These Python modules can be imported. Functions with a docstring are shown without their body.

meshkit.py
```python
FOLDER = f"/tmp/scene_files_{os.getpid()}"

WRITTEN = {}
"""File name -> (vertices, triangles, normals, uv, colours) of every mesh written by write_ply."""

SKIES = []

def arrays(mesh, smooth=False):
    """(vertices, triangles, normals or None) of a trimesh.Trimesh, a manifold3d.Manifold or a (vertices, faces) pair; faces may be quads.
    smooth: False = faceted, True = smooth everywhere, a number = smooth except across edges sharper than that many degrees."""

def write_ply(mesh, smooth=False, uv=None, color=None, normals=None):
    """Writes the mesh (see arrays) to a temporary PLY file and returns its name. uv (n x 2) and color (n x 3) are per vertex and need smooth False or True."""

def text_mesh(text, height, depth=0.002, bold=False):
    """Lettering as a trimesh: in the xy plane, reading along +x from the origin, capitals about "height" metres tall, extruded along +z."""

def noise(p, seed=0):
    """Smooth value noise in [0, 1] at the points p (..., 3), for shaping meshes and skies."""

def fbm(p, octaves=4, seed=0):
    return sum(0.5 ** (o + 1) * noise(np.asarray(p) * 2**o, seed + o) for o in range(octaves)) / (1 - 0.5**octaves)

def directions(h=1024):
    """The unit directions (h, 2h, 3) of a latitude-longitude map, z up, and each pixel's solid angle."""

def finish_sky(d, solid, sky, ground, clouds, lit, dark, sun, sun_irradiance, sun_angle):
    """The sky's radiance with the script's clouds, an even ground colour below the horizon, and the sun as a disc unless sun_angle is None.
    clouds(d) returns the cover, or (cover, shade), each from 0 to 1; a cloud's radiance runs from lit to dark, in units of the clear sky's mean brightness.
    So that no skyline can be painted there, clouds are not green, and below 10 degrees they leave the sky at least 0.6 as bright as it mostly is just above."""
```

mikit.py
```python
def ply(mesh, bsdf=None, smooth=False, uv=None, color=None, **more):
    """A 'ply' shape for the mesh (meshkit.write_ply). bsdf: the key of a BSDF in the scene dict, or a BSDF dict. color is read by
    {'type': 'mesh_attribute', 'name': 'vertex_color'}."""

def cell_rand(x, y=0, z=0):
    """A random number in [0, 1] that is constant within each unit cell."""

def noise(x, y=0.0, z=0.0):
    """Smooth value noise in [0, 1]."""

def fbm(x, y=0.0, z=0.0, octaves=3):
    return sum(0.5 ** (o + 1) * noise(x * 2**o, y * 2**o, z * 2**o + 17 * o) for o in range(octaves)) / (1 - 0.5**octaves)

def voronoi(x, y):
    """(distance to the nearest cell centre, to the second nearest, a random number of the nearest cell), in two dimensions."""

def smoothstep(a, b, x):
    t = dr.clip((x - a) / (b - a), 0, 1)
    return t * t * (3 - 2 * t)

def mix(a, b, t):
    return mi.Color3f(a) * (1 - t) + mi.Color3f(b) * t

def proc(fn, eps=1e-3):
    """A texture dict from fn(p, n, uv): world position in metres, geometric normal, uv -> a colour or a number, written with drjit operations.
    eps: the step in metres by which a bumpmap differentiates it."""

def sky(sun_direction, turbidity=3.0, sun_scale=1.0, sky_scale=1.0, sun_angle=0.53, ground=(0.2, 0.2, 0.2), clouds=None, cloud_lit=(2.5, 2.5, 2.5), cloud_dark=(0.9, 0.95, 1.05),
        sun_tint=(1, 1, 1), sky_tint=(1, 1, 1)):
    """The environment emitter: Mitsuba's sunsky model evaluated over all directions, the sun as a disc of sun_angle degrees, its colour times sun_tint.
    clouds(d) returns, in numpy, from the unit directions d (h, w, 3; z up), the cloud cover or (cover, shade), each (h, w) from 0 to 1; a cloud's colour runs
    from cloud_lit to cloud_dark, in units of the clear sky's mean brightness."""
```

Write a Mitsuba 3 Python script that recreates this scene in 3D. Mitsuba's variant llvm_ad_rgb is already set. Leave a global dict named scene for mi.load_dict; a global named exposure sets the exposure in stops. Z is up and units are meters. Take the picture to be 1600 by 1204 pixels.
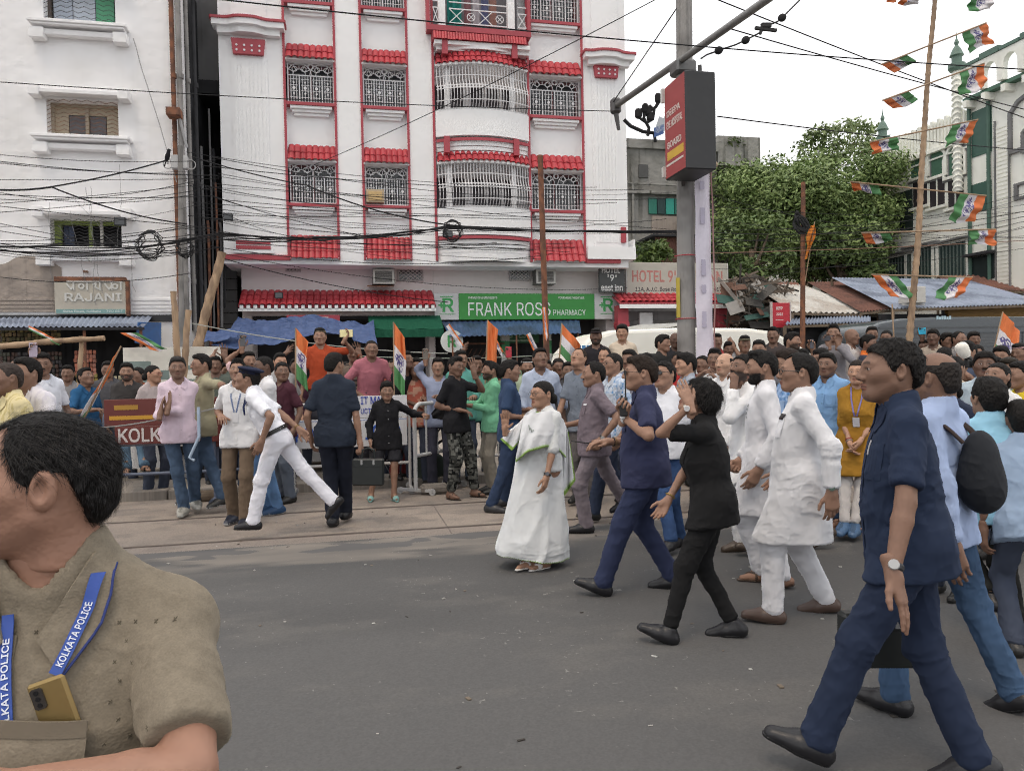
import math, random, numpy as np, trimesh, drjit as dr, mitsuba as mi, mikit, meshkit
from shapely.geometry import Polygon, Point, LineString, box as sbox
from shapely.ops import unary_union
from shapely import affinity
T = mi.ScalarTransform4f
scene, labels = {}, {}
# ------------------------------------------------------------------ camera, sky, exposure
# world: x along the street (to the right), y across the street (away), z up
YAW, PITCH, ROLL, FOC, EYE = math.radians(12.3), 0.0178, 0.02, 1180.0, np.array([0, 0, 1.63])
_F0 = np.array([math.sin(YAW), math.cos(YAW), 0]); _R0 = np.array([math.cos(YAW), -math.sin(YAW), 0]); _U0 = np.array([0, 0, 1.0])
CF = math.cos(PITCH) * _F0 - math.sin(PITCH) * _U0
_U1 = math.sin(PITCH) * _F0 + math.cos(PITCH) * _U0
CR = math.cos(ROLL) * _R0 - math.sin(ROLL) * _U1
CU = math.sin(ROLL) * _R0 + math.cos(ROLL) * _U1
_m = np.eye(4); _m[:3, 0], _m[:3, 1], _m[:3, 2], _m[:3, 3] = -CR, CU, CF, EYE
scene['view'] = dict(type='perspective', fov=2 * math.degrees(math.atan(800 / FOC)), fov_axis='x', near_clip=0.05, far_clip=2000.0, to_world=T(_m.tolist()))
scene['daylight'] = mikit.sky((-0.25, -0.35, 0.9), turbidity=4, sun_scale=0.24, sun_angle=20, clouds=lambda d: 1.0, cloud_lit=(4.0, 4.0, 4.04), ground=(0.2, 0.2, 0.2), sun_tint=(1.0, 0.97, 0.93))
exposure = 1.57

def ray(px, py):
    return CF + CR * ((px - 800) / FOC) + CU * ((602 - py) / FOC)
def P(px, py, d):      # the point seen at that place of the photograph, d metres deep
    return EYE + ray(px, py) * d
def PY(px, py, y):     # ... on the plane y = const (parallel to the street)
    r = ray(px, py); return EYE + r * ((y - EYE[1]) / r[1])
def PX(px, py, x):
    r = ray(px, py); return EYE + r * ((x - EYE[0]) / r[0])
def G(px, py, z=0.0):  # ... on the ground
    r = ray(px, py); return EYE + r * ((z - EYE[2]) / r[2])
def proj(p):
    v = np.asarray(p, float) - EYE; w = v @ CF
    return np.array([800 + FOC * (v @ CR) / w, 602 - FOC * (v @ CU) / w, w])

def lin(r, g=None, b=None, k=1.0):
    c = np.array([r, g, b], float) / 255 if g is not None else np.array(r, float) / 255
    return np.where(c < 0.04045, c / 12.92, ((c + 0.055) / 1.055) ** 2.4) * k
# ------------------------------------------------------------------ scene entries
_count = {}
def key_of(name, parent=None):
    k = f'{parent}__{name}' if parent else name
    n = _count.get(k, -1) + 1; _count[k] = n
    return k if n == 0 else f'{k}_{n:03d}'
def thing(name, label=None, category=None, group=None, kind=None):
    k = key_of(name); d = {}
    if label: d['label'] = label
    if category: d['category'] = category
    if group: d['group'] = group
    if kind: d['kind'] = kind
    labels[k] = d
    return k
def pack(c):
    q = np.round(np.clip(c, 0, 1) ** (1 / 2.2) * 255); return np.stack([q[..., 0] * 256 + q[..., 1], q[..., 2]], -1)
def part(name, mesh, mat, parent, smooth=False, label=None, kind=None, color=None, uv=None):
    """one mesh as a part of parent; name None: the thing's own mesh"""
    k = key_of(name, parent) if name else parent
    v, f, n = meshkit.arrays(mesh, smooth)
    if color is not None and uv is None:
        # a colour travels as two whole numbers in the texture coordinates (red and green, blue); unlike vertex colours this lets the renderer join the meshes
        c = np.asarray(color, float)
        if c.ndim == 1: uv = np.tile(pack(c), (len(v), 1))
        else:                                                    # several colours: every face takes one of them
            if n is None or len(c) == len(v): q = pack(c)[f[:, 0]]
            w, inv = np.unique(np.column_stack([np.repeat(np.arange(len(f)), 3) * 0 + f.ravel(), np.repeat(q, 3, 0)]), axis=0, return_inverse=True)
            o = w[:, 0].astype(int); v, n, uv, f = v[o], None if n is None else n[o], w[:, 1:], inv.reshape(-1, 3)
    path = meshkit.write_ply((v, f), False, uv, None, normals=n)
    scene[k] = {'type': 'ply', 'filename': path, 'face_normals': n is None, 'bsdf': {'type': 'ref', 'id': mat}}
    if label or kind:
        labels[k] = {**({'label': label} if label else {}), **({'kind': kind} if kind else {})}
    return k
def each(name, meshes, mat, parent, **kw):
    for m in meshes: part(name, m, mat, parent, **kw)
def struct(name, mesh, mat, **kw):
    k = thing(name, kind='structure'); part(None, mesh, mat, k, **kw); return k

# ------------------------------------------------------------------ mesh helpers
def tm(m):
    if isinstance(m, trimesh.Trimesh): return m
    v, f, _ = meshkit.arrays(m); return trimesh.Trimesh(v, f, process=False)
def cat(ms):
    vs, fs, n = [], [], 0
    for m in ms:
        v, f, _ = meshkit.arrays(m) if not isinstance(m, trimesh.Trimesh) else (np.asarray(m.vertices), np.asarray(m.faces), 0)
        vs.append(v); fs.append(f + n); n += len(v)
    return trimesh.Trimesh(np.vstack(vs), np.vstack(fs), process=False)
def bx(x0, x1, y0, y1, z0, z1):
    v = np.array([[x, y, z] for x in (x0, x1) for y in (y0, y1) for z in (z0, z1)], float)
    f = np.array([[0, 1, 3], [0, 3, 2], [4, 6, 7], [4, 7, 5], [0, 4, 5], [0, 5, 1], [2, 3, 7], [2, 7, 6], [0, 2, 6], [0, 6, 4], [1, 5, 7], [1, 7, 3]])
    return trimesh.Trimesh(v, f, process=False)
def cbx(x0, x1, y0, y1, z0, z1, c=0.01):      # box with chamfered edges
    import manifold3d as m3
    pts = []
    for sx, X in ((1, x0), (-1, x1)):
        for sy, Y in ((1, y0), (-1, y1)):
            for sz, Z in ((1, z0), (-1, z1)):
                pts += [(X, Y + sy * c, Z + sz * c), (X + sx * c, Y, Z + sz * c), (X + sx * c, Y + sy * c, Z)]
    return tm(m3.Manifold.hull_points(pts))
def frame_of(d):
    d = np.asarray(d, float); d = d / (np.linalg.norm(d) + 1e-12)
    a = np.cross(d, [0, 0, 1.0]) if abs(d[2]) < 0.95 else np.cross(d, [0, 1.0, 0])
    a /= np.linalg.norm(a); return a, np.cross(d, a), d
def tube(pts, r, sides=8, caps=True, flat=1.0):
    p = np.asarray(pts, float); n = len(p)
    t = np.gradient(p, axis=0); t /= np.linalg.norm(t, axis=1, keepdims=True) + 1e-12
    a, _, _ = frame_of(t[0]); A = []
    for k in range(n):
        a = a - t[k] * (a @ t[k]); a /= np.linalg.norm(a) + 1e-12; A.append(a)
    A = np.array(A); B = np.cross(t, A); ang = np.arange(sides) * 2 * np.pi / sides
    R = np.broadcast_to(np.asarray(r, float), (n,))
    v = p[:, None] + R[:, None, None] * (np.cos(ang)[None, :, None] * A[:, None] + flat * np.sin(ang)[None, :, None] * B[:, None])
    i, j = np.meshgrid(np.arange(n - 1), np.arange(sides), indexing='ij')
    q = np.stack([i * sides + j, i * sides + (j + 1) % sides, (i + 1) * sides + (j + 1) % sides, (i + 1) * sides + j], -1).reshape(-1, 4)
    f = np.vstack([q[:, [0, 1, 2]], q[:, [0, 2, 3]]]); v = v.reshape(-1, 3)
    if caps:
        k = len(v); v = np.vstack([v, p[:1], p[-1:]]); s = np.arange(sides)
        f = np.vstack([f, np.stack([s * 0 + k, (s + 1) % sides, s], 1), np.stack([s * 0 + k + 1, (n - 1) * sides + s, (n - 1) * sides + (s + 1) % sides], 1)])
    return trimesh.Trimesh(v, f, process=False)
def rod(a, b, r, r2=None, sides=8):
    return tube([a, b], [r, r if r2 is None else r2], sides)
def bar(a, b, w, h=None, up=(0, 0, 1)):       # square bar
    a, b = np.asarray(a, float), np.asarray(b, float); h = h or w
    d = b - a; L = np.linalg.norm(d); d /= L
    s = np.cross(d, up); s /= np.linalg.norm(s) + 1e-12; u = np.cross(s, d)
    m = bx(-w / 2, w / 2, 0, L, -h / 2, h / 2); M = np.eye(4); M[:3, 0], M[:3, 1], M[:3, 2], M[:3, 3] = s, d, u, a
    m.apply_transform(M); return m
def sag(a, b, s, n=14, seed=0, wob=0.0):
    a, b = np.asarray(a, float), np.asarray(b, float); t = np.linspace(0, 1, n)[:, None]
    p = a + (b - a) * t; p[:, 2] -= (4 * s * t * (1 - t))[:, 0]
    if wob: p += wob * (np.stack([meshkit.noise(np.stack([t[:, 0] * 5 + k * 9, t[:, 0] * 0 + seed, t[:, 0] * 0], 1)) for k in range(3)], 1) - .5) * np.minimum(1, 8 * t * (1 - t))
    return p
def grid(pts):                                # (n, m, 3) points -> sheet
    n, m = pts.shape[:2]; i, j = np.meshgrid(np.arange(n - 1), np.arange(m - 1), indexing='ij')
    q = np.stack([i * m + j, (i + 1) * m + j, (i + 1) * m + j + 1, i * m + j + 1], -1).reshape(-1, 4)
    return trimesh.Trimesh(pts.reshape(-1, 3), np.vstack([q[:, [0, 1, 2]], q[:, [0, 2, 3]]]), process=False)
def sheet(pts, th):                           # thin closed sheet with thickness th
    n, m = pts.shape[:2]
    du, dv = np.gradient(pts, axis=0), np.gradient(pts, axis=1); nn = np.cross(du, dv); nn /= np.linalg.norm(nn, axis=-1, keepdims=True) + 1e-12
    a, b = grid(pts + nn * th / 2), grid(pts - nn * th / 2); b.invert()
    N = n * m; idx = np.arange(N).reshape(n, m)
    ring = np.concatenate([idx[0, :], idx[1:, -1], idx[-1, -2::-1], idx[-2:0:-1, 0]]); r2 = np.roll(ring, -1)
    side = np.vstack([np.stack([ring, r2, r2 + N], 1), np.stack([ring, r2 + N, ring + N], 1)])
    return trimesh.Trimesh(np.vstack([a.vertices, b.vertices]), np.vstack([a.faces, b.faces + N, side]), process=False)
def poly(shape, depth):                       # shapely -> extruded along z
    gs = [g for g in getattr(shape, 'geoms', [shape]) if g.area > 1e-9]
    return cat([trimesh.creation.extrude_polygon(g, depth, engine='earcut') for g in gs])
def place(m, o, ex, ey, ez):
    m = tm(m).copy(); M = np.eye(4); M[:3, 0], M[:3, 1], M[:3, 2], M[:3, 3] = ex, ey, ez, o; m.apply_transform(M); return m
def onwall(m, x, y, z):                       # a mesh drawn in xy (depth along +z) put on a wall that faces the camera (-y), lower left corner at x, z
    return place(m, (x, y, z), (1, 0, 0), (0, 0, 1), (0, -1, 0))
def txt(s, h, depth=0.004, bold=False, width=None):
    m = meshkit.text_mesh(s, h, depth, bold); m.vertices[:, 0] -= m.vertices[:, 0].min()
    if width: m.vertices[:, 0] *= width / m.vertices[:, 0].max()
    return m
# ------------------------------------------------------------------ materials (each defined once)
def rgbv(c): return {'type': 'rgb', 'value': [float(x) for x in np.asarray(c)]}
def principled(name, base, rough=0.7, spec=0.3, bump=None, scale=0.01, two=True, **kw):
    b = {'type': 'principled', 'base_color': base if isinstance(base, dict) else rgbv(base), 'roughness': rough, 'specular': spec, **kw}
    if bump is not None: b = {'type': 'bumpmap', 'arbitrary': mikit.proc(bump, 2e-3), 'scale': scale, 'bsdf': b}
    scene[name] = {'type': 'twosided', 'bsdf': b} if two else b
    return name
N_, FB, SS, MIX = mikit.noise, mikit.fbm, mikit.smoothstep, mikit.mix
def packed(amp=.0, sc=14.0):
    """the colour packed in the texture coordinates, with a slight unevenness of the dye or paint"""
    def f(p, n, uv):
        a = dr.floor(uv.x + .5); r = dr.floor(a / 256); c = mi.Color3f(r, a - r * 256, dr.floor(uv.y + .5)) / 255
        c = c ** 2.2
        return c * (1 - amp + 2 * amp * FB(p.x * sc, p.y * sc, p.z * sc, 3)) if amp else c
    return mikit.proc(f)
def folds(p, n, uv):                                      # creases of cloth
    w = 3 * N_(p.x * 4, p.y * 4, p.z * 4); a = 1 - dr.abs(2 * N_(p.x * 13 + w, p.y * 13 + w, p.z * 8 + w) - 1); b = 1 - dr.abs(2 * N_(p.x * 25 - w, p.y * 25, p.z * 19 + 2 * w) - 1)
    return a * a * a + .45 * b * b * b + .16 * FB(p.x * 60, p.y * 60, p.z * 50, 2)
principled('cloth', packed(.13, 12), 0.9, 0.2, bump=folds, scale=0.0055, sheen=0.25)
principled('denim', packed(.38, 9), 0.9, 0.15, bump=folds, scale=0.009)
principled('silk', packed(.06, 20), 0.62, 0.35, sheen=0.3)
TONES = []                                                  # (skin, hair) of every person
def skinf(p, n, uv):
    t = np.array(TONES, float).reshape(len(TONES), 6); col = lambda o: mi.Color3f(*[dr.gather(mi.Float, mi.Float(np.ascontiguousarray(t[:, o + i]).astype(np.float32)), i_) for i in range(3)])
    i_ = mi.UInt32(dr.clip(dr.floor(uv.x / 4 + .02), 0, len(TONES) - 1)); lip = dr.clip(uv.x - 4 * mi.Float(i_), 0, 1); s, h = col(0), col(3); s = s * (.88 + .24 * FB(p.x * 24, p.y * 24, p.z * 24, 3)); s = s * (mi.Color3f(1) * (1 - lip) + mi.Color3f(.92, .66, .66) * lip)
    d = dr.clip(1 - uv.y, 0, 1); w = dr.clip(uv.y - 1, 0, 1); return s * (1 - d) * (1 - w) + h * d + mi.Color3f(.42, .40, .38) * w
principled('skin', mikit.proc(skinf), 0.5, 0.35, bump=lambda p, n, uv: FB(p.x * 180, p.y * 180, p.z * 180, 2), scale=0.0012)
principled('hair', packed(.5, 60), 0.55, 0.2, bump=lambda p, n, uv: FB(p.x * 150, p.y * 150, p.z * 80, 2), scale=0.012)
principled('leather', packed(.1, 20), 0.4, 0.45)
principled('paint', packed(.10, 6), 0.5, 0.4)
principled('gloss', packed(), 0.15, 0.5, clearcoat=0.5)
principled('matte', packed(.12, 10), 0.85, 0.2, bump=lambda p, n, uv: FB(p.x * 18, p.y * 18, p.z * 18, 3), scale=0.01)
principled('metal', packed(.12, 15), 0.45, 0.5, metallic=0.6)
scene['window_glass'] = {'type': 'twosided', 'bsdf': {'type': 'principled', 'base_color': rgbv((.03, .035, .04)), 'roughness': 0.06, 'specular': 0.6}}
def plaster(base, dirt, amt=0.5, sc=1.0, streak=0.5):
    def f(p, n, uv):
        a = FB(p.x * 0.55 * sc, p.y * 0.55 * sc, p.z * 0.5 * sc, 4)
        s = FB(p.x * 5 * sc, p.y * 5 * sc, p.z * 0.22 * sc, 3)
        fine = FB(p.x * 9, p.y * 9, p.z * 9, 3)
        t = dr.clip(amt * (SS(0.42, 0.75, a) * 0.8 + streak * SS(0.5, 0.8, s) + 0.25 * (fine - 0.4)), 0, 1)
        return MIX(base, dirt, t)
    return mikit.proc(f)
pb = lambda p, n, uv: FB(p.x * 6, p.y * 6, p.z * 6, 4)
principled('white_wall', plaster((.78, .785, .79), (.64, .64, .63), 0.3, 1.0, 0.2), 0.75, 0.25, bump=pb, scale=0.012)
principled('cream_wall', plaster((.76, .755, .76), (.60, .59, .57), 0.5, 1.1, 0.35), 0.8, 0.2, bump=pb, scale=0.03)
principled('pinkish_wall', plaster((.70, .655, .655), (.57, .53, .52), 0.45), 0.75, 0.25, bump=pb, scale=0.012)
principled('brown_plaster', plaster((.33, .285, .25), (.22, .19, .17), 0.8, 3), 0.9, 0.1, bump=pb, scale=0.05)
principled('red_paint', plaster((.36, .055, .072), (.28, .045, .058), 0.7, 2), 0.5, 0.4)
principled('red_tile', plaster((.42, .048, .060), (.24, .03, .038), 0.9, 3), 0.45, 0.4, bump=pb, scale=0.01)
principled('old_concrete', plaster((.27, .265, .25), (.075, .075, .065), 1.1, 0.9, 0.9), 0.9, 0.1, bump=pb, scale=0.05)
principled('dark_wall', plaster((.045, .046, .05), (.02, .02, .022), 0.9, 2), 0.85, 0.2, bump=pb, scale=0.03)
principled('grey_wall', plaster((.2, .2, .205), (.1, .1, .1), 0.8, 1.5), 0.85, 0.2, bump=pb, scale=0.03)
principled('mosque_wall', plaster((.80, .80, .74), (.6, .6, .54), 0.5), 0.8, 0.2, bump=pb, scale=0.015)
principled('pole_concrete', plaster((.27, .26, .25), (.15, .145, .14), 0.9, 4, 0.6), 0.85, 0.2, bump=lambda p, n, uv: FB(p.x * 25, p.y * 25, p.z * 12, 3), scale=0.01)
def rustf(p, n, uv):
    a = FB(p.x * 9, p.y * 9, p.z * 6, 4); return MIX((.12, .065, .048), (.22, .10, .06), SS(0.35, 0.65, a))
principled('rust', mikit.proc(rustf), 0.85, 0.2, bump=pb, scale=0.02)
def corrf(a, b):
    def f(p, n, uv):
        t = FB(p.x * 1.3, p.y * 1.3, p.z * 1.3, 4); s = FB(p.x * 9, p.y * 2, p.z * 2, 3)
        return MIX(a, b, dr.clip(SS(0.4, 0.7, t) * 0.8 + 0.35 * SS(0.5, 0.8, s), 0, 1))
    return mikit.proc(f)
principled('corrugated_blue', corrf((.25, .29, .37), (.12, .14, .19)), 0.5, 0.4)
principled('corrugated_deep_blue', corrf((.055, .10, .21), (.035, .055, .10)), 0.5, 0.4)
principled('corrugated_rust', corrf((.17, .085, .065), (.10, .055, .045)), 0.8, 0.2)
principled('corrugated_pale', corrf((.50, .49, .46), (.33, .29, .25)), 0.7, 0.2)
def barkf(p, n, uv): return MIX((.10, .075, .055), (.2, .16, .12), FB(p.x * 14, p.y * 14, p.z * 4, 3))
principled('bark', mikit.proc(barkf), 0.9, 0.1, bump=lambda p, n, uv: FB(p.x * 14, p.y * 14, p.z * 4, 3), scale=0.05)
def bamboof(p, n, uv):
    return MIX((.36, .25, .16), (.22, .15, .10), SS(0.35, 0.7, FB(p.x * 12, p.y * 12, p.z * 3.0, 3)))
principled('bamboo', mikit.proc(bamboof), 0.6, 0.3)
scene['leaf'] = {'type': 'twosided', 'bsdf': {'type': 'principled', 'base_color': packed(.25, 1.2), 'roughness': 0.5, 'specular': 0.35, 'sheen': 0.2}}
# road
def asphaltf(p, n, uv):
    big = FB(p.x * 0.22, p.y * 0.5, 0, 4); mid = FB(p.x * 1.7, p.y * 3.2, 3, 4); fine = N_(p.x * 95, p.y * 95); f2 = N_(p.x * 210, p.y * 210)
    c = MIX((.072, .0715, .072), (.097, .0955, .095), SS(0.3, 0.7, big))
    c = MIX(c, (.125, .119, .112), 0.5 * SS(0.52, 0.8, mid))
    c = c * (0.81 + 0.13 * fine + 0.09 * f2)
    speck = SS(0.93, 0.97, N_(p.x * 38 + 7, p.y * 38)) * SS(0.4, 0.6, mid)
    c = MIX(c, (.27, .26, .24), 0.45 * speck)
    dust = SS(6.35, 7.7, p.y + 1.3 * (FB(p.x * 0.8, p.y * 2.2, 9, 4) - 0.5)) * SS(0.3, 0.62, FB(p.x * 1.1, p.y * 3.5, 4, 4))
    c = MIX(c, (.23, .205, .18), 0.75 * dust)
    patch = SS(0.0, 0.03, p.y - 7.05 - 0.35 * (FB(p.x * 0.9, 1.5, 2, 3) - 0.5)) * SS(0.5, 0.53, FB(p.x * 1.5, p.y * 4, 6, 3))
    return MIX(c, (.085, .085, .088), 0.8 * patch)
principled('asphalt', mikit.proc(asphaltf), 0.8, 0.3, bump=lambda p, n, uv: N_(p.x * 110, p.y * 110) + 0.5 * FB(p.x * 30, p.y * 30, 0, 2), scale=0.006)
def trackf(p, n, uv):
    big = FB(p.x * 0.5, p.y * 1.2, 0, 4); fine = N_(p.x * 90, p.y * 90); mid = FB(p.x * 3, p.y * 5, 1, 3)
    c = MIX((.235, .20, .172), (.185, .16, .142), SS(0.3, 0.7, big))
    c = MIX(c, (.14, .122, .11), 0.6 * SS(0.55, 0.75, mid))
    return c * (0.86 + 0.26 * fine)
principled('track_concrete', mikit.proc(trackf), 0.85, 0.2, bump=lambda p, n, uv: FB(p.x * 40, p.y * 40, 0, 3), scale=0.006)
def pavef(p, n, uv):
    c = MIX((.25, .225, .20), (.15, .135, .12), SS(0.35, 0.7, FB(p.x * 1.2, p.y * 1.2, 0, 4))); return c * (0.85 + 0.3 * N_(p.x * 60, p.y * 60))
principled('footpath_concrete', mikit.proc(pavef), 0.85, 0.2)
def tarpf(p, n, uv): return MIX((.045, .085, .22), (.10, .16, .34), FB(p.x * 4, p.y * 4, p.z * 4, 3))
principled('tarpaulin', mikit.proc(tarpf), 0.38, 0.5, bump=lambda p, n, uv: FB(p.x * 4, p.y * 8, p.z * 8, 4) + .5 * (1 - dr.abs(2 * FB(p.x * 2.5, p.y * 5, p.z * 5, 3) - 1)), scale=0.3)
# ------------------------------------------------------------------ signed-distance modelling (for people)
f32 = np.float32
def rcone(p, a, b, ra, rb):
    a = np.asarray(a, f32); ba = np.asarray(b, f32) - a; pa = p - a
    h = np.clip(pa @ ba / f32(ba @ ba + 1e-9), 0, 1)
    return np.sqrt(((pa - h[:, None] * ba) ** 2).sum(1)) - (f32(ra) + f32(rb - ra) * h)
def ell(p, c, r):
    q = (p - np.asarray(c, f32)) / np.asarray(r, f32); k = np.sqrt((q * q).sum(1)); k2 = np.sqrt(((q / np.asarray(r, f32)) ** 2).sum(1))
    return k * (k - 1) / (k2 + 1e-6)
def smin(a, b, k):
    h = np.maximum(k - np.abs(a - b), 0) / k; return np.minimum(a, b) - h * h * (k * 0.25)
def smax(a, b, k): return -smin(-a, -b, k)
_E = np.array([(0, 1), (2, 3), (4, 5), (6, 7), (0, 2), (1, 3), (4, 6), (5, 7), (0, 4), (1, 5), (2, 6), (3, 7)])
_C = np.array([[x, y, z] for x in (0, 1) for y in (0, 1) for z in (0, 1)])
def nets(D, lo, res):
    S = D < 0; nx, ny, nz = D.shape
    cnt = np.zeros((nx - 1, ny - 1, nz - 1), np.int8)
    for x, y, z in _C: cnt += S[x:nx - 1 + x, y:ny - 1 + y, z:nz - 1 + z]
    act = (cnt > 0) & (cnt < 8); I = np.argwhere(act); ids = np.full(act.shape, -1, np.int64); ids[act] = np.arange(len(I))
    V = np.stack([D[I[:, 0] + x, I[:, 1] + y, I[:, 2] + z] for x, y, z in _C], 1)
    pos, n = np.zeros((len(I), 3)), np.zeros(len(I))
    for a, b in _E:
        va, vb = V[:, a], V[:, b]; m = (va < 0) != (vb < 0); t = np.where(m, va / np.where(m, va - vb, 1), 0)
        pos += np.where(m[:, None], _C[a] + t[:, None] * (_C[b] - _C[a]), 0); n += m
    pos = (pos / n[:, None] + I) * res + lo
    F = []
    for ax in range(3):
        b, c = (ax + 1) % 3, (ax + 2) % 3
        s0 = [slice(None)] * 3; s1 = [slice(None)] * 3; s0[ax] = slice(0, -1); s1[ax] = slice(1, None)
        A, B = S[tuple(s0)], S[tuple(s1)]; E = np.argwhere(A != B)
        E = E[(E[:, b] > 0) & (E[:, c] > 0) & (E[:, b] < D.shape[b] - 1) & (E[:, c] < D.shape[c] - 1)]
        if not len(E): continue
        up = A[tuple(E.T)]
        def cid(db, dc):
            q = E.copy(); q[:, b] += db; q[:, c] += dc; return ids[tuple(q.T)]
        q = np.stack([cid(-1, -1), cid(0, -1), cid(0, 0), cid(-1, 0)], 1); q[~up] = q[~up][:, ::-1]
        F += [q[:, [0, 1, 2]], q[:, [0, 2, 3]]]
    return trimesh.Trimesh(pos, np.vstack(F) if F else np.zeros((0, 3), int), process=False)
def sdf_mesh(f, lo, hi, res):
    lo = np.asarray(lo, float); n = np.ceil((np.asarray(hi, float) - lo) / (4 * res)).astype(int) + 1
    I = np.stack(np.meshgrid(*[np.arange(k) for k in n], indexing='ij'), -1).reshape(-1, 3)
    C = f((lo + (4 * I + 1.5) * res).astype(f32)); D = C.reshape(n).repeat(4, 0).repeat(4, 1).repeat(4, 2)
    D = np.where(np.abs(D) < 1e-6, 1e-6, D)
    A = I[np.abs(C) < 6.5 * res]; O = np.stack(np.meshgrid(*[np.arange(4)] * 3, indexing='ij'), -1).reshape(-1, 3)
    J = (A[:, None] * 4 + O[None]).reshape(-1, 3); v = f((lo + J * res).astype(f32)); D[tuple(J.T)] = np.where(np.abs(v) < 1e-7, 1e-7, v)
    D[0], D[-1], D[:, 0], D[:, -1], D[:, :, 0], D[:, :, -1] = (np.maximum(D[s], res * .2) for s in (0, -1, np.s_[:, 0], np.s_[:, -1], np.s_[:, :, 0], np.s_[:, :, -1]))
    return nets(D, lo, res)
def vnormals(m):
    v, f = m.vertices, m.faces; n = np.zeros_like(v); fn = np.cross(v[f[:, 1]] - v[f[:, 0]], v[f[:, 2]] - v[f[:, 0]])
    for k in range(3): np.add.at(n, f[:, k], fn)
    return n / (np.linalg.norm(n, axis=1, keepdims=True) + 1e-12)
def rot(axis, deg):
    a = np.asarray(axis, float); a /= np.linalg.norm(a); t = math.radians(deg); K = np.array([[0, -a[2], a[1]], [a[2], 0, -a[0]], [-a[1], a[0], 0]])
    return np.eye(3) + math.sin(t) * K + (1 - math.cos(t)) * K @ K
unit = lambda v: np.asarray(v, float) / (np.linalg.norm(v) + 1e-12)

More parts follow.
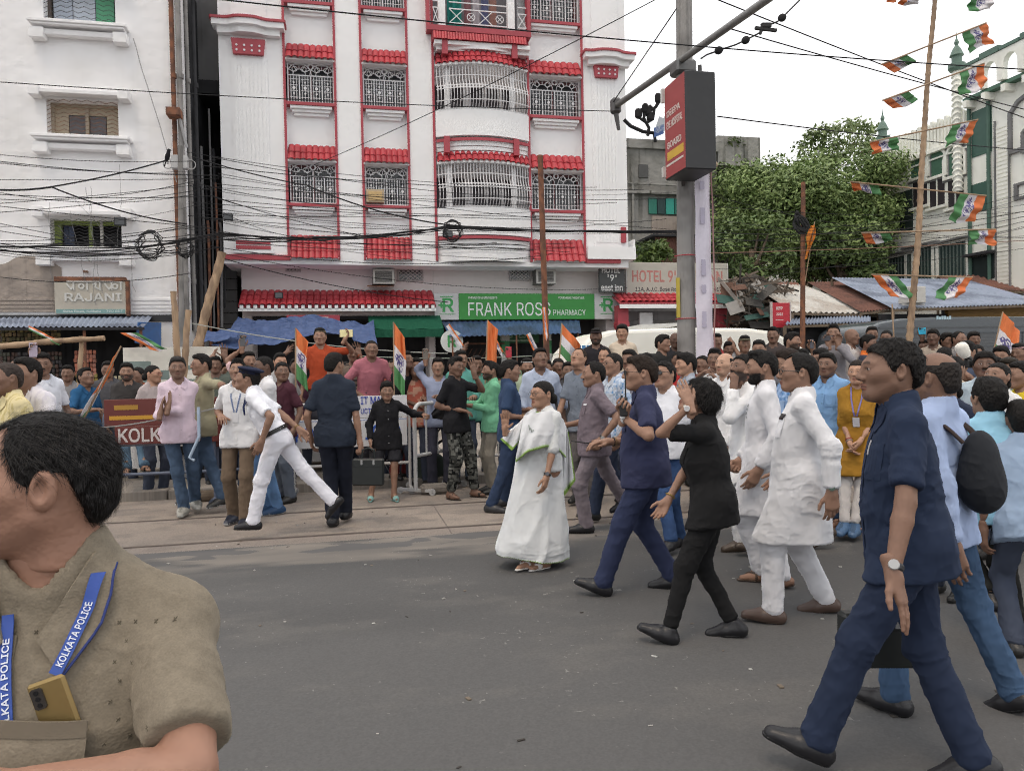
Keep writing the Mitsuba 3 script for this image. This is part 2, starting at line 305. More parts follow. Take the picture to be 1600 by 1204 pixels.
# ---------------- head: faces +y, centre between the ears, 0.225 m tall; made once per (sex, fineness)
def head_sdf(p, fem):
    p = p.copy(); ax = np.abs(p[:, 0]); q = np.stack([ax, p[:, 1], p[:, 2]], 1)
    d = ell(p, (0, -.012, .026), (.0765, .097, .088))
    d = smin(d, ell(p, (0, .028, -.025), (.060 if fem else .063, .063, .080 if fem else .083)), .03)
    d = smin(d, rcone(q, (.0, .066, -.088), (.012, .064, -.088), .022, .020), .03)
    d = smin(d, rcone(q, (.046 if fem else .052, .0, -.045), (.018, .056, -.09), .022, .018), .03)
    d = smin(d, rcone(q, (.043, .058, -.012), (.055, .03, -.008), .021, .018), .025)
    d = smin(d, rcone(q, (.008, .083, .026), (.040, .074, .029), .011, .010), .018)
    d = smax(d, -ell(q, (.032, .104, .008), (.021, .020, .013)), .012)
    d = smin(d, rcone(p, (0, .087, .022), (0, .107, -.022), .0075, .0115), .013)
    d = smin(d, rcone(q, (.0, .108, -.025), (.012, .097, -.029), .0105, .0095), .008)
    d = smin(d, ell(q, (.031, .0755, .008), (.0135, .0135, .0125)), .004)
    d = smin(d, rcone(q, (.018, .0885, .0165), (.044, .079, .013), .0042, .0042), .006)
    d = smin(d, rcone(q, (0, .094, -.053), (.021, .082, -.0565), .0068, .0045), .006)
    d = smin(d, rcone(q, (0, .092, -.0645), (.018, .083, -.0625), .0075, .005), .006)
    d = smax(d, -rcone(q, (0, .104, -.0587), (.022, .0885, -.0592), .0035, .0025), .003)
    e = ell(q, (.080, -.014, .0), (.011, .018, .032)); e = smax(e, -ell(q, (.090, -.010, .003), (.010, .0095, .019)), .005)
    d = smin(d, e, .006)
    d = smin(d, rcone(p, (0, -.022, -.04), (0, -.034, -.15), .051 if fem else .056, .05 if fem else .058), .03)
    return smax(d, -(p[:, 2] + .135), .01)
_HEAD = {}
def head_mesh(fem, res):
    k = (fem, res)
    if k not in _HEAD: _HEAD[k] = sdf_mesh(lambda p: head_sdf(p, fem), (-.105, -.125, -.145), (.105, .13, .125), res)
    return _HEAD[k]
def vnoise(p, s, seed=0): return meshkit.noise(np.asarray(p) * s, seed)
def head_uv(v, idx, beard, stubble, fem, far):
    """(tone index and lip weight, blend: 0 hair, 1 skin, 2 white of the eye)"""
    x, y, z = np.abs(v[:, 0]), v[:, 1], v[:, 2]; b = np.ones(len(v))
    st = lambda a, c, t: (lambda u: u * u * (3 - 2 * u))(np.clip((t - a) / (c - a), 0, 1))
    def to(val, w): nonlocal b; b = b * (1 - w) + val * w
    jaw = np.clip(st(.02, .035, y) * st(-.026, -.044, z) + st(-.02, .0, y) * st(-.03, -.05, z) * st(.045, .05, x), 0, 1) * (1 - st(-.11, -.13, z) * .6)
    lips = st(.025, .020, x) * st(.079, .084, y) * st(-.047, -.05, z) * st(-.075, -.071, z)
    mous = st(.024, .019, x) * st(.075, .08, y) * st(-.033, -.037, z) * st(-.053, -.049, z)
    if beard is True or stubble: to(0, jaw * (1 - lips) * (.85 if beard is True else stubble * .6))
    if beard: to(0, mous * .9)
    to(.35, lips * st(.0022, .0008, np.abs(z + .0588)))
    brow = st(.047, .041, x) * st(.009, .014, x) * st(.062, .068, y) * np.exp(-((z - .0285 - .004 * np.sin((x - .01) / .035 * 3)) / .0042) ** 2); to(.0, np.clip(brow * 1.3, 0, .9) * (.55 if fem or far else .85))
    eye = ((x - .031) / .0115) ** 2 + ((z - .0075) / .0048) ** 2; m = y > .070
    to(.3, np.where(y > .066, np.exp(-((eye - 1.4) / .4) ** 2) * .7 * st(.002, .010, z), 0)); to(1.9 if not far else 1.15, np.where(m, st(1.35, .9, eye), 0))
    to(-.2 if not far else .3, np.where(m, st(1.3, .8, ((x - .031) / .0058) ** 2 + ((z - .008) / .0058) ** 2), 0))
    to(.15, np.where((z < -.03) & (z > -.042), st(1.2, .6, ((x - .0085) / .005) ** 2 + ((y - .104) / .007) ** 2), 0))
    return np.stack([4 * idx + lips * .9, np.clip(b, 0, 2)], 1)
# ---------------- hair
LINES = {'short': [(0, .070), (25, .074), (45, .060), (62, .030), (72, .002), (86, -.004), (93, .022), (112, .026), (128, -.01), (150, -.058), (180, -.066)],
         'recede': [(0, .088), (14, .086), (28, .104), (42, .086), (58, .045), (70, .004), (86, -.01), (93, .022), (112, .026), (128, -.012), (150, -.062), (180, -.07)],
         'bald': [(0, .3), (55, .3), (70, .02), (76, .0), (86, -.006), (93, .022), (112, .026), (128, -.01), (150, -.06), (180, -.065)],
         'low': [(0, .062), (25, .064), (45, .050), (62, .022), (74, -.01), (86, -.016), (93, .02), (112, .02), (128, -.03), (150, -.075), (180, -.08)],
         'long': [(0, .07), (20, .066), (40, .040), (60, .0), (75, -.03), (95, -.04), (112, -.05), (128, -.09), (150, -.11), (180, -.11)]}
def hair_sdf(p, style, seed):
    ax = np.abs(p[:, 0]); phi = np.degrees(np.arctan2(ax, p[:, 1] + .008))
    base = {'short': 'short', 'quiff': 'short', 'curly': 'short', 'thick': 'low', 'crop': 'short', 'recede': 'recede', 'bald': 'bald', 'bun': 'low', 'wavy': 'long', 'front': 'recede', 'fore': 'recede'}[style]
    t = np.array(LINES[base]); line = np.interp(phi, t[:, 0], t[:, 1])
    th = {'short': .010, 'quiff': .010, 'fore': .004, 'curly': .013, 'thick': .018, 'crop': .005, 'recede': .010, 'bald': .006, 'bun': .006, 'wavy': .024, 'front': .012}[style]
    line = line + .009 * (meshkit.noise(p * 55, seed + 3) - .5)
    q = p.copy()
    d = ell(q, (0, -.013, .027), (.0775 + th * .55, .098 + th * .75, .089 + th))
    d = smin(d, ell(q, (0, -.035, -.02), (.070 + th * .4, .075 + th * .4, .062)), .02)
    if style == 'quiff': d = smin(d, ell(q, (0, .03, .108), (.055, .055, .026)), .025)
    if style in ('short', 'thick'): d = smin(d, ell(q, (0, .02, .095), (.062, .07, .028)), .03)
    if style == 'wavy':
        d = smin(d, ell(q, (0, -.045, -.02), (.098, .085, .115)), .03); d = smax(d, -(q[:, 2] + .125), .02)
    n = meshkit.noise(p * np.array([58, 58, 34]), seed) - .5; n2 = meshkit.noise(p * 120, seed + 1) - .5
    amp = {'fore': .004, 'curly': .014, 'wavy': .016, 'quiff': .010, 'short': .007, 'thick': .010, 'crop': .003, 'bun': .003, 'recede': .006, 'bald': .003, 'front': .007}[style]
    d = d - amp * n - amp * .4 * n2
    d = smax(d, (line - p[:, 2]) * .8, .006)
    if style == 'bald': d = smax(d, (p[:, 2] - .062 - .012 * (p[:, 1] < -.05)) * .8, .006)
    if style == 'wavy': d = smax(d, -ell(p, (0, .085, -.03), (.062, .07, .095)), .01)
    if style == 'bun': d = smin(d, ell(p, (0, -.118, -.035), (.046, .034, .046)) - .004 * n, .012)
    return d
_HAIR = {}
def hair_mesh(style, res, seed):
    k = (style, res, seed % 2)
    if k not in _HAIR: _HAIR[k] = sdf_mesh(lambda p: hair_sdf(p, style, seed % 2 + 5), (-.125, -.175, -.155), (.125, .13, .16), res)
    return _HAIR[k]
def beard_sdf(p, seed):
    q = np.stack([np.abs(p[:, 0]), p[:, 1], p[:, 2]], 1)
    d = head_sdf(p, False) - .002 + .004 * (meshkit.noise(p * 90, seed) - .5)
    d = smax(d, (p[:, 2] + .043 - .5 * np.maximum(q[:, 0] - .045, 0) * 1.0), .006); d = smax(d, -(p[:, 1] - .012 + .0 * p[:, 2]), .01)
    d = smax(d, -(p[:, 2] + .125), .01)
    return smax(d, -ell(p, (0, .095, -.0585), (.025, .03, .0125)), .004)
_BEARD = {}
def beard_mesh(res):
    if res not in _BEARD: _BEARD[res] = sdf_mesh(lambda p: beard_sdf(p, 3), (-.1, -.03, -.14), (.1, .13, .0), res)
    return _BEARD[res]
# ---------------- hands: right hand, wrist at the origin, fingers along +y, palm towards -z, thumb at -x
HANDS = {'relax': ((22, 28, 18), 0.5, 0), 'open': ((2, 5, 4), 2.6, 0), 'flat': ((6, 8, 5), .6, 0), 'fist': ((72, 88, 55), 0.1, 1), 'grip': ((50, 62, 40), .4, 1), 'hold': ((30, 42, 30), .8, .5)}
def hand_sdf(p, pose):
    (c1, c2, c3), spread, close = HANDS[pose]
    K = [(-.031, .090, 0), (-.0105, .096, .003), (.011, .092, .002), (.030, .082, -.002)]
    W = [(-.014, 0.004, 0), (-.005, 0, .001), (.006, 0, .001), (.014, .004, 0)]
    d = None
    for k, w in zip(K, W):
        e = rcone(p, w, k, .0175, .0125); d = e if d is None else smin(d, e, .014)
    d = smin(d, rcone(p, (0, -.05, 0), (0, .015, 0), .027, .024), .02)
    d = smin(d, rcone(p, (-.016, .015, -.01), (-.026, .05, -.012), .015, .014), .015)
    L = [(.043, .026, .021), (.047, .029, .022), (.043, .027, .021), (.034, .021, .019)]
    for i, (k, l) in enumerate(zip(K, L)):
        a = np.array(k); th = 0; sx = (i - 1.35) * .06 * spread; cur = 1 + .12 * (i - 1)
        for j, (cc, ll) in enumerate(zip((c1, c2, c3), l)):
            th += math.radians(cc * cur); dr_ = unit((sx, math.cos(th), -math.sin(th))); b = a + dr_ * ll
            d = smin(d, rcone(p, a, b, (.0095, .0088, .0080)[j] * (1 - .08 * (i == 3)), (.0088, .0080, .0070)[j]), .005); a = b
    if close: tp = [(-.022, .025, -.012), (-.044, .055, -.028), (-.034, .082, -.045), (-.014, .094, -.052)]
    else: tp = [(-.022, .022, -.008), (-.050, .052, -.016), (-.064, .080, -.020), (-.070, .104, -.021)] if spread < 2 else [(-.022, .022, -.006), (-.056, .046, -.010), (-.080, .068, -.012), (-.094, .088, -.012)]
    if close == .5: tp = [(-.022, .022, -.012), (-.046, .052, -.026), (-.054, .078, -.036), (-.048, .10, -.042)]
    for j in range(3): d = smin(d, rcone(p, tp[j], tp[j + 1], (.0145, .0115, .0098)[j], (.0115, .0098, .0082)[j]), .008)
    return d
_HAND = {}
def hand_mesh(pose, res):
    if (pose, res) not in _HAND: _HAND[pose, res] = sdf_mesh(lambda p: hand_sdf(p, pose), (-.125, -.07, -.13), (.075, .215, .045), res)
    return _HAND[pose, res]
# ------------------------------------------------------------------ people
LOD = {'hero': dict(b=.019, c=.0136, h=.0055, hand=.0056, hair=.007), 'mid': dict(b=.030, c=.0205, h=.0082, hand=.008, hair=.0105), 'far': dict(b=.036, c=.031, h=.0108, hand=.0105, hair=.0135)}
def ik(a, t, l1, l2, pole):
    a, t = np.asarray(a, float), np.asarray(t, float); d = t - a; L = np.linalg.norm(d); L2 = min(L, (l1 + l2) * .998); u = d / (L + 1e-9); t = a + u * L2
    x = (l1 * l1 - l2 * l2 + L2 * L2) / (2 * L2); h = math.sqrt(max(l1 * l1 - x * x, 0)); pl = np.asarray(pole, float); pl = pl - u * (pl @ u); pl = unit(pl)
    return a + u * x + pl * h, t
SK = {'d': (.175, .099, .069), 'm': (.25, .143, .099), 'l': (.36, .205, .138), 'f': (.43, .26, .18), 'k': (.115, .064, .045)}
PEOPLE = {}
def loft(q, tab, e=2.4):
    z = q[:, 2]; w = np.interp(z, tab[:, 0], tab[:, 1]).astype(f32); d = np.interp(z, tab[:, 0], tab[:, 2]).astype(f32); yo = np.interp(z, tab[:, 0], tab[:, 3]).astype(f32)
    k = (np.abs(q[:, 0] / w) ** e + np.abs((q[:, 1] - yo) / d) ** e) ** (1 / e)
    return (k - 1) * np.minimum(w, d)
def wrinkle(v, n, segs, amp, seed, s):
    """folds: ridges across each limb, stronger near the joints, and soft drapery noise"""
    best = np.full(len(v), 1e9); along = np.zeros(len(v)); near = np.zeros(len(v)); L = np.zeros(len(v))
    for a, b, wa, wb in segs:
        ba = b - a; l = np.linalg.norm(ba); h = np.clip((v - a) @ ba / (l * l), 0, 1); d = np.linalg.norm(v - a - h[:, None] * ba, axis=1)
        m = d < best; best[m] = d[m]; along[m] = h[m] * l; near[m] = np.exp(-h[m] * l / .13) * wa + np.exp(-(1 - h[m]) * l / .13) * wb
    warp = meshkit.noise(v * 5, seed + 9) * 2.6
    r1 = 1 - np.abs(2 * meshkit.noise(np.stack([along * 21 + warp + v[:, 0] * 5, v[:, 0] * 6 + v[:, 2] * 5, v[:, 1] * 6 + along * 4], 1), seed) - 1)
    r2 = 1 - np.abs(2 * meshkit.noise(v * np.array([17, 17, 8]) + warp[:, None], seed + 1) - 1)
    sft = meshkit.noise(v * 9, seed + 2) - .5
    return v + n * (amp * s * ((r1 ** 3) * near * 1.6 + (r2 ** 4) * .75 + sft * .9))[:, None]

def person(spec, at, depth, face, h=None, label='', group=None, lod='mid', skin='m', hair='short', hairc=(.009, .0075, .007), top=(.5, .5, .5), topk='shirt', sleeve='short', bottom=(.05, .06, .09), botk='trouser',
           shoes=(.02, .02, .02), sole=None, g=1.0, belly=0.0, lean=0, side=0, twist=0, look=(0, 0), roll=0, legs='stand', armL='hang', armR='hang', handL='relax', handR='relax', hup=None, fem=False, beard=None, stubble=0,
           ground=0.0, lift=None, hs=1.05, collar=True, hem=None, pattern=None, nolegs=False, shoek='shoe', extra=None, coll=None, tuck=False, seed=None, smax_=1.12, cuff=None, palmL=None, palmR=None, hdL=None, hdR=None, pole=None, hz=None, res=None, drop=0.0, vneck=0.025):
    """at: pixel of the crown of the head; depth in metres; face: 0 towards the camera, 90 towards the right of the photograph, 180 away"""
    seed = seed if seed is not None else len(PEOPLE) * 7 + 3; rs = np.random.default_rng(seed); o = dict(LOD[lod]); o.update(res or {})
    tgt = P(at[0], at[1], depth); r = ray(at[0], at[1]); vd = unit([r[0], r[1], 0]); rt = np.array([vd[1], -vd[0], 0]); fa = math.radians(face)
    fw = -vd * math.cos(fa) + rt * math.sin(fa); R = np.stack([np.cross(fw, [0, 0, 1]), fw, [0, 0, 1]], 1)      # local (right, forward, up) -> world
    base = 1.70 * (hs and 1)
    # scale from the height above the ground, the rest is what the person stands on
    Rt = rot((0, 0, 1), twist) @ rot((1, 0, 0), -lean) @ rot((0, 1, 0), side)                     # torso frame in the local frame
    Rh = rot((0, 0, 1), look[0]) @ rot((1, 0, 0), look[1]) @ rot((0, 1, 0), roll)
    def legpos(s):
        f = {'stand': ((-.1, 0, 0, 0), (.1, 0, 0, 0)), 'stand2': ((-.12, .06, 0, 0), (.1, -.05, 0, 0)), 'walkL': ((-.09, .30, .02, 14), (.09, -.30, .07, -30)), 'walkR': ((-.09, -.30, .07, -30), (.09, .30, .02, 14)),
             'wideL': ((-.09, .36, .03, 18), (.09, -.40, .10, -38)), 'wideR': ((-.09, -.40, .10, -38), (.09, .36, .03, 18)), 'stepL': ((-.09, .16, .0, 3), (.09, -.16, .02, -12)), 'stepR': ((-.09, -.16, .02, -12), (.09, .16, 0, 3))}
        return f[legs] if isinstance(legs, str) else None
    hz0 = hz; hz = .925
    if isinstance(legs, str) and legs[:4] in ('walk', 'wide'): hz = .895 if legs[:4] == 'walk' else .875
    hz = hz0 or hz
    neck0 = Rt @ np.array([0, -.012, .53]); hc0 = neck0 + (Rt @ np.array([0, .012, .07])) * .55 + np.array([0, .004, .066]) + Rh @ np.array([0, .014, 0])
    top0 = np.array([0, 0, hz]) + hc0 + Rh @ np.array([0, -.01, .113 * hs])
    s = (h / 1.70) if h else np.clip((tgt[2] - ground) / top0[2], .74, smax_)
    if hs == 1.05: hs = min(1.05, 1.08 / s)
    if s > 1.02: g = g * (1.02 / s) ** .9
    root = tgt - R @ (top0 * s); base_z = root[2]
    root_d = float((root - EYE) @ CF)
    W = lambda p: root + R @ (np.asarray(p, float) * s)
    loc = lambda p: R.T @ (np.asarray(p, float) - root) / s
    def target(t):
        if t[0] == 'g': return loc(G(t[1], t[2]) + np.array([0, 0, .085 * s + (t[5] if len(t) > 5 else 0)]))
        if t[0] == 'px': return loc(P(t[1], t[2], root_d + t[3]))
        return np.asarray(t, float)
    hip = np.array([0, 0, hz]); TP = lambda p: hip + Rt @ np.asarray(p, float)
    neck = hip + neck0; hc = hip + hc0
    # legs
    lg = []
    lp = legpos(s)
    for i, sx in enumerate((-1, 1)):
        H = TP((sx * .09, 0, -.02)) if not isinstance(legs, str) else np.array([sx * .09, 0, hz - .02]) + (Rt @ np.array([sx * .09, 0, 0]) - np.array([sx * .09, 0, 0])) * .5
        if lp: x, y, z, pit = lp[i]; A = np.array([x, y, z + .085]); yaw_ = sx * 6
        else:
            t = legs[i]; A = target(t) if t[0] == 'g' else target(t[:4]) if t[0] == 'px' else np.asarray(t[:3], float); pit = (t[3] if len(t) > 3 else 0) if t[0] == 'g' else t[4] if t[0] == 'px' and len(t) > 4 else (t[3] if t[0] != 'px' and len(t) > 3 else 0); yaw_ = (t[4] if len(t) > 4 else sx * 6) if t[0] == 'g' else t[5] if t[0] == 'px' and len(t) > 5 else sx * 6
        if isinstance(legs, str): A[2] -= (base_z - ground) * 0 / s
        K, A = ik(H, A, .425, .412, (sx * .12 * (1 if lp else .4), 1, 0)); lg.append((H, K, A, pit, yaw_))
    # arms
    ar = []
    for sx, a, pk in ((-1, armL, 0), (1, armR, 1)):
        S = TP((sx * (.163 if not fem else .146) * min(g, 1.2), -.008, .430 - drop)); pl = (sx * .6, -1, -.5)
        if isinstance(a, str):
            Wt = {'hang': TP((sx * .255 * g, .06, -.055)), 'fwd': TP((sx * .24 * g, .24, .02)), 'back': TP((sx * .25 * g, -.17, -.03)), 'bend': TP((sx * .2, .32, .22)), 'front': TP((sx * .04, .27, .12)), 'chest': TP((sx * .02, .25, .30)),
                  'behind': TP((sx * .06, -.18, .0)), 'up': TP((sx * .22, .18, .80)), 'phone': TP((sx * .08, .34, .56)), 'mouth': TP((sx * .05, .20, .52)), 'lean': TP((sx * .15, .34, .2)), 'out': TP((sx * .45, .28, .28))}[a]
        else: Wt = target(a)
        if pole and pole[pk] is not None: pl = pole[pk]
        E, Wt = ik(S, Wt, .285, .25, pl); ar.append((S, E, Wt))
    J = dict(root=root, R=R, s=s, W=W, TP=TP, hip=hip, neck=neck, hc=hc, Rh=Rh, Rt=Rt, arms=ar, legs=lg, loc=loc, hz=hz)
    sk = np.array(SK[skin] if isinstance(skin, str) else skin) * (0.9 + .2 * rs.random())
    k = thing('person', label, 'person', group); J['key'] = k; J['skin'] = sk
    toW = lambda m: trimesh.Trimesh(root + (np.asarray(m.vertices) * s) @ R.T, m.faces, process=False)
    # ---- body
    gt = g
    tab_b = np.array([(-.14, .13, .09, -.01), (-.05, .155 * gt, .10 * gt, -.01), (.06, .14 * gt, (.092 + belly * .4) * gt, .005 + belly * .3), (.2, .14 * gt, (.095 + belly * .4) * gt, .008 + belly * .2), (.34, .150 * gt, .098 * gt, 0), (.43, .145, .08, -.005), (.5, .07, .055, -.01), (.56, .05, .05, -.01)])
    ra = (.041 * gt, .036, .034, .0255); rl = (.078 * gt, .054, .049, .036) if botk != 'saree' else (.03, .03, .04, .036)
    if fem: ra = tuple(x * .88 for x in ra)
    barefoot = shoek in ('bare', 'sandal', 'slide'); bareleg = botk in ('shorts', 'saree')
    def body_f(p):
        q = (p - hip.astype(f32)) @ Rt.astype(f32); d = loft(q, tab_b); d = smax(d, q[:, 2] - .56, .02); d = smax(d, -(q[:, 2] + .12), .02)
        for S, E, Wt in ar:
            d = smin(d, rcone(p, S, E, ra[0] if True else 0, ra[1]), .03); M = E + (Wt - E) * .28; d = smin(d, rcone(p, E, M, ra[1], ra[2] + .003), .012); d = smin(d, rcone(p, M, Wt, ra[2] + .003, ra[3]), .012)
        if not nolegs:
            for H, K, A, pit, yw in lg:
                if bareleg: d = smin(d, rcone(p, H, K, rl[0], rl[1]), .03); C = K + (A - K) * .3 + np.array([0, -.01, 0]); d = smin(d, rcone(p, K, C, rl[1] - .004, rl[2] + .004), .02); d = smin(d, rcone(p, C, A, rl[2] + .004, rl[3]), .02)
                else: d = smin(d, rcone(p, H, K, rl[0] * .8, rl[1] * .8), .03); d = smin(d, rcone(p, K, A, rl[1] * .8, rl[3] * .8), .02)
                if barefoot:
                    fq, sg = foot_frame(p, A, pit, yw); d = smin(d, foot_sdf(fq, sg, .0), .02)
        d = smin(d, rcone(p, neck + (hc - neck) * -.1, hc - (Rh @ np.array([0, .02, .05])) * 1.0, .057 * (.88 if fem else 1) * min(gt, 1.1), .052 * (.88 if fem else 1)), .03)
        return d
    allp = np.array([x for t in ar for x in t] + ([x for t in lg for x in t[:3]] if not nolegs else []) + [hip, neck, hc])
    lo, hi = allp.min(0) - .16, allp.max(0) + .12
    if not nolegs: lo[1] -= .05; hi[1] += .12
    lo[2] = max(lo[2], -.02) if not nolegs else hip[2] - .2
    m = sdf_mesh(body_f, lo, hi, o['b'])
    idx = len(TONES); TONES.append((*sk, *(np.asarray(hairc) + .004))); flat = lambda n_: np.tile([4.0 * idx, 1.0], (n_, 1)); ms, cs = [m], [flat(len(m.vertices))]
    hm = head_mesh(fem, o['h']); hsx = np.array([.97 + .08 * rs.random(), .98 + .05 * rs.random(), .98 + .04 * rs.random()]) * hs * (np.array([1.05, 1.02, 1]) if g > 1.06 else 1)
    hv = np.asarray(hm.vertices)
    hm2 = trimesh.Trimesh(hc + (hv * hsx) @ Rh.T, hm.faces, process=False)
    ms.append(hm2); cs.append(head_uv(hv, idx, beard, stubble, fem, lod == 'far'))
    J['hsx'] = hsx; J['hseed'] = seed
    hands = []
    for i, (sx, (S, E, Wt), pose, palm, hd) in enumerate(((-1, ar[0], handL, palmL, hdL), (1, ar[1], handR, palmR, hdR))):
        y = unit(Wt - E) if hd is None else unit(hd); pn = np.asarray(palm if palm is not None else (-sx, .25, 0) if abs(y[2]) > .5 else (0, 0, -1) if y[2] > -.8 else (-sx, 0, 0), float)
        z = -(pn - y * (pn @ y)); z = unit(z); x = np.cross(y, z)
        v = np.asarray(hand_mesh(pose, o['hand']).vertices) * (.93 if fem else 1.02); f = hand_mesh(pose, o['hand']).faces
        if sx < 0: v = v * np.array([-1, 1, 1]); f = f[:, ::-1]
        ms.append(trimesh.Trimesh(Wt + y * .008 + v @ np.stack([x, y, z], 1).T, f, process=False)); cs.append(flat(len(v)))
        hands.append((Wt, x, y, z, sx))
    J['hands'] = hands
    part(None, toW(cat(ms)), 'skin', k, smooth=True, uv=np.vstack(cs))
    # ---- hair
    if hair:
        hm_ = hair_mesh(hair, o['hair'], seed); v = np.asarray(hm_.vertices); f = hm_.faces
        if beard is True and lod == 'hero':
            bm = beard_mesh(o['hair']); f = np.vstack([f, np.asarray(bm.faces) + len(v)]); v = np.vstack([v, bm.vertices])
        part('hair', toW(trimesh.Trimesh(hc + (v * hsx) @ Rh.T, f, process=False)), 'hair', k, smooth=True, color=np.asarray(hairc))
    # ---- trousers
    segs_l = [(K, A, .9, .8) for H, K, A, _, _ in lg] + [(K, H, .8, 1.0) for H, K, A, _, _ in lg]
    if not nolegs and botk != 'saree':
        fit = {'trouser': (.088, .063, .056, .061), 'jeans': (.085, .060, .052, .056), 'pyjama': (.098, .076, .064, .056), 'slim': (.083, .057, .047, .044), 'shorts': (.096, .082, .08, .08), 'track': (.092, .072, .062, .052), 'leggings': (.076, .052, .047, .039)}[botk]
        tt = np.array([(-.16, .14, .10, -.005), (-.06, .160 * gt, .116 * gt, -.008), (.05, .148 * gt, (.104 + belly * .5) * gt, belly * .4), (.12, .142 * gt, (.100 + belly * .6) * gt, .004 + belly * .5)])
        def tr_f(p):
            q = (p - hip.astype(f32)) @ Rt.astype(f32); d = smax(loft(q, tt), q[:, 2] - .10, .012); d = smax(d, -(q[:, 2] + .13), .03)
            for H, K, A, pit, yw in lg:
                if botk == 'shorts':
                    e = rcone(p, H, K, fit[0] * gt, fit[1]); u = unit(K - H); e = smax(e, (p - (H + (K - H) * .86).astype(f32)) @ u.astype(f32), .01)
                else:
                    e = rcone(p, H, K, fit[0] * gt, fit[1] * (1 + .5 * (gt - 1))); e = smin(e, rcone(p, K, A, fit[1], fit[3]), .03); u = unit(A - K); e = smax(e, (p - A.astype(f32)) @ u.astype(f32) - (.030 if botk not in ('slim', 'leggings', 'track') else -.02), .012)
                d = smin(d, e, .03 if botk != 'pyjama' else .05)
            return d
        l2 = np.array([x for t in lg for x in t[:3]] + [hip]); m = sdf_mesh(tr_f, l2.min(0) - .16, l2.max(0) + .22, o['c'])
        v = np.asarray(m.vertices); n = vnormals(m); v = wrinkle(v, n, segs_l, .007, seed, 1)
        m = trimesh.Trimesh(v, m.faces, process=False); col = np.asarray(bottom, float)
        if pattern and pattern[0] == 'camo': col = camo(v, seed)
        part('trousers' if botk not in ('shorts',) else 'shorts', toW(m), 'denim' if botk == 'jeans' else 'cloth', k, smooth=True, color=col)
    # ---- top
    if topk:
        hemz = hem if hem is not None else {'shirt': -.135, 'tee': -.11, 'kurta': -.40, 'polo': -.10, 'kurti': -.36}.get(topk, -.12)
        if tuck: hemz = .045
        fl = {'kurta': .03, 'kurti': .02}.get(topk, .006); c = .006 if topk in ('tee', 'polo') else .010
        bd = belly
        ts = np.array([(hemz - .02, (.160 + c + fl) * gt, (.114 + c + fl + bd * .8) * gt, bd * .4), (-.12 if hemz < -.14 else hemz, (.158 + c + fl * .5) * gt, (.112 + c + fl * .4 + bd * .9) * gt, -.004 + bd * .5), (0, (.152 + c) * gt, (.104 + c + bd) * gt, bd * .6), (.12, (.146 + c) * gt, (.100 + c + bd * .9) * gt, .004 + bd * .55), (.26, (.152 + c) * gt, (.104 + c + bd * .35 + (.022 if fem else 0)) * gt, .004 + bd * .25 + (.014 if fem else 0)),
                       (.36, (.152 + c * .8) * min(gt, 1.12), (.100 + c * .7) * min(gt, 1.1), .0), (.42, .152, .084 + c * .4, -.006), (.465, .108, .068, -.010), (.50, .074, .062, -.010), (.54, .064, .062, -.008)])
        ts = ts[np.argsort(ts[:, 0], kind='stable')]
        su = (.054 * gt, .048 * min(gt, 1.15)) if not fem else (.048 * gt, .043)
        sl = {'short': (.80, None), 'long': (1, .94), 'roll': (1, .38), 'tight': (.8, None), 'none': (.12, None), 'half': (1, .12)}[sleeve]
        kn = (.064 if topk not in ('tee', 'kurti') else .066) * (.9 if fem else 1) * min(gt, 1.12)
        def top_f(p):
            q = (p - hip.astype(f32)) @ Rt.astype(f32); d = loft(q, ts, 2.5)
            for sx in (-1, 1): d = smin(d, rcone(q, (sx * .045, -.014, .490), (sx * (.152 if not fem else .135) * min(gt, 1.2), -.008, .437 - drop), .040 * min(gt, 1.1), .054 * min(gt, 1.1) * (.86 if fem else 1)), .04)
            if hemz < -.05 and not nolegs:
                e = None
                for H, K, A, _, _ in lg:
                    e2 = rcone(p, H, H + (K - H) * 1.0, (.096 + c + fl * .6) * gt, (.070 + c + fl) * (1 if hemz > -.3 else 1.15)); e = e2 if e is None else smin(e, e2, .12)
                    if hemz < -.40: e = smin(e, rcone(p, K, K + (A - K) * .5, .09 + fl, .09 + fl), .06)
                d = smin(d, e, .05)
            d = smax(d, hemz - q[:, 2], .008)
            d = smax(d, q[:, 2] - .537, .01)
            for S, E, Wt in ar:
                a0 = S + (TP((0, -.01, .42)) - S) * .12
                if sl[1] is None: B = S + (E - S) * sl[0]; e = rcone(p, a0, B, su[0], su[1] + (.004 if sleeve == 'short' else 0)); u = unit(E - S); e = smax(e, (p - B.astype(f32)) @ u.astype(f32), .006)
                else:
                    e = rcone(p, a0, E, su[0], su[1] * .98); B = E + (Wt - E) * sl[1]; e2 = rcone(p, E, B, su[1] * .98, (.047 if sleeve == 'roll' else .039) if topk != 'kurta' else .047); u = unit(Wt - E); e2 = smax(e2, (p - B.astype(f32)) @ u.astype(f32), .006); e = smin(e, e2, .03)
                d = smin(d, e, .035)
            cn = rcone(p, neck + Rt @ np.array([0, 0, -.04]), neck + Rt @ np.array([0, .006, .052 if collar else .0]), kn + .012, kn)
            cn = smax(cn, q[:, 2] - (.553 if collar else .530), .006); d = smin(d, cn, .02)
            # neck opening
            d = smax(d, -rcone(q, (0, .012, .51), (0, .03, .62), .056 if not fem else .052, .075), .008)
            if collar: d = smax(d, -rcone(q, (0, .10, .535), (0, .085 + vneck * .3, (.48 if not fem else .45) - vneck), .034 + vneck * .3, .012), .008)
            return d
        l2 = np.array([x for t in ar for x in t] + [TP((0, 0, .55)), TP((0, 0, hemz)), TP((0, 0, 0))]); lo, hi = l2.min(0) - .2, l2.max(0) + .2
        if hemz < -.2 and not nolegs: hi[1] += .15; lo[1] -= .15
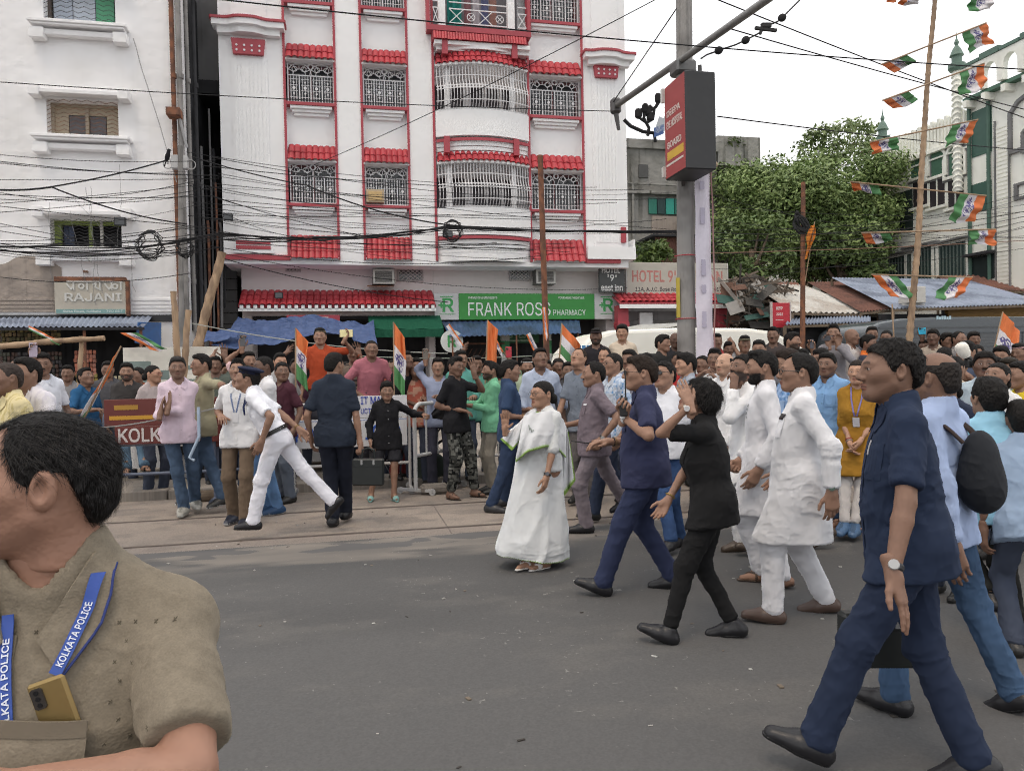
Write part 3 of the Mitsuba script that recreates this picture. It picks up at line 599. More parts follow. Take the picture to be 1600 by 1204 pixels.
        m = sdf_mesh(top_f, lo, hi, o['c'])
        segs = [(E, S, 1.1, .25) for S, E, Wt in ar] + [(E, Wt, 1.1, .8) for S, E, Wt in ar if sl[1]] + [(TP((0, 0, .05)), TP((0, 0, .45)), .9, .35), (TP((0, 0, .0)), TP((0, 0, hemz - .1)), .6, .2)]
        v = np.asarray(m.vertices); n = vnormals(m); v = wrinkle(v, n, segs, {'shirt': .007}.get(topk, .0052), seed + 50, 1)
        m = trimesh.Trimesh(v, m.faces, process=False)
        q = (v - hip) @ Rt; col = np.asarray(top, float)
        if pattern and pattern[0] != 'camo': col = np.tile(col, (len(v), 1)); col = PATTERN[pattern[0]](q, v, col, pattern, ar, E=None)
        part({'kurta': 'kurta', 'kurti': 'kurta'}.get(topk, 'shirt'), toW(m), 'cloth', k, smooth=True, color=col)
        J['top_f'] = top_f
    # ---- shoes
    J['hseed'] = seed
    if collar and topk == 'shirt' and lod != 'far': collar_flaps(np.asarray(top) * .9)(J); placket(np.asarray(top) * .94)(J); buttons(np.asarray(top) * .5)(J); patch('pocket', -.12, -.045, .25, .35, np.asarray(top) * .92, (5, 5), .004)(J)
    if lod != 'far' and hair in ('short', 'quiff', 'curly', 'thick', 'recede') and not (isinstance(extra, list) and lod == 'hero' and spec in ('guard', 'foreground')): strands(900, .018, .0009, seed, .0014, (0, -.05, .11), hair, o['hair'], np.asarray(hairc) * .8)(J)
    if not nolegs:
        for H, K, A, pit, yw in lg:
            if barefoot:
                def so_f(p): fq, sg = foot_frame(p, A, pit, yw); return smax(smax(foot_sdf(fq, sg, .008), fq[:, 2] + .066, .004), -(fq[:, 2] + .086), .004)
                m = sdf_mesh(so_f, A - .24, A + .24, max(.009, o['c'] * .8)); part('sandal_sole', toW(m), 'leather', k, smooth=40, color=np.asarray(shoes))
                def st_f(p):
                    fq, sg = foot_frame(p, A, pit, yw); d = foot_sdf(fq, sg, .007)
                    w = .022 if shoek == 'slide' else .009
                    if shoek == 'slide': return smax(d, np.abs(fq[:, 1] - .085) - .030, .004)
                    a = np.minimum(np.abs(fq[:, 1] - .105 + 1.2 * np.abs(fq[:, 0] + sg * .01)) - w, 9); return smax(smax(d, a, .004), .02 - fq[:, 1] - .0, .004)
                m = sdf_mesh(st_f, A - .24, A + .24, max(.009, o['c'] * .8))
                if len(m.faces): part('sandal_strap', toW(m), 'leather', k, smooth=True, color=np.asarray(shoes) * 1.0)
            else:
                def sh_f(p): fq, sg = foot_frame(p, A, pit, yw); return foot_sdf(fq, sg, .011 if shoek == 'shoe' else .015, shoe=True)
                m = sdf_mesh(sh_f, A - .26, A + .26, max(.009, o['c'] * .8)); v = np.asarray(m.vertices); fq, sg = foot_frame(v, A, pit, yw)
                col = np.tile(np.asarray(shoes, float), (len(v), 1))
                if sole is not None: col[fq[:, 2] < -.062] = sole
                if shoek == 'sneaker': v = v; col[(fq[:, 1] > .02) & (np.abs(fq[:, 0]) < .02) & (fq[:, 2] > -.03)] *= .6
                part('shoe', toW(m), 'leather', k, smooth=True, color=col)
                if lod == 'hero':
                    M = rot((0, 0, 1), -yw) @ rot((1, 0, 0), pit); part('laces', toW(cat([tube([A + M @ np.array(q_) for q_ in ((-.026, y_, z_ - .006), (0, y_ + .008, z_ + .006), (.026, y_, z_ - .006))], .0035, 5) for y_, z_ in ((.030, .004), (.052, -.006), (.074, -.014))])), 'leather', k, color=np.asarray(shoes) * 1.6 + .01)
                if sole is None and lod != 'far':
                    def sl_f(p): fq, sg = foot_frame(p, A, pit, yw); d = foot_sdf(fq, sg, .015, shoe=True); return smax(smax(d, fq[:, 2] + .068, .003), -(fq[:, 2] + .086), .003)
                    m = sdf_mesh(sl_f, A - .26, A + .26, max(.009, o['c'] * .8)); part('shoe_sole', toW(m), 'leather', k, smooth=40, color=np.asarray(shoes) * .6 + .004)
    PEOPLE[spec] = J
    if extra:
        for e in (extra if isinstance(extra, list) else [extra]): e(J)
    return J
def foot_frame(p, A, pit, yw):
    M = rot((0, 0, 1), -yw) @ rot((1, 0, 0), pit); sg = 1 if yw > 0 else -1
    return ((p - np.asarray(A, p.dtype)) @ M.astype(p.dtype)), sg
def foot_sdf(q, sg, ex, shoe=False):
    w = 1.18; qq = q / np.array([1.12, 1, 1], q.dtype)
    d = rcone(qq, (0, -.045, -.046), (0, .05, -.044), .032 + ex, .034 + ex); d = smin(d, rcone(qq, (0, .05, -.046), (sg * .008 * -1, .142 + ex, -.062), .033 + ex, .020 + ex), .03)
    d = smin(d, rcone(qq, (0, -.012, -.03), (0, -.006, .02 if shoe else .06), .036 + ex, .032 + ex * .6), .03)
    if shoe: d = smax(d, q[:, 2] - .028, .01)
    return smax(d, -(q[:, 2] + .085), .008)
def camo(v, seed):
    a = vnoise(v, 22, 4); b = vnoise(v, 26, 5); c = np.tile(np.array([.035, .037, .034]), (len(v), 1)); c[a > .55] = (.11, .112, .10); c[b > .66] = (.008, .009, .009); c[(a < .33) & (b < .5)] = (.17, .175, .16); return c
def pat_stripe(q, v, col, pt, ar, E):
    _, c2, period, duty = pt[:4]; m = (q[:, 2] / period) % 1 < duty; col[m] = np.asarray(c2); return col
def pat_vstripe(q, v, col, pt, ar, E):
    _, c2, period, duty = pt[:4]; m = (q[:, 0] / period) % 1 < duty; col[m] = np.asarray(c2); return col
def pat_check(q, v, col, pt, ar, E):
    _, c2, period, duty = pt[:4]; m = (((q[:, 0] + q[:, 1] * .3) / period) % 1 < duty).astype(float) + ((q[:, 2] / period) % 1 < duty); col += (np.asarray(c2) - col) * (m * .5)[:, None]; return col
def pat_blotch(q, v, col, pt, ar, E):
    _, c2, sc, th = pt[:4]; m = vnoise(v, sc, 8) > th; col[m] = np.asarray(c2); return col
def pat_graphic(q, v, col, pt, ar, E):      # a small print on the chest
    _, c2, x0, x1, z0, z1 = pt; m = (q[:, 1] > .03) & (q[:, 0] > x0) & (q[:, 0] < x1) & (q[:, 2] > z0) & (q[:, 2] < z1); col[m & (vnoise(v, 60, 3) > .42)] = np.asarray(c2); return col
PATTERN = {'stripe': pat_stripe, 'vstripe': pat_vstripe, 'check': pat_check, 'blotch': pat_blotch, 'graphic': pat_graphic}
# ------------------------------------------------------------------ the setting: ground
struct('road', bx(-70, 90, -12, 7.62, -.3, 0), 'asphalt')
struct('tramway_strip', cat([bx(-70, 90, 7.62, 7.915, -.3, -.002), bx(-70, 90, 8.0, 9.335, -.3, -.002), bx(-70, 90, 9.42, 10.95, -.3, -.002), bx(-70, 90, 7.915, 8.0, -.3, -.035), bx(-70, 90, 9.335, 9.42, -.3, -.035)]), 'track_concrete')
_r = thing('tram_rail', kind='structure'); part(None, cat([bx(-70, 90, 7.925, 7.965, -.03, .006), bx(-70, 90, 9.345, 9.385, -.03, .006)]), 'metal', _r, color=(.20, .17, .15))
_r = thing('track_joint', kind='structure'); part(None, cat([bx(x, x + .012, 7.63, 9.33, -.1, .001) for x in np.arange(-30, 60, 6.2)] + [bx(x + 1.2, x + 1.212, 9.43, 10.94, -.1, .001) for x in np.arange(-30, 60, 3.1)]), 'matte', _r, color=(.13, .112, .10))
struct('kerb', cat([cbx(x, x + 1.18, 10.95, 11.15, -.2, .13, .015) for x in np.arange(-30, 60, 1.2)]), 'footpath_concrete')
struct('footpath', bx(-70, 90, 11.15, 60, -.3, .12), 'footpath_concrete')
# ------------------------------------------------------------------ red and white apartment building
YF = 23.3
AB = thing('apartment_building', 'tall white apartment building with red trim lines, red tiled window hoods and curved grilled balconies', 'building')
def hb(x0, x1, z0, z1, y0, y1): return bx(x0, x1, YF - y1, YF - y0, z0, z1)       # y0..y1: how far it stands out of the facade
TOP = 15.8
BAYS = {'A': (-1.56, -.15), 'B': (.64, 2.0), 'D': (5.83, 7.55)}
bands = [6.72, 9.70, 12.68]
wall = []
for x0, x1 in ((-3.42, -1.6), (-.13, .62), (2.02, 2.79), (7.59, 9.05)): wall.append(hb(x0, x1, 5.08, TOP, -9, 0))
wall.append(hb(-3.42, 9.05, TOP, TOP + .4, -9, .1)); wall.append(hb(-3.42, 9.05, 4.95, 5.08, -9, -.002))
for n, (x0, x1) in BAYS.items():                                       # bay infill with window openings
    z = 5.08
    for b in bands:
        wall.append(hb(x0 - .04, x1 + .04, z, b + .06, -.9, -.24)); z = b + 1.28
    wall.append(hb(x0 - .04, x1 + .04, z, TOP, -.9, -.24))
    wall.append(hb(x0 - .04, x1 + .04, 5.08, TOP, -9, -1.2))
wall.append(hb(2.79, 5.83, 5.08, TOP, -9, -1.4))
part('wall', cat(wall), 'white_wall', AB)
GW = [bx(-3.08, 9.0, 24.3, 31, 3.5, 4.95), bx(-3.08, -2.8, 24.3, 31, 0, 3.5), bx(2.6, 2.8, 24.3, 31, 0, 3.5), bx(8.6, 9.0, 24.3, 31, 0, 3.5), bx(-2.8, 2.6, 25.7, 31, 0, 3.5), bx(2.8, 8.6, 25.7, 31, 0, 3.5)]
part('mezzanine_wall', cat(GW), 'pinkish_wall', AB)
part('wall_seam', bx(2.765, 2.79, 24.28, 24.3, 2.5, 4.95), 'paint', AB, color=(.60, .58, .58))
red = []                                                               # red trim lines
for x in (-1.6, -.15, .62, 2.0, 2.79, 5.79, 7.57): red.append(hb(x - .035, x + .035, 5.1, TOP, 0, .045))
red += [hb(-3.5, -1.56, 5.06, 5.21, 0, .09), hb(7.6, 8.75, 5.08, 5.24, 0, .09)]
for b in bands:
    for n, (x0, x1) in BAYS.items(): red.append(hb(x0, x1, b - .055, b + .035, -.24, .06))
part('red_trim', cat(red), 'red_paint', AB)
for b in bands:
    for n, (x0, x1) in BAYS.items():
        for k in range(3): part('moulding', hb(x0 + .1 + .05 * k, x1 - .1 - .05 * k, b - .14 - .085 * k, b - .06 - .085 * k, -.24, .02 - .075 * k), 'white_wall', AB)
for b in (6.74, 9.72):
    for n, (x0, x1) in BAYS.items(): part('moulding', hb(x0, x1, b + 1.25, b + 1.31, -.24, .03), 'white_wall', AB)
for n, (x0, x1) in BAYS.items(): part('moulding', hb(x0, x1, 5.09, 5.17, -.24, .03), 'white_wall', AB)
# half-round roof tiles
def tile_shape(r, L, th=.012):
    a = np.linspace(0, np.pi, 7); o = np.stack([np.cos(a) * r, np.sin(a) * r * .75], 1); i = np.stack([np.cos(a) * (r - th), np.sin(a) * (r * .75 - th)], 1)
    pr = np.vstack([o, i[::-1]]); m = trimesh.creation.extrude_polygon(Polygon(pr), L, engine='earcut'); return m
_TILE = {}
def tile_row(parent, f, u0, u1, n, rows, r, L, slope=None, mat='red_tile', every=True, name='roof_tile'):
    """tiles over a strip: f(u, v) -> (point, along, down) for u across and v down the slope"""
    ms = []
    for j in range(rows):
        for i in range(n):
            u = u0 + (u1 - u0) * (i + .5) / n; p, al, dn = f(u, (j) * L * .86 + .03 * rnd.random())
            nn = unit(np.cross(dn, al)); nn = nn if nn[2] > 0 else -nn
            m = place(tile_shape(r, L), p + nn * (.022 * (rows - j) * 0 + .008 + .024 * (rows - 1 - j)), al, nn, dn); m.apply_translation(rnd.normal(0, .003, 3)); ms.append(m)
    if every:
        for m in ms: part(name, m, mat, parent)
    else: part(name, cat(ms), mat, parent, kind='stuff')
rnd = np.random.default_rng(11)
def straight(x0, yproj0, yproj1, z0, z1):
    dn = unit((0, -(yproj1 - yproj0), z1 - z0))
    return lambda u, v: (np.array([u, YF - yproj0, z0]) + dn * v, np.array([1.0, 0, 0]), dn)
for n, (x0, x1) in BAYS.items():
    for zb, rows in ((8.03, 2), (11.01, 2), (5.18, 3)):
        aw = part('tile_hood', sheet(np.array([[(x, YF + .2, zb + .42 + .14 * (rows - 2)), (x, YF - .1, zb + .03)] for x in (x0, x1)]), .03), 'red_paint', AB)
        tile_row(aw, straight(0, -.2, .12, zb + .45 + .16 * (rows - 2), zb + .02), x0 + .02, x1 - .02, 8, rows, (x1 - x0) / 8 * .5, .32 if rows == 2 else .29)
        part('scalloped_edge', cat([hb(x0 + (x1 - x0) * (i + .5) / 8 - .05, x0 + (x1 - x0) * (i + .5) / 8 + .05, zb - .05, zb + .05, .0, .11) for i in range(8)] + [hb(x0, x1, zb - .06, zb - .02, -.2, .1)]), 'white_wall', AB)
# ornamental window grilles
def grille(x0, x1, z0, z1, y, seed=0):
    ms = []; W = x1 - x0; H = z1 - z0; t = .011; zs = z0 + H * .68
    def ln(a, b, r=t): ms.append(bar((a[0], y, a[1]), (b[0], y, b[1]), r * 2, r * 2, up=(0, 1, 0)))
    def circ(cx, cz, r, a0=0, a1=360, n=14, rr=t): 
        a = np.radians(np.linspace(a0, a1, n)); ms.append(tube(np.stack([cx + r * np.cos(a), a * 0 + y, cz + r * np.sin(a)], 1), rr, 4))
    ln((x0, z0), (x1, z0), .016); ln((x0, z1), (x1, z1), .016); ln((x0, zs), (x1, zs), .014); ln((x0, z0), (x0, z1), .016); ln((x1, z0), (x1, z1), .016)
    for k in range(1, 16): ln((x0 + W * k / 16, z0), (x0 + W * k / 16, zs), .0075)
    for k in range(1, 4): ln((x0 + W * k / 4, z0), (x0 + W * k / 4, zs), .015)
    for k in range(4):
        cx = x0 + W * (k + .5) / 4
        for f, r in ((.36, .045), (.22, .028), (.5, .028)):
            ms.append(place(trimesh.creation.cylinder(radius=r, height=.02, sections=10), (cx, y, z0 + H * f), (1, 0, 0), (0, 0, 1), (0, -1, 0)))
        for f in (.12, .29, .43, .58): ln((cx - W * .09, z0 + H * f), (cx + W * .09, z0 + H * f), .007)
    hh = z1 - zs
    for k in range(2):
        cx = x0 + W * (k + .5) / 2
        circ(cx, zs, hh * .95, 5, 175); circ(cx, zs, hh * .5, 0, 180); circ(cx - W * .1, zs + hh * .5, hh * .2); circ(cx + W * .1, zs + hh * .5, hh * .2)
        for an in (30, 60, 90, 120, 150): ln((cx + hh * .5 * math.cos(math.radians(an)), zs + hh * .5 * math.sin(math.radians(an))), (cx + hh * .92 * math.cos(math.radians(an)), zs + hh * .92 * math.sin(math.radians(an))), .008)
        circ(cx - W * .24, zs + hh * .72, hh * .2); circ(cx + W * .24, zs + hh * .72, hh * .2)
    return cat(ms)
WHITE = (.66, .66, .67)
for n, (x0, x1) in BAYS.items():
    for b in bands:
        w = part('window', cat([hb(x0 + .02, x1 - .02, b + .06, b + .12, -.5, -.4), hb(x0 + .02, x1 - .02, b + 1.2, b + 1.26, -.5, -.4), hb(x0 + .02, x0 + .09, b + .12, b + 1.2, -.5, -.4), hb(x1 - .09, x1 - .02, b + .12, b + 1.2, -.5, -.4), hb((x0 + x1) / 2 - .03, (x0 + x1) / 2 + .03, b + .12, b + 1.2, -.5, -.4)]), 'paint', AB, color=(.16, .07, .075) if n != 'B' else (.2, .2, .21))
        part('pane', hb(x0 + .09, x1 - .09, b + .12, b + 1.2, -.47, -.45), 'window_glass', w)
        part('grille', grille(x0 + .05, x1 - .05, b + .08, b + 1.24, YF + .12), 'paint', w, color=WHITE)
# the boxed cooler in one window
k = thing('window_air_cooler', 'old brown window cooler box sitting behind the grille of the second column of windows', 'air cooler')
part('body', cbx(.69, 1.22, YF - .08, YF + .4, 6.83, 7.22), 'paint', k, color=(.42, .33, .22)); part('front_panel', cbx(.75, 1.16, YF - .11, YF - .078, 6.88, 7.15), 'matte', k, color=(.50, .36, .18))
# pilasters and capitals of the wings
def pilaster(x0, x1, n, capz):
    ms = [hb(x0 - .05, x1 + .05, 5.25, TOP, 0, .05)]
    for i in range(n):
        w = (x1 - x0) / n; ms.append(hb(x0 + w * i + w * .14, x0 + w * (i + 1) - w * .14, 5.75, capz - .32, .05, .072))
    ms += [hb(x0 - .12, x1 + .12, 5.25, 5.32, .05, .13), hb(x0 - .08, x1 + .08, 5.32, 5.5, .05, .1)]
    return cat(ms)
part('pilaster', pilaster(-3.02, -2.12, 8, 11.55), 'white_wall', AB); part('pilaster', pilaster(7.95, 8.75, 7, 11.4), 'white_wall', AB)
for x0, x1, cz in ((-3.0, -2.16, 10.98), (7.98, 8.72, 11.0)):
    pts = np.array([(x0, 0), (x1, 0), (x1 + .05, .44), (x0 - .05, .44)]); c = onwall(poly(Polygon(pts), .14), 0, YF - .05, cz)
    kk = part('capital', c, 'red_paint', AB)
    for i in range(4):
        for j in range(2): part('stud', place(trimesh.creation.cylinder(radius=.032, height=.03, sections=8), (x0 + (x1 - x0) * (i + .5) / 4, YF - .2, cz + .1 + .14 * j), (1, 0, 0), (0, 0, 1), (0, -1, 0)), 'paint', kk, color=WHITE)
    for z in (5.36, 5.5): part('base_band', hb(x0 - .06, x1 + .06, z, z + .1, .1, .14), 'red_paint', AB)
def cornice(x0, x1, z, bump):
    n = 26; xs = np.linspace(x0, x1, n); out = .35 + .16 * np.exp(-((xs - bump) / .42) ** 4)
    ring = [(x, -o) for x, o in zip(xs, out)] + [(x1, .1), (x0, .1)]
    pg = Polygon(ring); m = poly(pg, .16); m.apply_translation((0, YF, z)); m2 = poly(pg.buffer(.05), .07); m2.apply_translation((0, YF, z + .16)); m3 = poly(pg.buffer(-.13), .18); m3.apply_translation((0, YF, z - .18)); return cat([m, m3]), m2
for x0, x1, z, b in ((-3.55, -1.56, 11.72, -2.6), (7.6, 9.25, 11.55, 8.35)):
    a, c = cornice(x0, x1, z, b); part('cornice', a, 'white_wall', AB); part('cornice_edge', c, 'red_paint', AB)
part('terrace_box', cat([hb(7.62, 9.25, 5.2, 5.6, .1, .16), hb(9.19, 9.25, 5.2, 5.85, -1, .1)]), 'white_wall', AB)
part('corner_block', hb(8.78, 8.95, 5.75, 6.25, .0, .1), 'red_paint', AB)
# bowed balconies
def bow(x, z, out0=.0, bulge=.42):
    t = (x - 2.86) / (5.76 - 2.86); return YF - out0 - bulge * 4 * t * (1 - t)
bX = np.linspace(2.86, 5.76, 25)
for b in (6.7, 9.68):
    bl = part('balcony', sheet(np.array([[(x, bow(x, 0), zz) for x in bX] for zz in (b - .84 if b < 9 else b - .80, b)]), .1), 'white_wall', AB)
    part('slab', cat([sheet(np.array([[(x, YF + 1.4, zz), (x, bow(x, 0, -.04), zz)] for x in bX]), .08) for zz in (b - .1,)]), 'white_wall', bl)
    part('edge_line', sheet(np.array([[(x, bow(x, 0, .06), zz) for x in bX] for zz in (b - .97, b - .88)]), .05), 'red_paint', bl)
    part('soffit', cat([sheet(np.array([[(x, bow(x, 0, -.02 - .03 * q), b - .99 - .13 * q - dz) for x in bX] for dz in (.0, .11)]), .04) for q in range(3)]), 'white_wall', bl)
    bars = []
    prof = [(0, .02), (.12, .26), (.3, .34), (.45, .26), (.62, .08), (.75, .02), (1, .0)]
    pz, po = np.array(prof).T; H = 1.32
    for i in range(31):
        x = 2.9 + (5.72 - 2.9) * i / 30; zs = np.linspace(0, 1, 9); o = np.interp(zs, pz, po)
        bars.append(tube(np.stack([zs * 0 + x, bow(x, 0) - o * .8, b + .03 + zs * H], 1), .013, 5))
    for zf in (.0, .15, .42, .5, .76, 1.0):
        o = np.interp(zf, pz, po) * .8; bars.append(tube([(x, bow(x, 0) - o, b + .03 + zf * H) for x in bX], .015, 5))
    for i in range(30):
        x = 2.9 + (5.72 - 2.9) * (i + .5) / 30; o = np.interp(.46, pz, po) * .8; a = np.linspace(0, 2 * np.pi, 8); bars.append(tube(np.stack([x + .035 * np.cos(a), a * 0 + bow(x, 0) - o, b + .03 + .46 * H + .045 * np.sin(a)], 1), .008, 4))
    part('apron', sheet(np.array([[(x, bow(x, 0, -.10), zz) for x in bX] for zz in (b - 1.62, b - 1.28)]), .05), 'white_wall', bl) if b < 9 else None
    part('grille', cat(bars), 'paint', bl, color=WHITE)
    for x in (3.15, 5.2): part('column', bx(x, x + .14, YF - .05, YF + .1, b, b + 1.4), 'white_wall', bl)
    for x in (3.0, 3.5, 4.2, 4.7, 5.25): part('door', bx(x, x + .42, YF + 1.36, YF + 1.4, b - .05, b + 1.3), 'paint', bl, color=(.06, .055, .06))
    fz = b + 1.36
    part('fascia', sheet(np.array([[(x, bow(x, 0, .04), zz) for x in bX] for zz in (fz, fz + .07)]), .06), 'white_wall', bl)
    rf = part('tile_hood', sheet(np.array([[(x, bow(x, 0, -.26), fz + .43), (x, bow(x, 0, .08), fz + .05)] for x in bX]), .03), 'red_paint', AB)
    def f(u, v):
        e = .01; q = np.array([u, bow(u, 0, -.26), fz + .45]); q2 = np.array([u, bow(u, 0, .10), fz + .05]); dn = unit(q2 - q); al = unit(np.array([u + e, bow(u + e, 0), 0]) - np.array([u, bow(u, 0), 0])); return q + dn * v, al, dn
    tile_row(rf, f, 2.88, 5.76, 17, 2, .085, .30)
    part('scalloped_edge', cat([bx(x - .045, x + .045, bow(x, 0, .10) - .0, bow(x, 0, .0), fz - .02, fz + .07) for x in np.linspace(2.95, 5.7, 17)]), 'white_wall', AB)
    for x in (3.05, 5.22): part('roof_post', bx(x, x + .17, YF - .36, YF - .2, fz + .28, fz + .78), 'red_paint', AB)
    part('arch_moulding', cat([sheet(np.array([[(x, bow(x, 0, -.1 - .08 * q), fz + .5 + .12 * q + dz) for x in bX] for dz in (0, .09)]), .05) for q in range(3)]), 'white_wall', AB)
# top loggia with flat railing, red ledge and small tiles
part('ledge', cat([hb(2.6, 5.84, 12.02, 12.18, -.3, .34), hb(2.6, 2.7, 12.18, TOP, 0, .3), hb(5.74, 5.84, 12.18, TOP, 0, .3)]), 'red_paint', AB)
_k = part('ledge_soffit', cat([hb(2.82, 5.8, 11.62, 11.74, -.3, .34), hb(2.9, 5.8, 11.5, 11.62, -.3, .2)]), 'white_wall', AB)
_k = part('tile_strip', hb(2.76, 5.7, 11.74, 12.02, -.3, .30), 'red_paint', AB)
tile_row(_k, lambda u, v: (np.array([u, YF - .3, 12.0]) + unit((0, -.1, -.26)) * v, np.array([1.0, 0, 0]), unit((0, -.1, -.26))), 2.78, 5.68, 34, 1, .042, .27)
lo = part('loggia', bx(2.79, 5.83, YF + 1.36, YF + 1.4, 12.18, TOP), 'paint', AB, color=(.2, .19, .2))
for x in (2.98, 5.16): part('column', hb(x, x + .22, 12.18, TOP, -.1, .1), 'white_wall', lo)
part('curtain', sheet(np.array([[(x, YF + .25 + .05 * math.sin(x * 30), z) for x in np.linspace(3.3, 3.75, 24)] for z in (12.2, 14)]), .01), 'cloth', lo, color=(.02, .16, .14))
for q in range(4): part('hanging_clothes', sheet(np.array([[(x, YF + .3 + .03 * math.sin(x * 25 + q), z) for x in np.linspace(3.85 + .27 * q, 4.07 + .27 * q, 8)] for z in (12.45 + .06 * (q % 3), 13.6)]), .01), 'cloth', lo, color=((.16, .08, .09), (.3, .28, .3), (.08, .09, .16), (.22, .12, .1))[q])
def xrail(x0, x1, z0, z1):
    y = YF - .22; ms = [bar((x0, y, z), (x1, y, z), .03) for z in (z0, z0 + .12, z0 + .55, z1)]
    for x in np.linspace(x0, x1, max(2, int((x1 - x0) / .42) + 1)): ms.append(bar((x, y, z0), (x, y, z1), .028))
    n = max(1, int((x1 - x0) / .42))
    for i in range(n):
        a, b = x0 + (x1 - x0) * i / n, x0 + (x1 - x0) * (i + 1) / n; c = (a + b) / 2; zc = z0 + .335
        if i % 2 == 0: ms += [bar((a, y, z0 + .12), (b, y, z0 + .55), .022), bar((a, y, z0 + .55), (b, y, z0 + .12), .022)]
        else: 
            t = np.linspace(0, 2 * np.pi, 13); ms.append(tube(np.stack([c + .12 * np.cos(t), t * 0 + y, zc + .12 * np.sin(t)], 1), .013, 4)); ms += [bar((c - .08, y, zc - .08), (c + .08, y, zc + .08), .018), bar((c - .08, y, zc + .08), (c + .08, y, zc - .08), .018)]
    return cat(ms)
part('railing', cat([xrail(3.3, 5.1, 12.2, 12.95), xrail(2.8, 2.96, 12.2, 12.95), xrail(5.45, 5.72, 12.2, 12.95)] + [bar((x, YF - .22, 12.95), (x, YF - .22, TOP), .02) for x in np.arange(3.3, 5.12, .15)]), 'paint', lo, color=WHITE)
# ground floor: long tiled awning over the shops
la = part('shop_awning', sheet(np.array([[(x, 24.3, 4.16), (x, 23.55, 3.72)] for x in (-3.1, 2.76)]), .05), 'red_paint', AB)
_dn = unit((0, -.75, -.44)); tile_row(la, lambda u, v: (np.array([u, 24.3, 4.2]) + _dn * v, np.array([1.0, 0, 0]), _dn), -3.08, 2.74, 30, 3, .097, .33)
part('awning_edge', cat([bx(-3.1, 2.76, 23.53, 23.58, 3.58, 3.66)] + [bx(x - .05, x + .05, 23.5, 23.56, 3.66, 3.76) for x in np.linspace(-3.0, 2.66, 30)]), 'white_wall', AB)
for px, w, h in ((458, .36, .33), (641, .72, .55), (812, .64, .52)):
    c = PY(px, 424 if px > 500 else 414, 24.3); x, z = c[0], c[2]; wv = part('vent_window', cat([bx(x - w / 2 - .05, x + w / 2 + .05, 24.25, 24.3, z - h / 2 - .05, z - h / 2), bx(x - w / 2 - .05, x + w / 2 + .05, 24.25, 24.3, z + h / 2, z + h / 2 + .05), bx(x - w / 2 - .05, x - w / 2, 24.25, 24.3, z - h / 2, z + h / 2), bx(x + w / 2, x + w / 2 + .05, 24.25, 24.3, z - h / 2, z + h / 2)]), 'paint', AB, color=(.36, .34, .34))
    part('pane', bx(x - w / 2, x + w / 2, 24.28, 24.296, z - h / 2, z + h / 2), 'window_glass', wv)
    n = 5 if w > .4 else 3; dg = []
    for i in range(-n, n):
        for sg in (1, -1):
            L = LineString([(x + i * w / n, z - h / 2 * sg), (x + i * w / n + w, z + h / 2 * sg + 0)]).intersection(sbox(x - w / 2, z - h / 2, x + w / 2, z + h / 2))
            if L.length > .05: q = list(L.coords); dg.append(bar((q[0][0], 24.26, q[0][1]), (q[-1][0], 24.26, q[-1][1]), .02))
    part('lattice', cat(dg), 'paint', wv, color=(.5, .48, .48))
for nm, px, lb in (('a', 599, 'window air conditioner with a rusty drip tray above the long red tiled awning'), ('b', 851, 'window air conditioner partly behind the rusty pole above the green shop sign')):
    c = PY(px, 433, 24.0); x, z = c[0], c[2]; k = thing('air_conditioner', lb, 'air conditioner')
    part('casing', cbx(x - .34, x + .34, 23.85, 24.3, z - .24, z + .24), 'paint', k, color=(.13, .125, .12)); each('front_frame', [cbx(x - .33, x + .33, 23.82, 23.86, z + .17, z + .23, .005), cbx(x - .33, x + .33, 23.82, 23.86, z - .23, z - .17, .005), cbx(x - .33, x - .26, 23.82, 23.86, z - .17, z + .17, .005), cbx(x + .26, x + .33, 23.82, 23.86, z - .17, z + .17, .005)], 'paint', k, color=(.52, .51, .48))
    for i in range(7): part('louvre', bar((x - .26, 23.83, z - .15 + i * .05), (x + .26, 23.83, z - .15 + i * .05), .012), 'paint', k, color=(.3, .3, .29))
    if nm == 'a': part('drip_tray', sheet(np.array([[(x - .5, 24.2, z - .24), (x - .5, 23.6, z - .33)], [(x + .3, 24.2, z - .24), (x + .3, 23.6, z - .33)]]), .02), 'rust', k)
# shops below: dark interiors
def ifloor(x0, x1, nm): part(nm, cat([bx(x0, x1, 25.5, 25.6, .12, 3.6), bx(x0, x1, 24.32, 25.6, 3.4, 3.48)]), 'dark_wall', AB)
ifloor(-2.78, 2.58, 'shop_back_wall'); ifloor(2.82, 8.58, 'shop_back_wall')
k = thing('shop_canopy', 'dark green fabric shop canopy under the long red tiled awning', 'canopy')
a, b = PY(590, 490, 23.0), PY(678, 515, 23.0); part('canopy_sheet', sheet(np.array([[(x, 23.9, a[2]), (x, 23.0, b[2] + .02 + .02 * math.sin(x * 9))] for x in np.linspace(a[0] - .25, b[0] + .3, 20)]), .02), 'cloth', k, color=(.012, .085, .05))
part('canopy_valance', sheet(np.array([[(x, 22.99, b[2] + .02), (x, 22.97 + .02 * math.sin(x * 20), b[2] - .22)] for x in np.linspace(a[0] - .25, b[0] + .3, 40)]), .01), 'cloth', k, color=(.012, .075, .045))
k = thing('shop_board', 'dull red shop signboard half hidden above the blue tarpaulin', 'sign')
a, b = PY(448, 508, 23.2), PY(531, 492, 23.2); part('board', cbx(a[0], b[0], 23.2, 23.26, a[2], b[2]), 'paint', k, color=(.30, .04, .06)); part('panel', bx(a[0] + .85, a[0] + 1.2, 23.185, 23.2, a[2] + .05, b[2] - .05), 'paint', k, color=(.45, .33, .34))
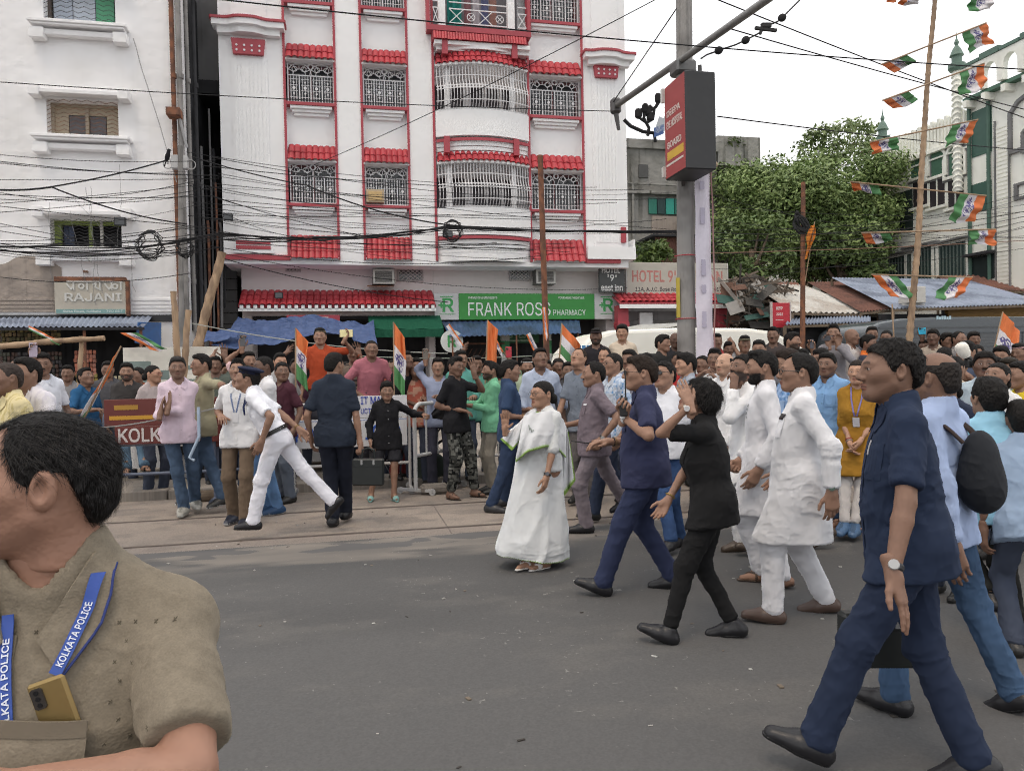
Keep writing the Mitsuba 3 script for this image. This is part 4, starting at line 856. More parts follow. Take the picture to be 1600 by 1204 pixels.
# tarpaulin
k = thing('tarpaulin_awning', 'crumpled shiny blue tarpaulin stretched over a stall below the red tiled awning', 'tarpaulin')
g = []
for i in range(70):
    row = []
    for j in range(34):
        u, v = i / 69, j / 33; t0 = PY(372 + 212 * u, 492 + 10 * u + 4 * math.sin(u * 9), 23.2); t1 = PY(330 + 260 * u, 532 + 10 * math.sin(u * 5 + 1) + (8 if u > .85 else 0), 20.6)
        p = t0 + (t1 - t0) * v; p[2] += -.18 * math.sin(v * np.pi) * (1 - .4 * u) + .34 * (meshkit.fbm(np.array([[u * 13, v * 3.5, 0.3]]), 4)[0] - .5); row.append(p)
    g.append(row)
part(None, sheet(np.array(g), .008), 'tarpaulin', k, smooth=True)
k = thing('tarpaulin_awning', 'small deep blue tarpaulin corner tied beside the leaning wooden pole', 'tarpaulin'); g = []
for i in range(30):
    row = []
    for j in range(14):
        u, v = i / 29, j / 13; t0 = PY(316 + 60 * u, 514 + 4 * math.sin(u * 4), 21.8); t1 = PY(318 + 52 * u, 535 - 8 * u, 20.6); p = t0 + (t1 - t0) * v; p[2] += .14 * (meshkit.fbm(np.array([[u * 6, v * 4, 7.3]]), 3)[0] - .5); row.append(p)
    g.append(row)
part(None, sheet(np.array(g), .008), 'tarpaulin', k, smooth=True)
# corrugated sheets
def corrugated(p00, p01, p10, p11, n, amp=.018, th=.004, seed=0, m=2):
    """p00-p01 along the ridges' crossing direction (u), p10-p11 the lower edge"""
    p00, p01, p10, p11 = (np.asarray(q, float) for q in (p00, p01, p10, p11)); nn = unit(np.cross(p01 - p00, p10 - p00)); nn = nn if nn[2] > 0 else -nn
    us = np.linspace(0, 1, n * 4 + 1); vs = np.linspace(0, 1, m)
    g = np.array([[(p00 + (p01 - p00) * u) * (1 - v) + (p10 + (p11 - p10) * u) * v + nn * amp * math.sin(u * n * 2 * np.pi) for v in vs] for u in us]); return sheet(g, th)
k = thing('corrugated_awning', 'faded blue corrugated awning under the green pharmacy sign', 'awning')
a, b = PY(690, 502, 24.0), PY(905, 500, 24.0); c, d = PY(703, 526, 22.4), PY(908, 520, 22.4)
part('roof_sheet', corrugated(a, b, c, d, 26), 'corrugated_deep_blue', k); part('support', cat([rod(c + (d - c) * t + np.array([0, .05, 0]), (c + (d - c) * t)[:2].tolist() + [.12], .025) for t in (.02, .5, .98)]), 'rust', k)
# pharmacy sign
k = thing('pharmacy_sign', 'long green pharmacy signboard with white lettering and pale grey end panels', 'sign')
a, b, c, d = PY(679, 499, 23.9), PY(964, 459, 23.9), PY(717, 0, 23.9)[0], PY(928, 0, 23.9)[0]
_xs = [a[0], PY(717, 480, 23.9)[0], PY(929, 480, 23.9)[0], b[0]]; z0, z1 = (a[2] + PY(964, 499, 23.9)[2]) / 2, (PY(679, 458, 23.9)[2] + b[2]) / 2
for i, col in enumerate(((.50, .52, .52), (.045, .26, .055), (.50, .52, .52))): part('end_panel' if i != 1 else 'centre_panel', cbx(_xs[i] + .003, _xs[i + 1] - .003, 23.9, 24.05, z0, z1, .012), 'paint', k, color=col)
H = z1 - z0
each('lettering', [onwall(txt('FRANK ROSS', H * .50, .006, width=(_xs[2] - _xs[1]) * .60), _xs[1] + .30, 23.9, z0 + .13), onwall(txt('PHARMACY', H * .22, .006, width=(_xs[2] - _xs[1]) * .245), _xs[1] + .30 + (_xs[2] - _xs[1]) * .62, 23.9, z0 + .13), onwall(txt('CHEMISTS & DRUGGISTS', H * .08, .005, True, width=.95), _xs[1] + .30, 23.9, z1 - .17), onwall(txt('YOUR HEALTH IS CARE', H * .08, .005, True, width=.9), _xs[2] - 1.25, 23.9, z1 - .17)], 'paint', k, color=(.72, .74, .72))
for x0 in (_xs[0] + .16, _xs[2] + .2):
    part('emblem', cat([onwall(txt('R', .42, .006, True, width=.36), x0 + .1, 23.9, z0 + .26), onwall(bx(0, .18, .08, .13, 0, .006), x0 - .03, 23.9, z0 + .36), onwall(bx(.065, .115, .015, .195, 0, .006), x0 - .03, 23.9, z0 + .36), onwall(bx(0, .5, 0, .02, 0, .006), x0, 23.9, z0 + .17), onwall(bx(0, .42, 0, .03, 0, .006), x0 + .02, 23.9, z0 + .72)]), 'paint', k, color=(.05, .30, .09))
k = thing('lab_test_sign', 'dark green lab test shop sign below the blue corrugated awning', 'sign')
a, b = PY(779, 536, 24.1), PY(842, 515, 24.1); part('board', cbx(a[0], b[0], 24.1, 24.16, a[2], b[2]), 'paint', k, color=(.035, .12, .06)); each('lettering', [onwall(txt('LAB TEST', .2, .005, True, width=.95), a[0] + .1, 24.1, a[2] + .17), onwall(bx(0, .8, 0, .035, 0, .005), a[0] + .2, 24.1, a[2] + .06)], 'paint', k, color=(.36, .48, .38))
k = thing('shop_pillar', 'green and white striped shop pillar left of the lab test sign', 'pillar')
for i in range(7): part('stripe_block', bx(5.02 - .12, 5.02 + .14, 23.9, 24.1, .12 + .42 * i, .12 + .42 * (i + 1) - .004), 'paint', k, color=(.05, .25, .1) if i % 2 else (.55, .57, .55))
k = thing('shop_pillar', 'green and white striped shop pillar right of the lab test sign', 'pillar')
for i in range(7): part('stripe_block', bx(6.32, 6.56, 23.9, 24.1, .12 + .42 * i, .12 + .42 * (i + 1) - .004), 'paint', k, color=(.05, .25, .1) if i % 2 else (.55, .57, .55))
k = thing('round_sign', 'small round white sign with a green mark hanging left of the pharmacy entrance', 'sign'); c = PY(706, 533, 22.6)
part('disc', place(trimesh.creation.cylinder(radius=.34, height=.06, sections=28), c, (1, 0, 0), (0, 0, 1), (0, -1, 0)), 'paint', k, color=(.55, .57, .55)); part('mark', onwall(txt('R', .34, .006, True), c[0] - .13, c[1] - .03, c[2] - .17), 'paint', k, color=(.05, .30, .09))
k = thing('collapsible_gate', 'rusty steel lattice shutter gate across the shop front below the pharmacy sign', 'gate')
part('lattice', cat([bar((x, 23.7, .12), (x, 23.7, 2.55), .03) for x in np.arange(3.1, 4.95, .16)] + [bar((x, 23.7, .2 + .55 * j), (x + .32, 23.7, .75 + .55 * j), .018) for x in np.arange(3.1, 4.6, .16) for j in range(4)] + [bar((3.05, 23.7, z), (4.95, 23.7, z), .05) for z in (.2, 1.4, 2.55)]), 'rust', k)
k = thing('collapsible_gate', 'dark steel lattice gate across the stall front below the blue tarpaulin', 'gate')
part('lattice', cat([bar((x, 23.4, .12), (x, 23.4, 2.9), .03) for x in np.arange(-3.0, 2.6, .17)] + [bar((-3, 23.4, z), (2.6, 23.4, z), .05) for z in (.25, 1.5, 2.8)]), 'matte', k, color=(.03, .03, .032))
# ------------------------------------------------------------------ white building on the left
YL = 21.7
LB = thing('plain_building', 'plain weathered white building with three barred windows under concrete hoods', 'building')
def lw(x0, x1, z0, z1, y0=0, y1=6): return bx(x0, x1, YL + y0, YL + y1, z0, z1)
wz = [(5.08, 5.84, 5), (7.95, 8.92, 8), (10.85, 11.95, 11)]
XL0, XL1, wx0, wx1 = -16, -4.29, -7.42, -5.72
ms = [lw(XL0, wx0, 3.35, 15.5), lw(wx1, XL1, 3.35, 15.5), lw(XL0, -9.4, 0, 3.35), lw(-5.2, XL1, 0, 3.35), lw(-9.4, -5.2, 0, 3.35, 2.2)]
z = 3.35
for a, b, _ in wz: ms.append(lw(wx0, wx1, z, a)); z = b
ms.append(lw(wx0, wx1, z, 15.5)); ms.append(lw(wx0, wx1, 3.35, 15.5, .9, 6))
part('wall', cat(ms), 'cream_wall', LB)
part('bare_plaster_patch', sheet(np.array([[(x, YL - .012, 3.45), (x, YL - .012, 4.62 + .25 * meshkit.noise(np.array([[x * 2.1, 0, 0]]))[0] - max(0, (x + 7.6) * .6))] for x in np.linspace(-9.6, -7.18, 40)]), .02), 'brown_plaster', LB)
for i in range(4): part('ledge_line', bx(-9.6, -7.2, YL - .05, YL, 3.42 + .1 * i, 3.47 + .1 * i), 'brown_plaster', LB); part('ledge_line', bx(-5.62, XL1, YL - .05, YL, 3.42 + .1 * i, 3.47 + .1 * i), 'cream_wall', LB)
for i, (a, b, _) in enumerate(wz):
    part('window_hood', cat([cbx(wx0 - .28, wx1 + .32, YL - .32, YL, b + .06, b + .16), cbx(wx0 - .3, wx0 - .05, YL - .36, YL, b - .02, b + .24), cbx(wx1 + .08, wx1 + .34, YL - .36, YL, b - .02, b + .24)]), 'cream_wall', LB)
    part('window_sill', cat([cbx(wx0 - .28, wx1 + .34, YL - .38, YL, a - .1, a - .02), cbx(wx0 - .2, wx1 + .28, YL - .34, YL, a - .16, a - .1), cbx(wx0 - .24, wx1 + .3, YL - .22, YL, a - .36, a - .22), cbx(wx0 - .26, wx0 + .08, YL - .3, YL, a - .48, a - .22), cbx(wx1 + .0, wx1 + .32, YL - .3, YL, a - .48, a - .22)]), 'cream_wall', LB)
    fr = [(.20, .17, .13), (.34, .29, .22), (.10, .08, .07)][i] if i else (.2, .26, .06)
    w = part('window', cat([lw(wx0, wx0 + .16 if i == 0 else wx0 + .08, a, b, .3, .4), lw(wx1 - .08, wx1, a, b, .3, .4), lw(wx0 + .08, wx1 - .08, b - (.1 if i == 0 else .08), b, .3, .4), lw(wx0 + .08, wx1 - .08, a, a + .05, .3, .4)] + ([lw(-6.6, -6.52, a + .05, b - .08, .3, .4)] if i < 2 else [])), 'paint', LB, color=fr)
    if i == 1:
        for x0, x1 in ((wx0 + .42, -6.62), (-6.5, wx1 - .4)): part('pane', lw(x0, x1, a + .06, b - .3, .36, .38), 'paint', w, color=(.11, .10, .11))
        part('side_panel', cat([lw(wx0 + .08, wx0 + .40, a, b, .37, .39), lw(wx1 - .38, wx1 - .08, a, b, .37, .39), lw(wx0 + .4, wx1 - .38, b - .28, b, .37, .39)]), 'paint', w, color=(.40, .34, .25))
    elif i == 2:
        for x0, x1, col in ((wx0 + .12, -6.85, (.42, .47, .55)), (-6.83, -6.3, (.50, .55, .62)), (-6.28, wx1 - .12, (.10, .36, .20))): part('pane', lw(x0, x1, a + .05, b - .08, .36, .38), 'paint', w, color=col)
    else:
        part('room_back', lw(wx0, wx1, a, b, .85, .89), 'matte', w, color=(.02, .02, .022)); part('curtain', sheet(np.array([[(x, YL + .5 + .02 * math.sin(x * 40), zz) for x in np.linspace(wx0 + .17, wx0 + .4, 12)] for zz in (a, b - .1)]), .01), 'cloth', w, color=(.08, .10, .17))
        part('post', lw(-6.32, -6.25, a, b, .28, .36), 'paint', w, color=(.5, .48, .45))
    g = []
    for q in range(9): 
        zz = a + .05 + (b - a - .1) * q / 8; xs = np.linspace(wx0, wx1, 13); g.append(tube([(x, YL + .02 - .12 * math.sin((x - wx0) / (wx1 - wx0) * np.pi), zz + (.03 if k % 2 else -.03)) for k, x in enumerate(xs)], .008, 4))
    for x in np.linspace(wx0 + .02, wx1 - .02, 6): g.append(bar((x, YL + .02 - .12 * math.sin((x - wx0) / (wx1 - wx0) * np.pi), a), (x, YL + .02 - .12 * math.sin((x - wx0) / (wx1 - wx0) * np.pi), b), .018))
    part('grille', cat(g), 'rust' if i == 1 else 'paint', w, color=None if i == 1 else (.05, .05, .055))
for i, (px, rr, mt, col) in enumerate(((277, .06, 'rust', None), (287, .075, 'pole_concrete', None), (299, .05, 'pole_concrete', None), (310, .045, 'dark_wall', None))):
    x = PY(px, 240, YL + .1 + .25 * max(i - 1, 0))[0]; part('drain_pipe', cat([rod((x, YL - .08 + .3 * max(i - 1, 0), 2.9), (x - .03, YL - .08 + .3 * max(i - 1, 0), 15), rr, None, 10)] + [rod((x, YL - .08 + .3 * max(i - 1, 0), zz), (x, YL - .08 + .3 * max(i - 1, 0), zz + .12), rr + .015, None, 10) for zz in (4.2, 6.9, 9.6, 12.3)]), mt, LB)
# sign of the shop
k = thing('shop_sign', 'weathered cream shop signboard with raised white lettering under the lowest window on the left', 'sign')
a, b = PY(86, 491, YL - .25), PY(196, 440, YL - .25); part('board', cbx(a[0], b[0], YL - .25, YL - .12, a[2], b[2]), 'paint', k, color=(.40, .37, .31)); part('strip', cbx(a[0] + .03, b[0] - .03, YL - .262, YL - .25, a[2] + .02, a[2] + .13, .004), 'paint', k, color=(.16, .28, .27))
part('strip_text', onwall(txt('Bose Road, Kolkata - 700 017', .055, .003, True, width=1.4), a[0] + .2, YL - .262, a[2] + .05), 'paint', k, color=(.5, .55, .53))
part('lettering', onwall(txt('RAJANI', .20, .03, True, width=1.35), a[0] + .24, YL - .25, a[2] + .34), 'paint', k, color=(.52, .51, .48))
ms = [bx(0, 1.32, .2, .235, 0, .03)]
for x, sh in ((0, 'v'), (.32, 'o'), (.62, 's'), (.9, 'v'), (1.12, 'o')):
    ms.append(bx(x + .14, x + .175, 0, .2, 0, .03)); c = [(x, .16), (x + .1, .02), (x + .14, .1)] if sh == 'v' else [(x + .02 + .06 * math.cos(t), .1 + .06 * math.sin(t)) for t in np.linspace(0, 6, 9)] if sh == 'o' else [(x, .15), (x + .07, .18), (x + .05, .08), (x + .12, .04)]
    ms.append(poly(LineString(c).buffer(.018), .03))
part('lettering', onwall(cat(ms), a[0] + .3, YL - .25, a[2] + .62), 'paint', k, color=(.52, .51, .48))
part('side_frame', cat([cbx(b[0], b[0] + .07, YL - .27, YL - .1, a[2] - .05, b[2] + .05), cbx(a[0], b[0], YL - .27, YL - .1, b[2], b[2] + .12)]), 'rust', k)
# person in the window is built with the crowd
def floodlight(px, py, y, label, w=.28, h=.22):
    k = thing('floodlight', label, 'floodlight'); c = PY(px, py, y); part('housing', cbx(c[0] - w / 2, c[0] + w / 2, y - .12, y - .02, c[2] - h / 2, c[2] + h / 2, .015), 'paint', k, color=(.022, .023, .025)); part('lens', bx(c[0] - w * .4, c[0] + w * .4, y - .127, y - .12, c[2] - h * .4, c[2] + h * .4), 'gloss', k, color=(.05, .055, .06)); part('bracket', bar((c[0], y - .05, c[2] + h / 2), (c[0], y + .12, c[2] + h / 2 + .05), .03), 'paint', k, color=(.03, .03, .03))
floodlight(189, 347, YL - .36, 'small black floodlight on the hood of the lowest barred window at left'); floodlight(357, 340, 22.9, 'small black floodlight beside the fluted pilaster at the alley corner', .26, .2); floodlight(436, 462, 23.6, 'black floodlight standing on the long red tiled awning', .24, .18); floodlight(699, 366, 22.85, 'black twin floodlight under the cable coil on the lower curved balcony', .3, .2)
k = thing('junction_box', 'pale grey cable junction box with loops on the utility pole at left', 'box'); c = PY(281, 254, 21.0); part('case', cbx(c[0] - .2, c[0] + .2, 20.9, 21.1, c[2] - .17, c[2] + .17), 'paint', k, color=(.42, .42, .42))
for s in (-.28, .28): part('cable_loop', tube([(c[0] + s + .11 * math.cos(t), 20.95, c[2] - .06 + .12 * math.sin(t)) for t in np.linspace(0, 6.28, 17)], .014, 6), 'paint', k, color=(.3, .3, .3))
k = thing('street_light', 'old box shaped lamp fitting beside the drain pipes of the white building', 'lamp'); c = PY(273, 177, 21.3); part('housing', cbx(c[0] - .18, c[0] + .16, 21.1, 21.5, c[2] - .1, c[2] + .1), 'rust', k); part('arm', rod((c[0] + .1, 21.4, c[2] - .1), (c[0] + .22, 21.6, c[2] - .8), .035), 'paint', k, color=(.4, .4, .4))
# shop under the corrugated awning
k = thing('corrugated_awning', 'faded blue corrugated awning over the dark shop below the cream signboard', 'awning')
a, b, c, d = PY(-60, 497, YL - .05), PY(238, 494, YL - .05), PY(-60, 511, 19.7), PY(225, 510, 19.7)
part('roof_sheet', corrugated(a, b, c, d, 34, .022), 'corrugated_blue', k); part('edge_beam', bar(c - (0, 0, .05), d - (0, 0, .05), .06), 'matte', k, color=(.03, .03, .035)); part('post', cat([rod((x, 19.8, .12), (x, 19.8, c[2] - .06), .035) for x in (-8.3, -6.1, d[0] - .1)]), 'rust', k)
k = thing('blue_side_panel', 'blue plastic sheet hung at the right end of the corrugated shop awning', 'panel'); a, b = PY(216, 536, 20.2), PY(238, 500, 20.6); part(None, sheet(np.array([[(a[0], 19.9, a[2]), (a[0] + .1, 19.85, b[2] - .1)], [(b[0], 21.4, a[2] - .1), (b[0], 21.5, b[2])]]), .02), 'paint', k, color=(.05, .14, .36))
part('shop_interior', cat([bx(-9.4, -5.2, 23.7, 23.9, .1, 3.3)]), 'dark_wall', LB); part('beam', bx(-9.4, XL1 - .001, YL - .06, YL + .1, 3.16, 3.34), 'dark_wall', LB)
k = thing('shop_goods', 'rows of small snack packets hanging in strips in the dark shop', 'goods', kind='stuff'); ms, cs = [], []
for x0, x1, z0, z1, pal, y in ((-6.72, -6.28, 1.75, 2.35, ((.45, .16, .10), (.5, .22, .16)), 21.0), (-6.7, -6.2, 1.15, 1.74, ((.42, .30, .07), (.30, .22, .07), (.5, .4, .12)), 21.0), (-8.6, -7.1, 2.55, 2.95, ((.22, .18, .07), (.12, .11, .05), (.28, .2, .1)), 21.2), (-5.9, -5.4, 1.2, 1.7, ((.3, .32, .12), (.5, .45, .3)), 21.3), (-8.9, -7.2, 1.3, 2.4, ((.05, .045, .05), (.09, .05, .04), (.06, .06, .045)), 21.6)):
    for x in np.arange(x0, x1, .085):
        for z in np.arange(z0, z1, .11):
            m = cbx(x, x + .075, y, y + .03, z, z + .1, .012); m.apply_translation((0, rnd.normal(0, .02), rnd.normal(0, .006))); ms.append(m); cs.append(np.tile(np.array(pal[rnd.integers(len(pal))]) * (.6 + .7 * rnd.random()), (len(m.vertices), 1)))
part(None, cat(ms), 'paint', k, color=np.vstack(cs))
k = thing('notice_board', 'torn pale poster board leaning behind the bearded man at the barricade', 'board')
a, b = PY(196, 690, 15.5), PY(345, 541, 15.5); g = np.array([[(x, 15.5 + .02 * math.sin(x * 7 + z * 5), z) for z in np.linspace(.2, b[2], 24)] for x in np.linspace(a[0], b[0], 44)]); m = sheet(g, .02); v = np.asarray(m.vertices)
cc = np.tile([.50, .485, .44], (len(v), 1)) * (.8 + .35 * vnoise(v, 5))[:, None]; w = (v[:, 2] < 1.9) & (v[:, 2] > 1.5) & (vnoise(v * (1.2, 1, 3), 2.2, 4) > .62); cc[w] = (.16, .20, .19); part(None, m, 'matte', k, color=cc, smooth=False)
# ------------------------------------------------------------------ the alley between the buildings
k = thing('narrow_building', 'dark narrow building at the back of the alley with hanging pipes', 'building')
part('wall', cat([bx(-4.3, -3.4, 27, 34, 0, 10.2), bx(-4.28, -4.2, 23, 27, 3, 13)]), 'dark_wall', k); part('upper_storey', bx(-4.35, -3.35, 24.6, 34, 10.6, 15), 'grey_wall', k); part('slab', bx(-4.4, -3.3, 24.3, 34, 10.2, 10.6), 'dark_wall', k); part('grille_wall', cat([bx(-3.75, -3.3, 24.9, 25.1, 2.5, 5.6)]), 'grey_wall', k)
part('bar', cat([bar((-3.8 + .14 * i, 24.85, 2.5), (-3.8 + .14 * i, 24.85, 5.2), .02) for i in range(4)] + [bar((-3.85, 24.85, 2.6 + .35 * i), (-3.25, 24.85, 2.6 + .35 * i), .02) for i in range(8)]), 'matte', k, color=(.03, .03, .03))
for i in range(9): part('hanging_pipe', tube([(-4.1 + .08 * i + rnd.normal(0, .01), 23.4 + .2 * (i % 3), 9.5 - 1.1 * (i % 4)), (-4.08 + .08 * i, 23.4 + .2 * (i % 3), 6), (-4.05 + .07 * i, 23.3 + .2 * (i % 3), 2.5 + .6 * (i % 3))], .03 + .01 * (i % 2), 6), ('rust', 'grey_wall', 'dark_wall')[i % 3], k)
# ------------------------------------------------------------------ old grey building behind
OB = thing('old_building', 'stained grey concrete building with green shutters behind the pole', 'building')
def ob(x0, x1, z0, z1, y0=36, y1=46): return bx(x0, x1, y0, y1, z0, z1)
part('wall', cat([ob(10, 18.9, 0, 12.75), ob(18.9, 21, 0, 11.5, 37.2)]), 'old_concrete', OB); part('parapet', cat([ob(9.9, 18.95, 12.75, 13.2, 35.85, 36.2), ob(10, 19, 12.75, 12.9, 36.2, 46)]), 'old_concrete', OB); part('water_tank_room', cat([ob(18.98, 21.4, 12.1, 13.62, 36, 40)]), 'old_concrete', OB); part('dark_storey', ob(19.2, 22.5, 8, 12.0, 38, 42), 'dark_wall', OB)
part('floor_ledge', cat([ob(10, 18.95, 10.45, 10.6, 35.7), ob(10, 18.95, 8.0, 8.15, 35.7)]), 'old_concrete', OB)
a, b = PY(1013, 334, 35.95), PY(1066, 311, 35.95); n = 4
for i in range(n):
    x0 = a[0] + (b[0] - a[0]) * i / n; w = part('shutter', bx(x0 + .02, x0 + (b[0] - a[0]) / n - .02, 35.9, 35.99, a[2], b[2]), 'paint', OB, color=((.02, .16, .12), (.015, .045, .045), (.03, .30, .24), (.02, .13, .10))[i])
part('window', ob(PY(1006, 258, 36)[0] - .3, PY(1006, 258, 36)[0] + .2, 11.3, 11.95, 35.93, 35.99), 'paint', OB, color=(.06, .06, .058)); part('patch', ob(PY(1018, 358, 36)[0], PY(1066, 358, 36)[0], PY(1040, 376, 36)[2], PY(1040, 338, 36)[2], 35.94, 35.99), 'brown_plaster', OB); part('pipe', cat([rod((14.2, 35.8, 0), (14.2, 35.8, 12), .07), rod((12, 35.8, 10.95), (19, 35.8, 10.9), .05)]), 'old_concrete', OB)
k = thing('hanging_laundry', 'white cloth hung out to dry below the green shutters', 'laundry'); c = PY(1059, 340, 35.6); part(None, sheet(np.array([[(c[0] + .12 * i, 35.6 + .04 * math.sin(i * 2.5), c[2] - zz) for i in range(6)] for zz in (0, .5, .95)]), .015), 'cloth', k, color=(.5, .5, .53))
k = thing('red_shed', 'dull dark red tin shed wall between the grey building and the hotel board', 'shed'); a, b = PY(1024, 412, 33), PY(1068, 371, 33); part('wall', corrugated((a[0], 33, b[2]), (b[0] + 1, 33, b[2]), (a[0], 33, 1), (b[0] + 1, 33, 1), 16, .03), 'corrugated_rust', k); part('roof', bx(a[0] - .2, b[0] + 1.1, 32.7, 35, b[2], b[2] + .1), 'dark_wall', k)
# ------------------------------------------------------------------ hotel gate and boards
k = thing('hotel_side_sign', 'small dark grey upright hotel sign with white lettering', 'sign'); a, b = PY(937, 457, 23.6), PY(976, 415, 23.6); part('board', cbx(a[0], b[0], 23.6, 23.72, a[2], b[2]), 'paint', k, color=(.06, .065, .065)); W_ = b[0] - a[0]
each('lettering', [onwall(txt('HOTEL', .17, .005, True, width=W_ * .72), a[0] + W_ * .1, 23.6, b[2] - .24), onwall(txt("'9'", .2, .005, True, width=W_ * .35), a[0] + W_ * .32, 23.6, b[2] - .5), onwall(txt('east inn', .19, .005, True, width=W_ * .85), a[0] + W_ * .06, 23.6, a[2] + .07)], 'paint', k, color=(.62, .63, .62))
k = thing('hotel_sign', 'wide pale hotel signboard with faded red lettering behind the concrete pole', 'sign'); a, b = PY(980, 461, 23.8), PY(1136, 414, 23.8); part('board', cbx(a[0], b[0], 23.8, 24.0, a[2], b[2] + .06), 'paint', k, color=(.40, .39, .34)); W_ = b[0] - a[0]; H = b[2] - a[2]
part('lettering', onwall(txt("HOTEL 9'EAST INN", .36, .006, True, width=W_ * .90), a[0] + W_ * .05, 23.8, a[2] + H * .44), 'paint', k, color=(.42, .17, .15)); part('address', onwall(txt("11A, A.J.C. Bose Road, Kolkata - 700 017", .13, .005, True, width=W_ * .86), a[0] + W_ * .08, 23.8, a[2] + H * .13), 'paint', k, color=(.05, .05, .055)); each('frame', [cbx(a[0] - .03, a[0], 23.78, 24, a[2], b[2] + .06, .008), cbx(b[0], b[0] + .03, 23.78, 24, a[2], b[2] + .06, .008)], 'paint', k, color=(.5, .5, .48))
HG = thing('hotel_gate', 'small gateway with red pillars and a sloped red tiled roof under the hotel signboard', 'gate')
a, b = PY(968, 474, 23.2), PY(1149, 474, 23.2); part('roof', sheet(np.array([[(x, 24.0, a[2] + .34), (x, 23.2, a[2])] for x in (a[0], b[0])]), .04), 'red_paint', HG)
_d2 = unit((0, -.8, -.34)); tile_row(HG, lambda u, v: (np.array([u, 24.0, a[2] + .37]) + _d2 * v, np.array([1.0, 0, 0]), _d2), a[0] + .05, b[0] - .05, 20, 3, .095, .30)
part('fascia', bx(a[0], b[0], 23.16, 23.2, a[2] - .16, a[2] - .03), 'white_wall', HG)
for px in (971, 1127): 
    x = PY(px, 500, 23.6)[0]; pk = part('pillar', bx(x - .18, x + .18, 23.42, 23.78, .12, a[2] - .04), 'red_paint', HG)
    for i in range(8): part('pillar_ring', cbx(x - .205, x + .205, 23.39, 23.81, 1.2 + .26 * i, 1.38 + .26 * i, .02), 'red_paint', pk)
part('crossbeam', bx(a[0], b[0], 23.85, 24.1, a[2] - .5, a[2] - .2), 'grey_wall', HG); part('pale_panel', bx(PY(978, 0, 23.5)[0] + .3, PY(978, 0, 23.5)[0] + .75, 23.5, 23.6, a[2] - .7, a[2] - .28), 'paint', HG, color=(.5, .5, .5))
k = thing('hotel_building', 'low grey building behind the hotel gateway', 'building'); part('wall', bx(9.3, 14.2, 26.5, 33, 0, 4.4), 'grey_wall', k); part('roof', bx(9.2, 14.3, 26.3, 33.1, 4.4, 4.52), 'old_concrete', k); part('doorway', bx(10.2, 12.8, 26.4, 26.5, .12, 3.0), 'dark_wall', k)
# ------------------------------------------------------------------ shacks, tin roofs and rubble on the right
def roof(label, px, mat, y0, y1, n, name='tin_roof'):
    """px: pixels of upper left, upper right, lower left, lower right; y0 the plane of the upper edge, y1 of the lower edge"""
    k = thing(name, label, 'roof'); a, b, c, d = PY(*px[0], y0), PY(*px[1], y0), PY(*px[2], y1), PY(*px[3], y1); part('roof_sheet', corrugated(a, b, c, d, n, .03), mat, k)
    ps = []
    for q in (a, b, c, d): ps.append(rod((q[0], q[1], .1), (q[0], q[1], q[2] - .06), .05))
    part('post', cat(ps), 'bark', k); part('beam', cat([bar(a - (0, 0, .06), b - (0, 0, .06), .07), bar(c - (0, 0, .06), d - (0, 0, .06), .07)]), 'bark', k)
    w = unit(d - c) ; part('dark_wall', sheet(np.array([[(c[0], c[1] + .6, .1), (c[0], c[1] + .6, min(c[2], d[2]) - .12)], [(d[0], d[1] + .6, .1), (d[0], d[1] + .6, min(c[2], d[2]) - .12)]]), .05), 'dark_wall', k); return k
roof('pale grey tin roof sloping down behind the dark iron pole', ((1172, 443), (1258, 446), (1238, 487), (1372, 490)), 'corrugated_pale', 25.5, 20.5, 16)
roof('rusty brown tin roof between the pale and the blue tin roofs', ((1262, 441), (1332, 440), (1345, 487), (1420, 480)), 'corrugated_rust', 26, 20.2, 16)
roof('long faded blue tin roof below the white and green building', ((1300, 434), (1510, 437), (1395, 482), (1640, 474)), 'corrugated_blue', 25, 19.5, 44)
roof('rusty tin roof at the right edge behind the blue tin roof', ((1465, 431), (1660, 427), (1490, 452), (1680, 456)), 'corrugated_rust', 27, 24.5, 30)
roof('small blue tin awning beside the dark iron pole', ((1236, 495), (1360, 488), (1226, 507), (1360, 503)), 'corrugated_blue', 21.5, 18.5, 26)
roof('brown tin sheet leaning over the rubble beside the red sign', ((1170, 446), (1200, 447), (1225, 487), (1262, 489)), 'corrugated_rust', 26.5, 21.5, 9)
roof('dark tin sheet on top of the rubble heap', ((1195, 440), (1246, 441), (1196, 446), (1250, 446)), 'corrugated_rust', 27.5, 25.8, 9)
k = thing('ochre_wall', 'ochre painted shack wall under the long blue tin roof', 'wall'); a = PY(1482, 487, 20); part(None, bx(a[0], a[0] + 6, 20, 20.15, .1, PY(1482, 474, 20)[2]), 'paint', k, color=(.24, .13, .03))
k = thing('rubble_heap', 'heap of broken timber, sticks and torn tin sheets beside the hotel gateway', 'rubble', kind='stuff'); ms = []; cs = []
for i in range(230):
    px, py = rnd.uniform(1136, 1232), rnd.uniform(432, 512); 
    if py < 432 + abs(px - 1170) * .35 - 5: continue
    c = PY(px, py, rnd.uniform(22.5, 25)); L = rnd.uniform(.3, 1.3); d = unit((rnd.normal(), rnd.normal() * .5, rnd.normal() * .35)); t = rnd.uniform(.015, .05)
    m = bar(c - d * L / 2, c + d * L / 2, t, t * rnd.uniform(.5, 2.5)); ms.append(m); cs.append(np.tile(np.array(((.09, .075, .06), (.16, .13, .105), (.05, .045, .04), (.22, .2, .18))[rnd.integers(4)]) * rnd.uniform(.7, 1.2), (len(m.vertices), 1)))
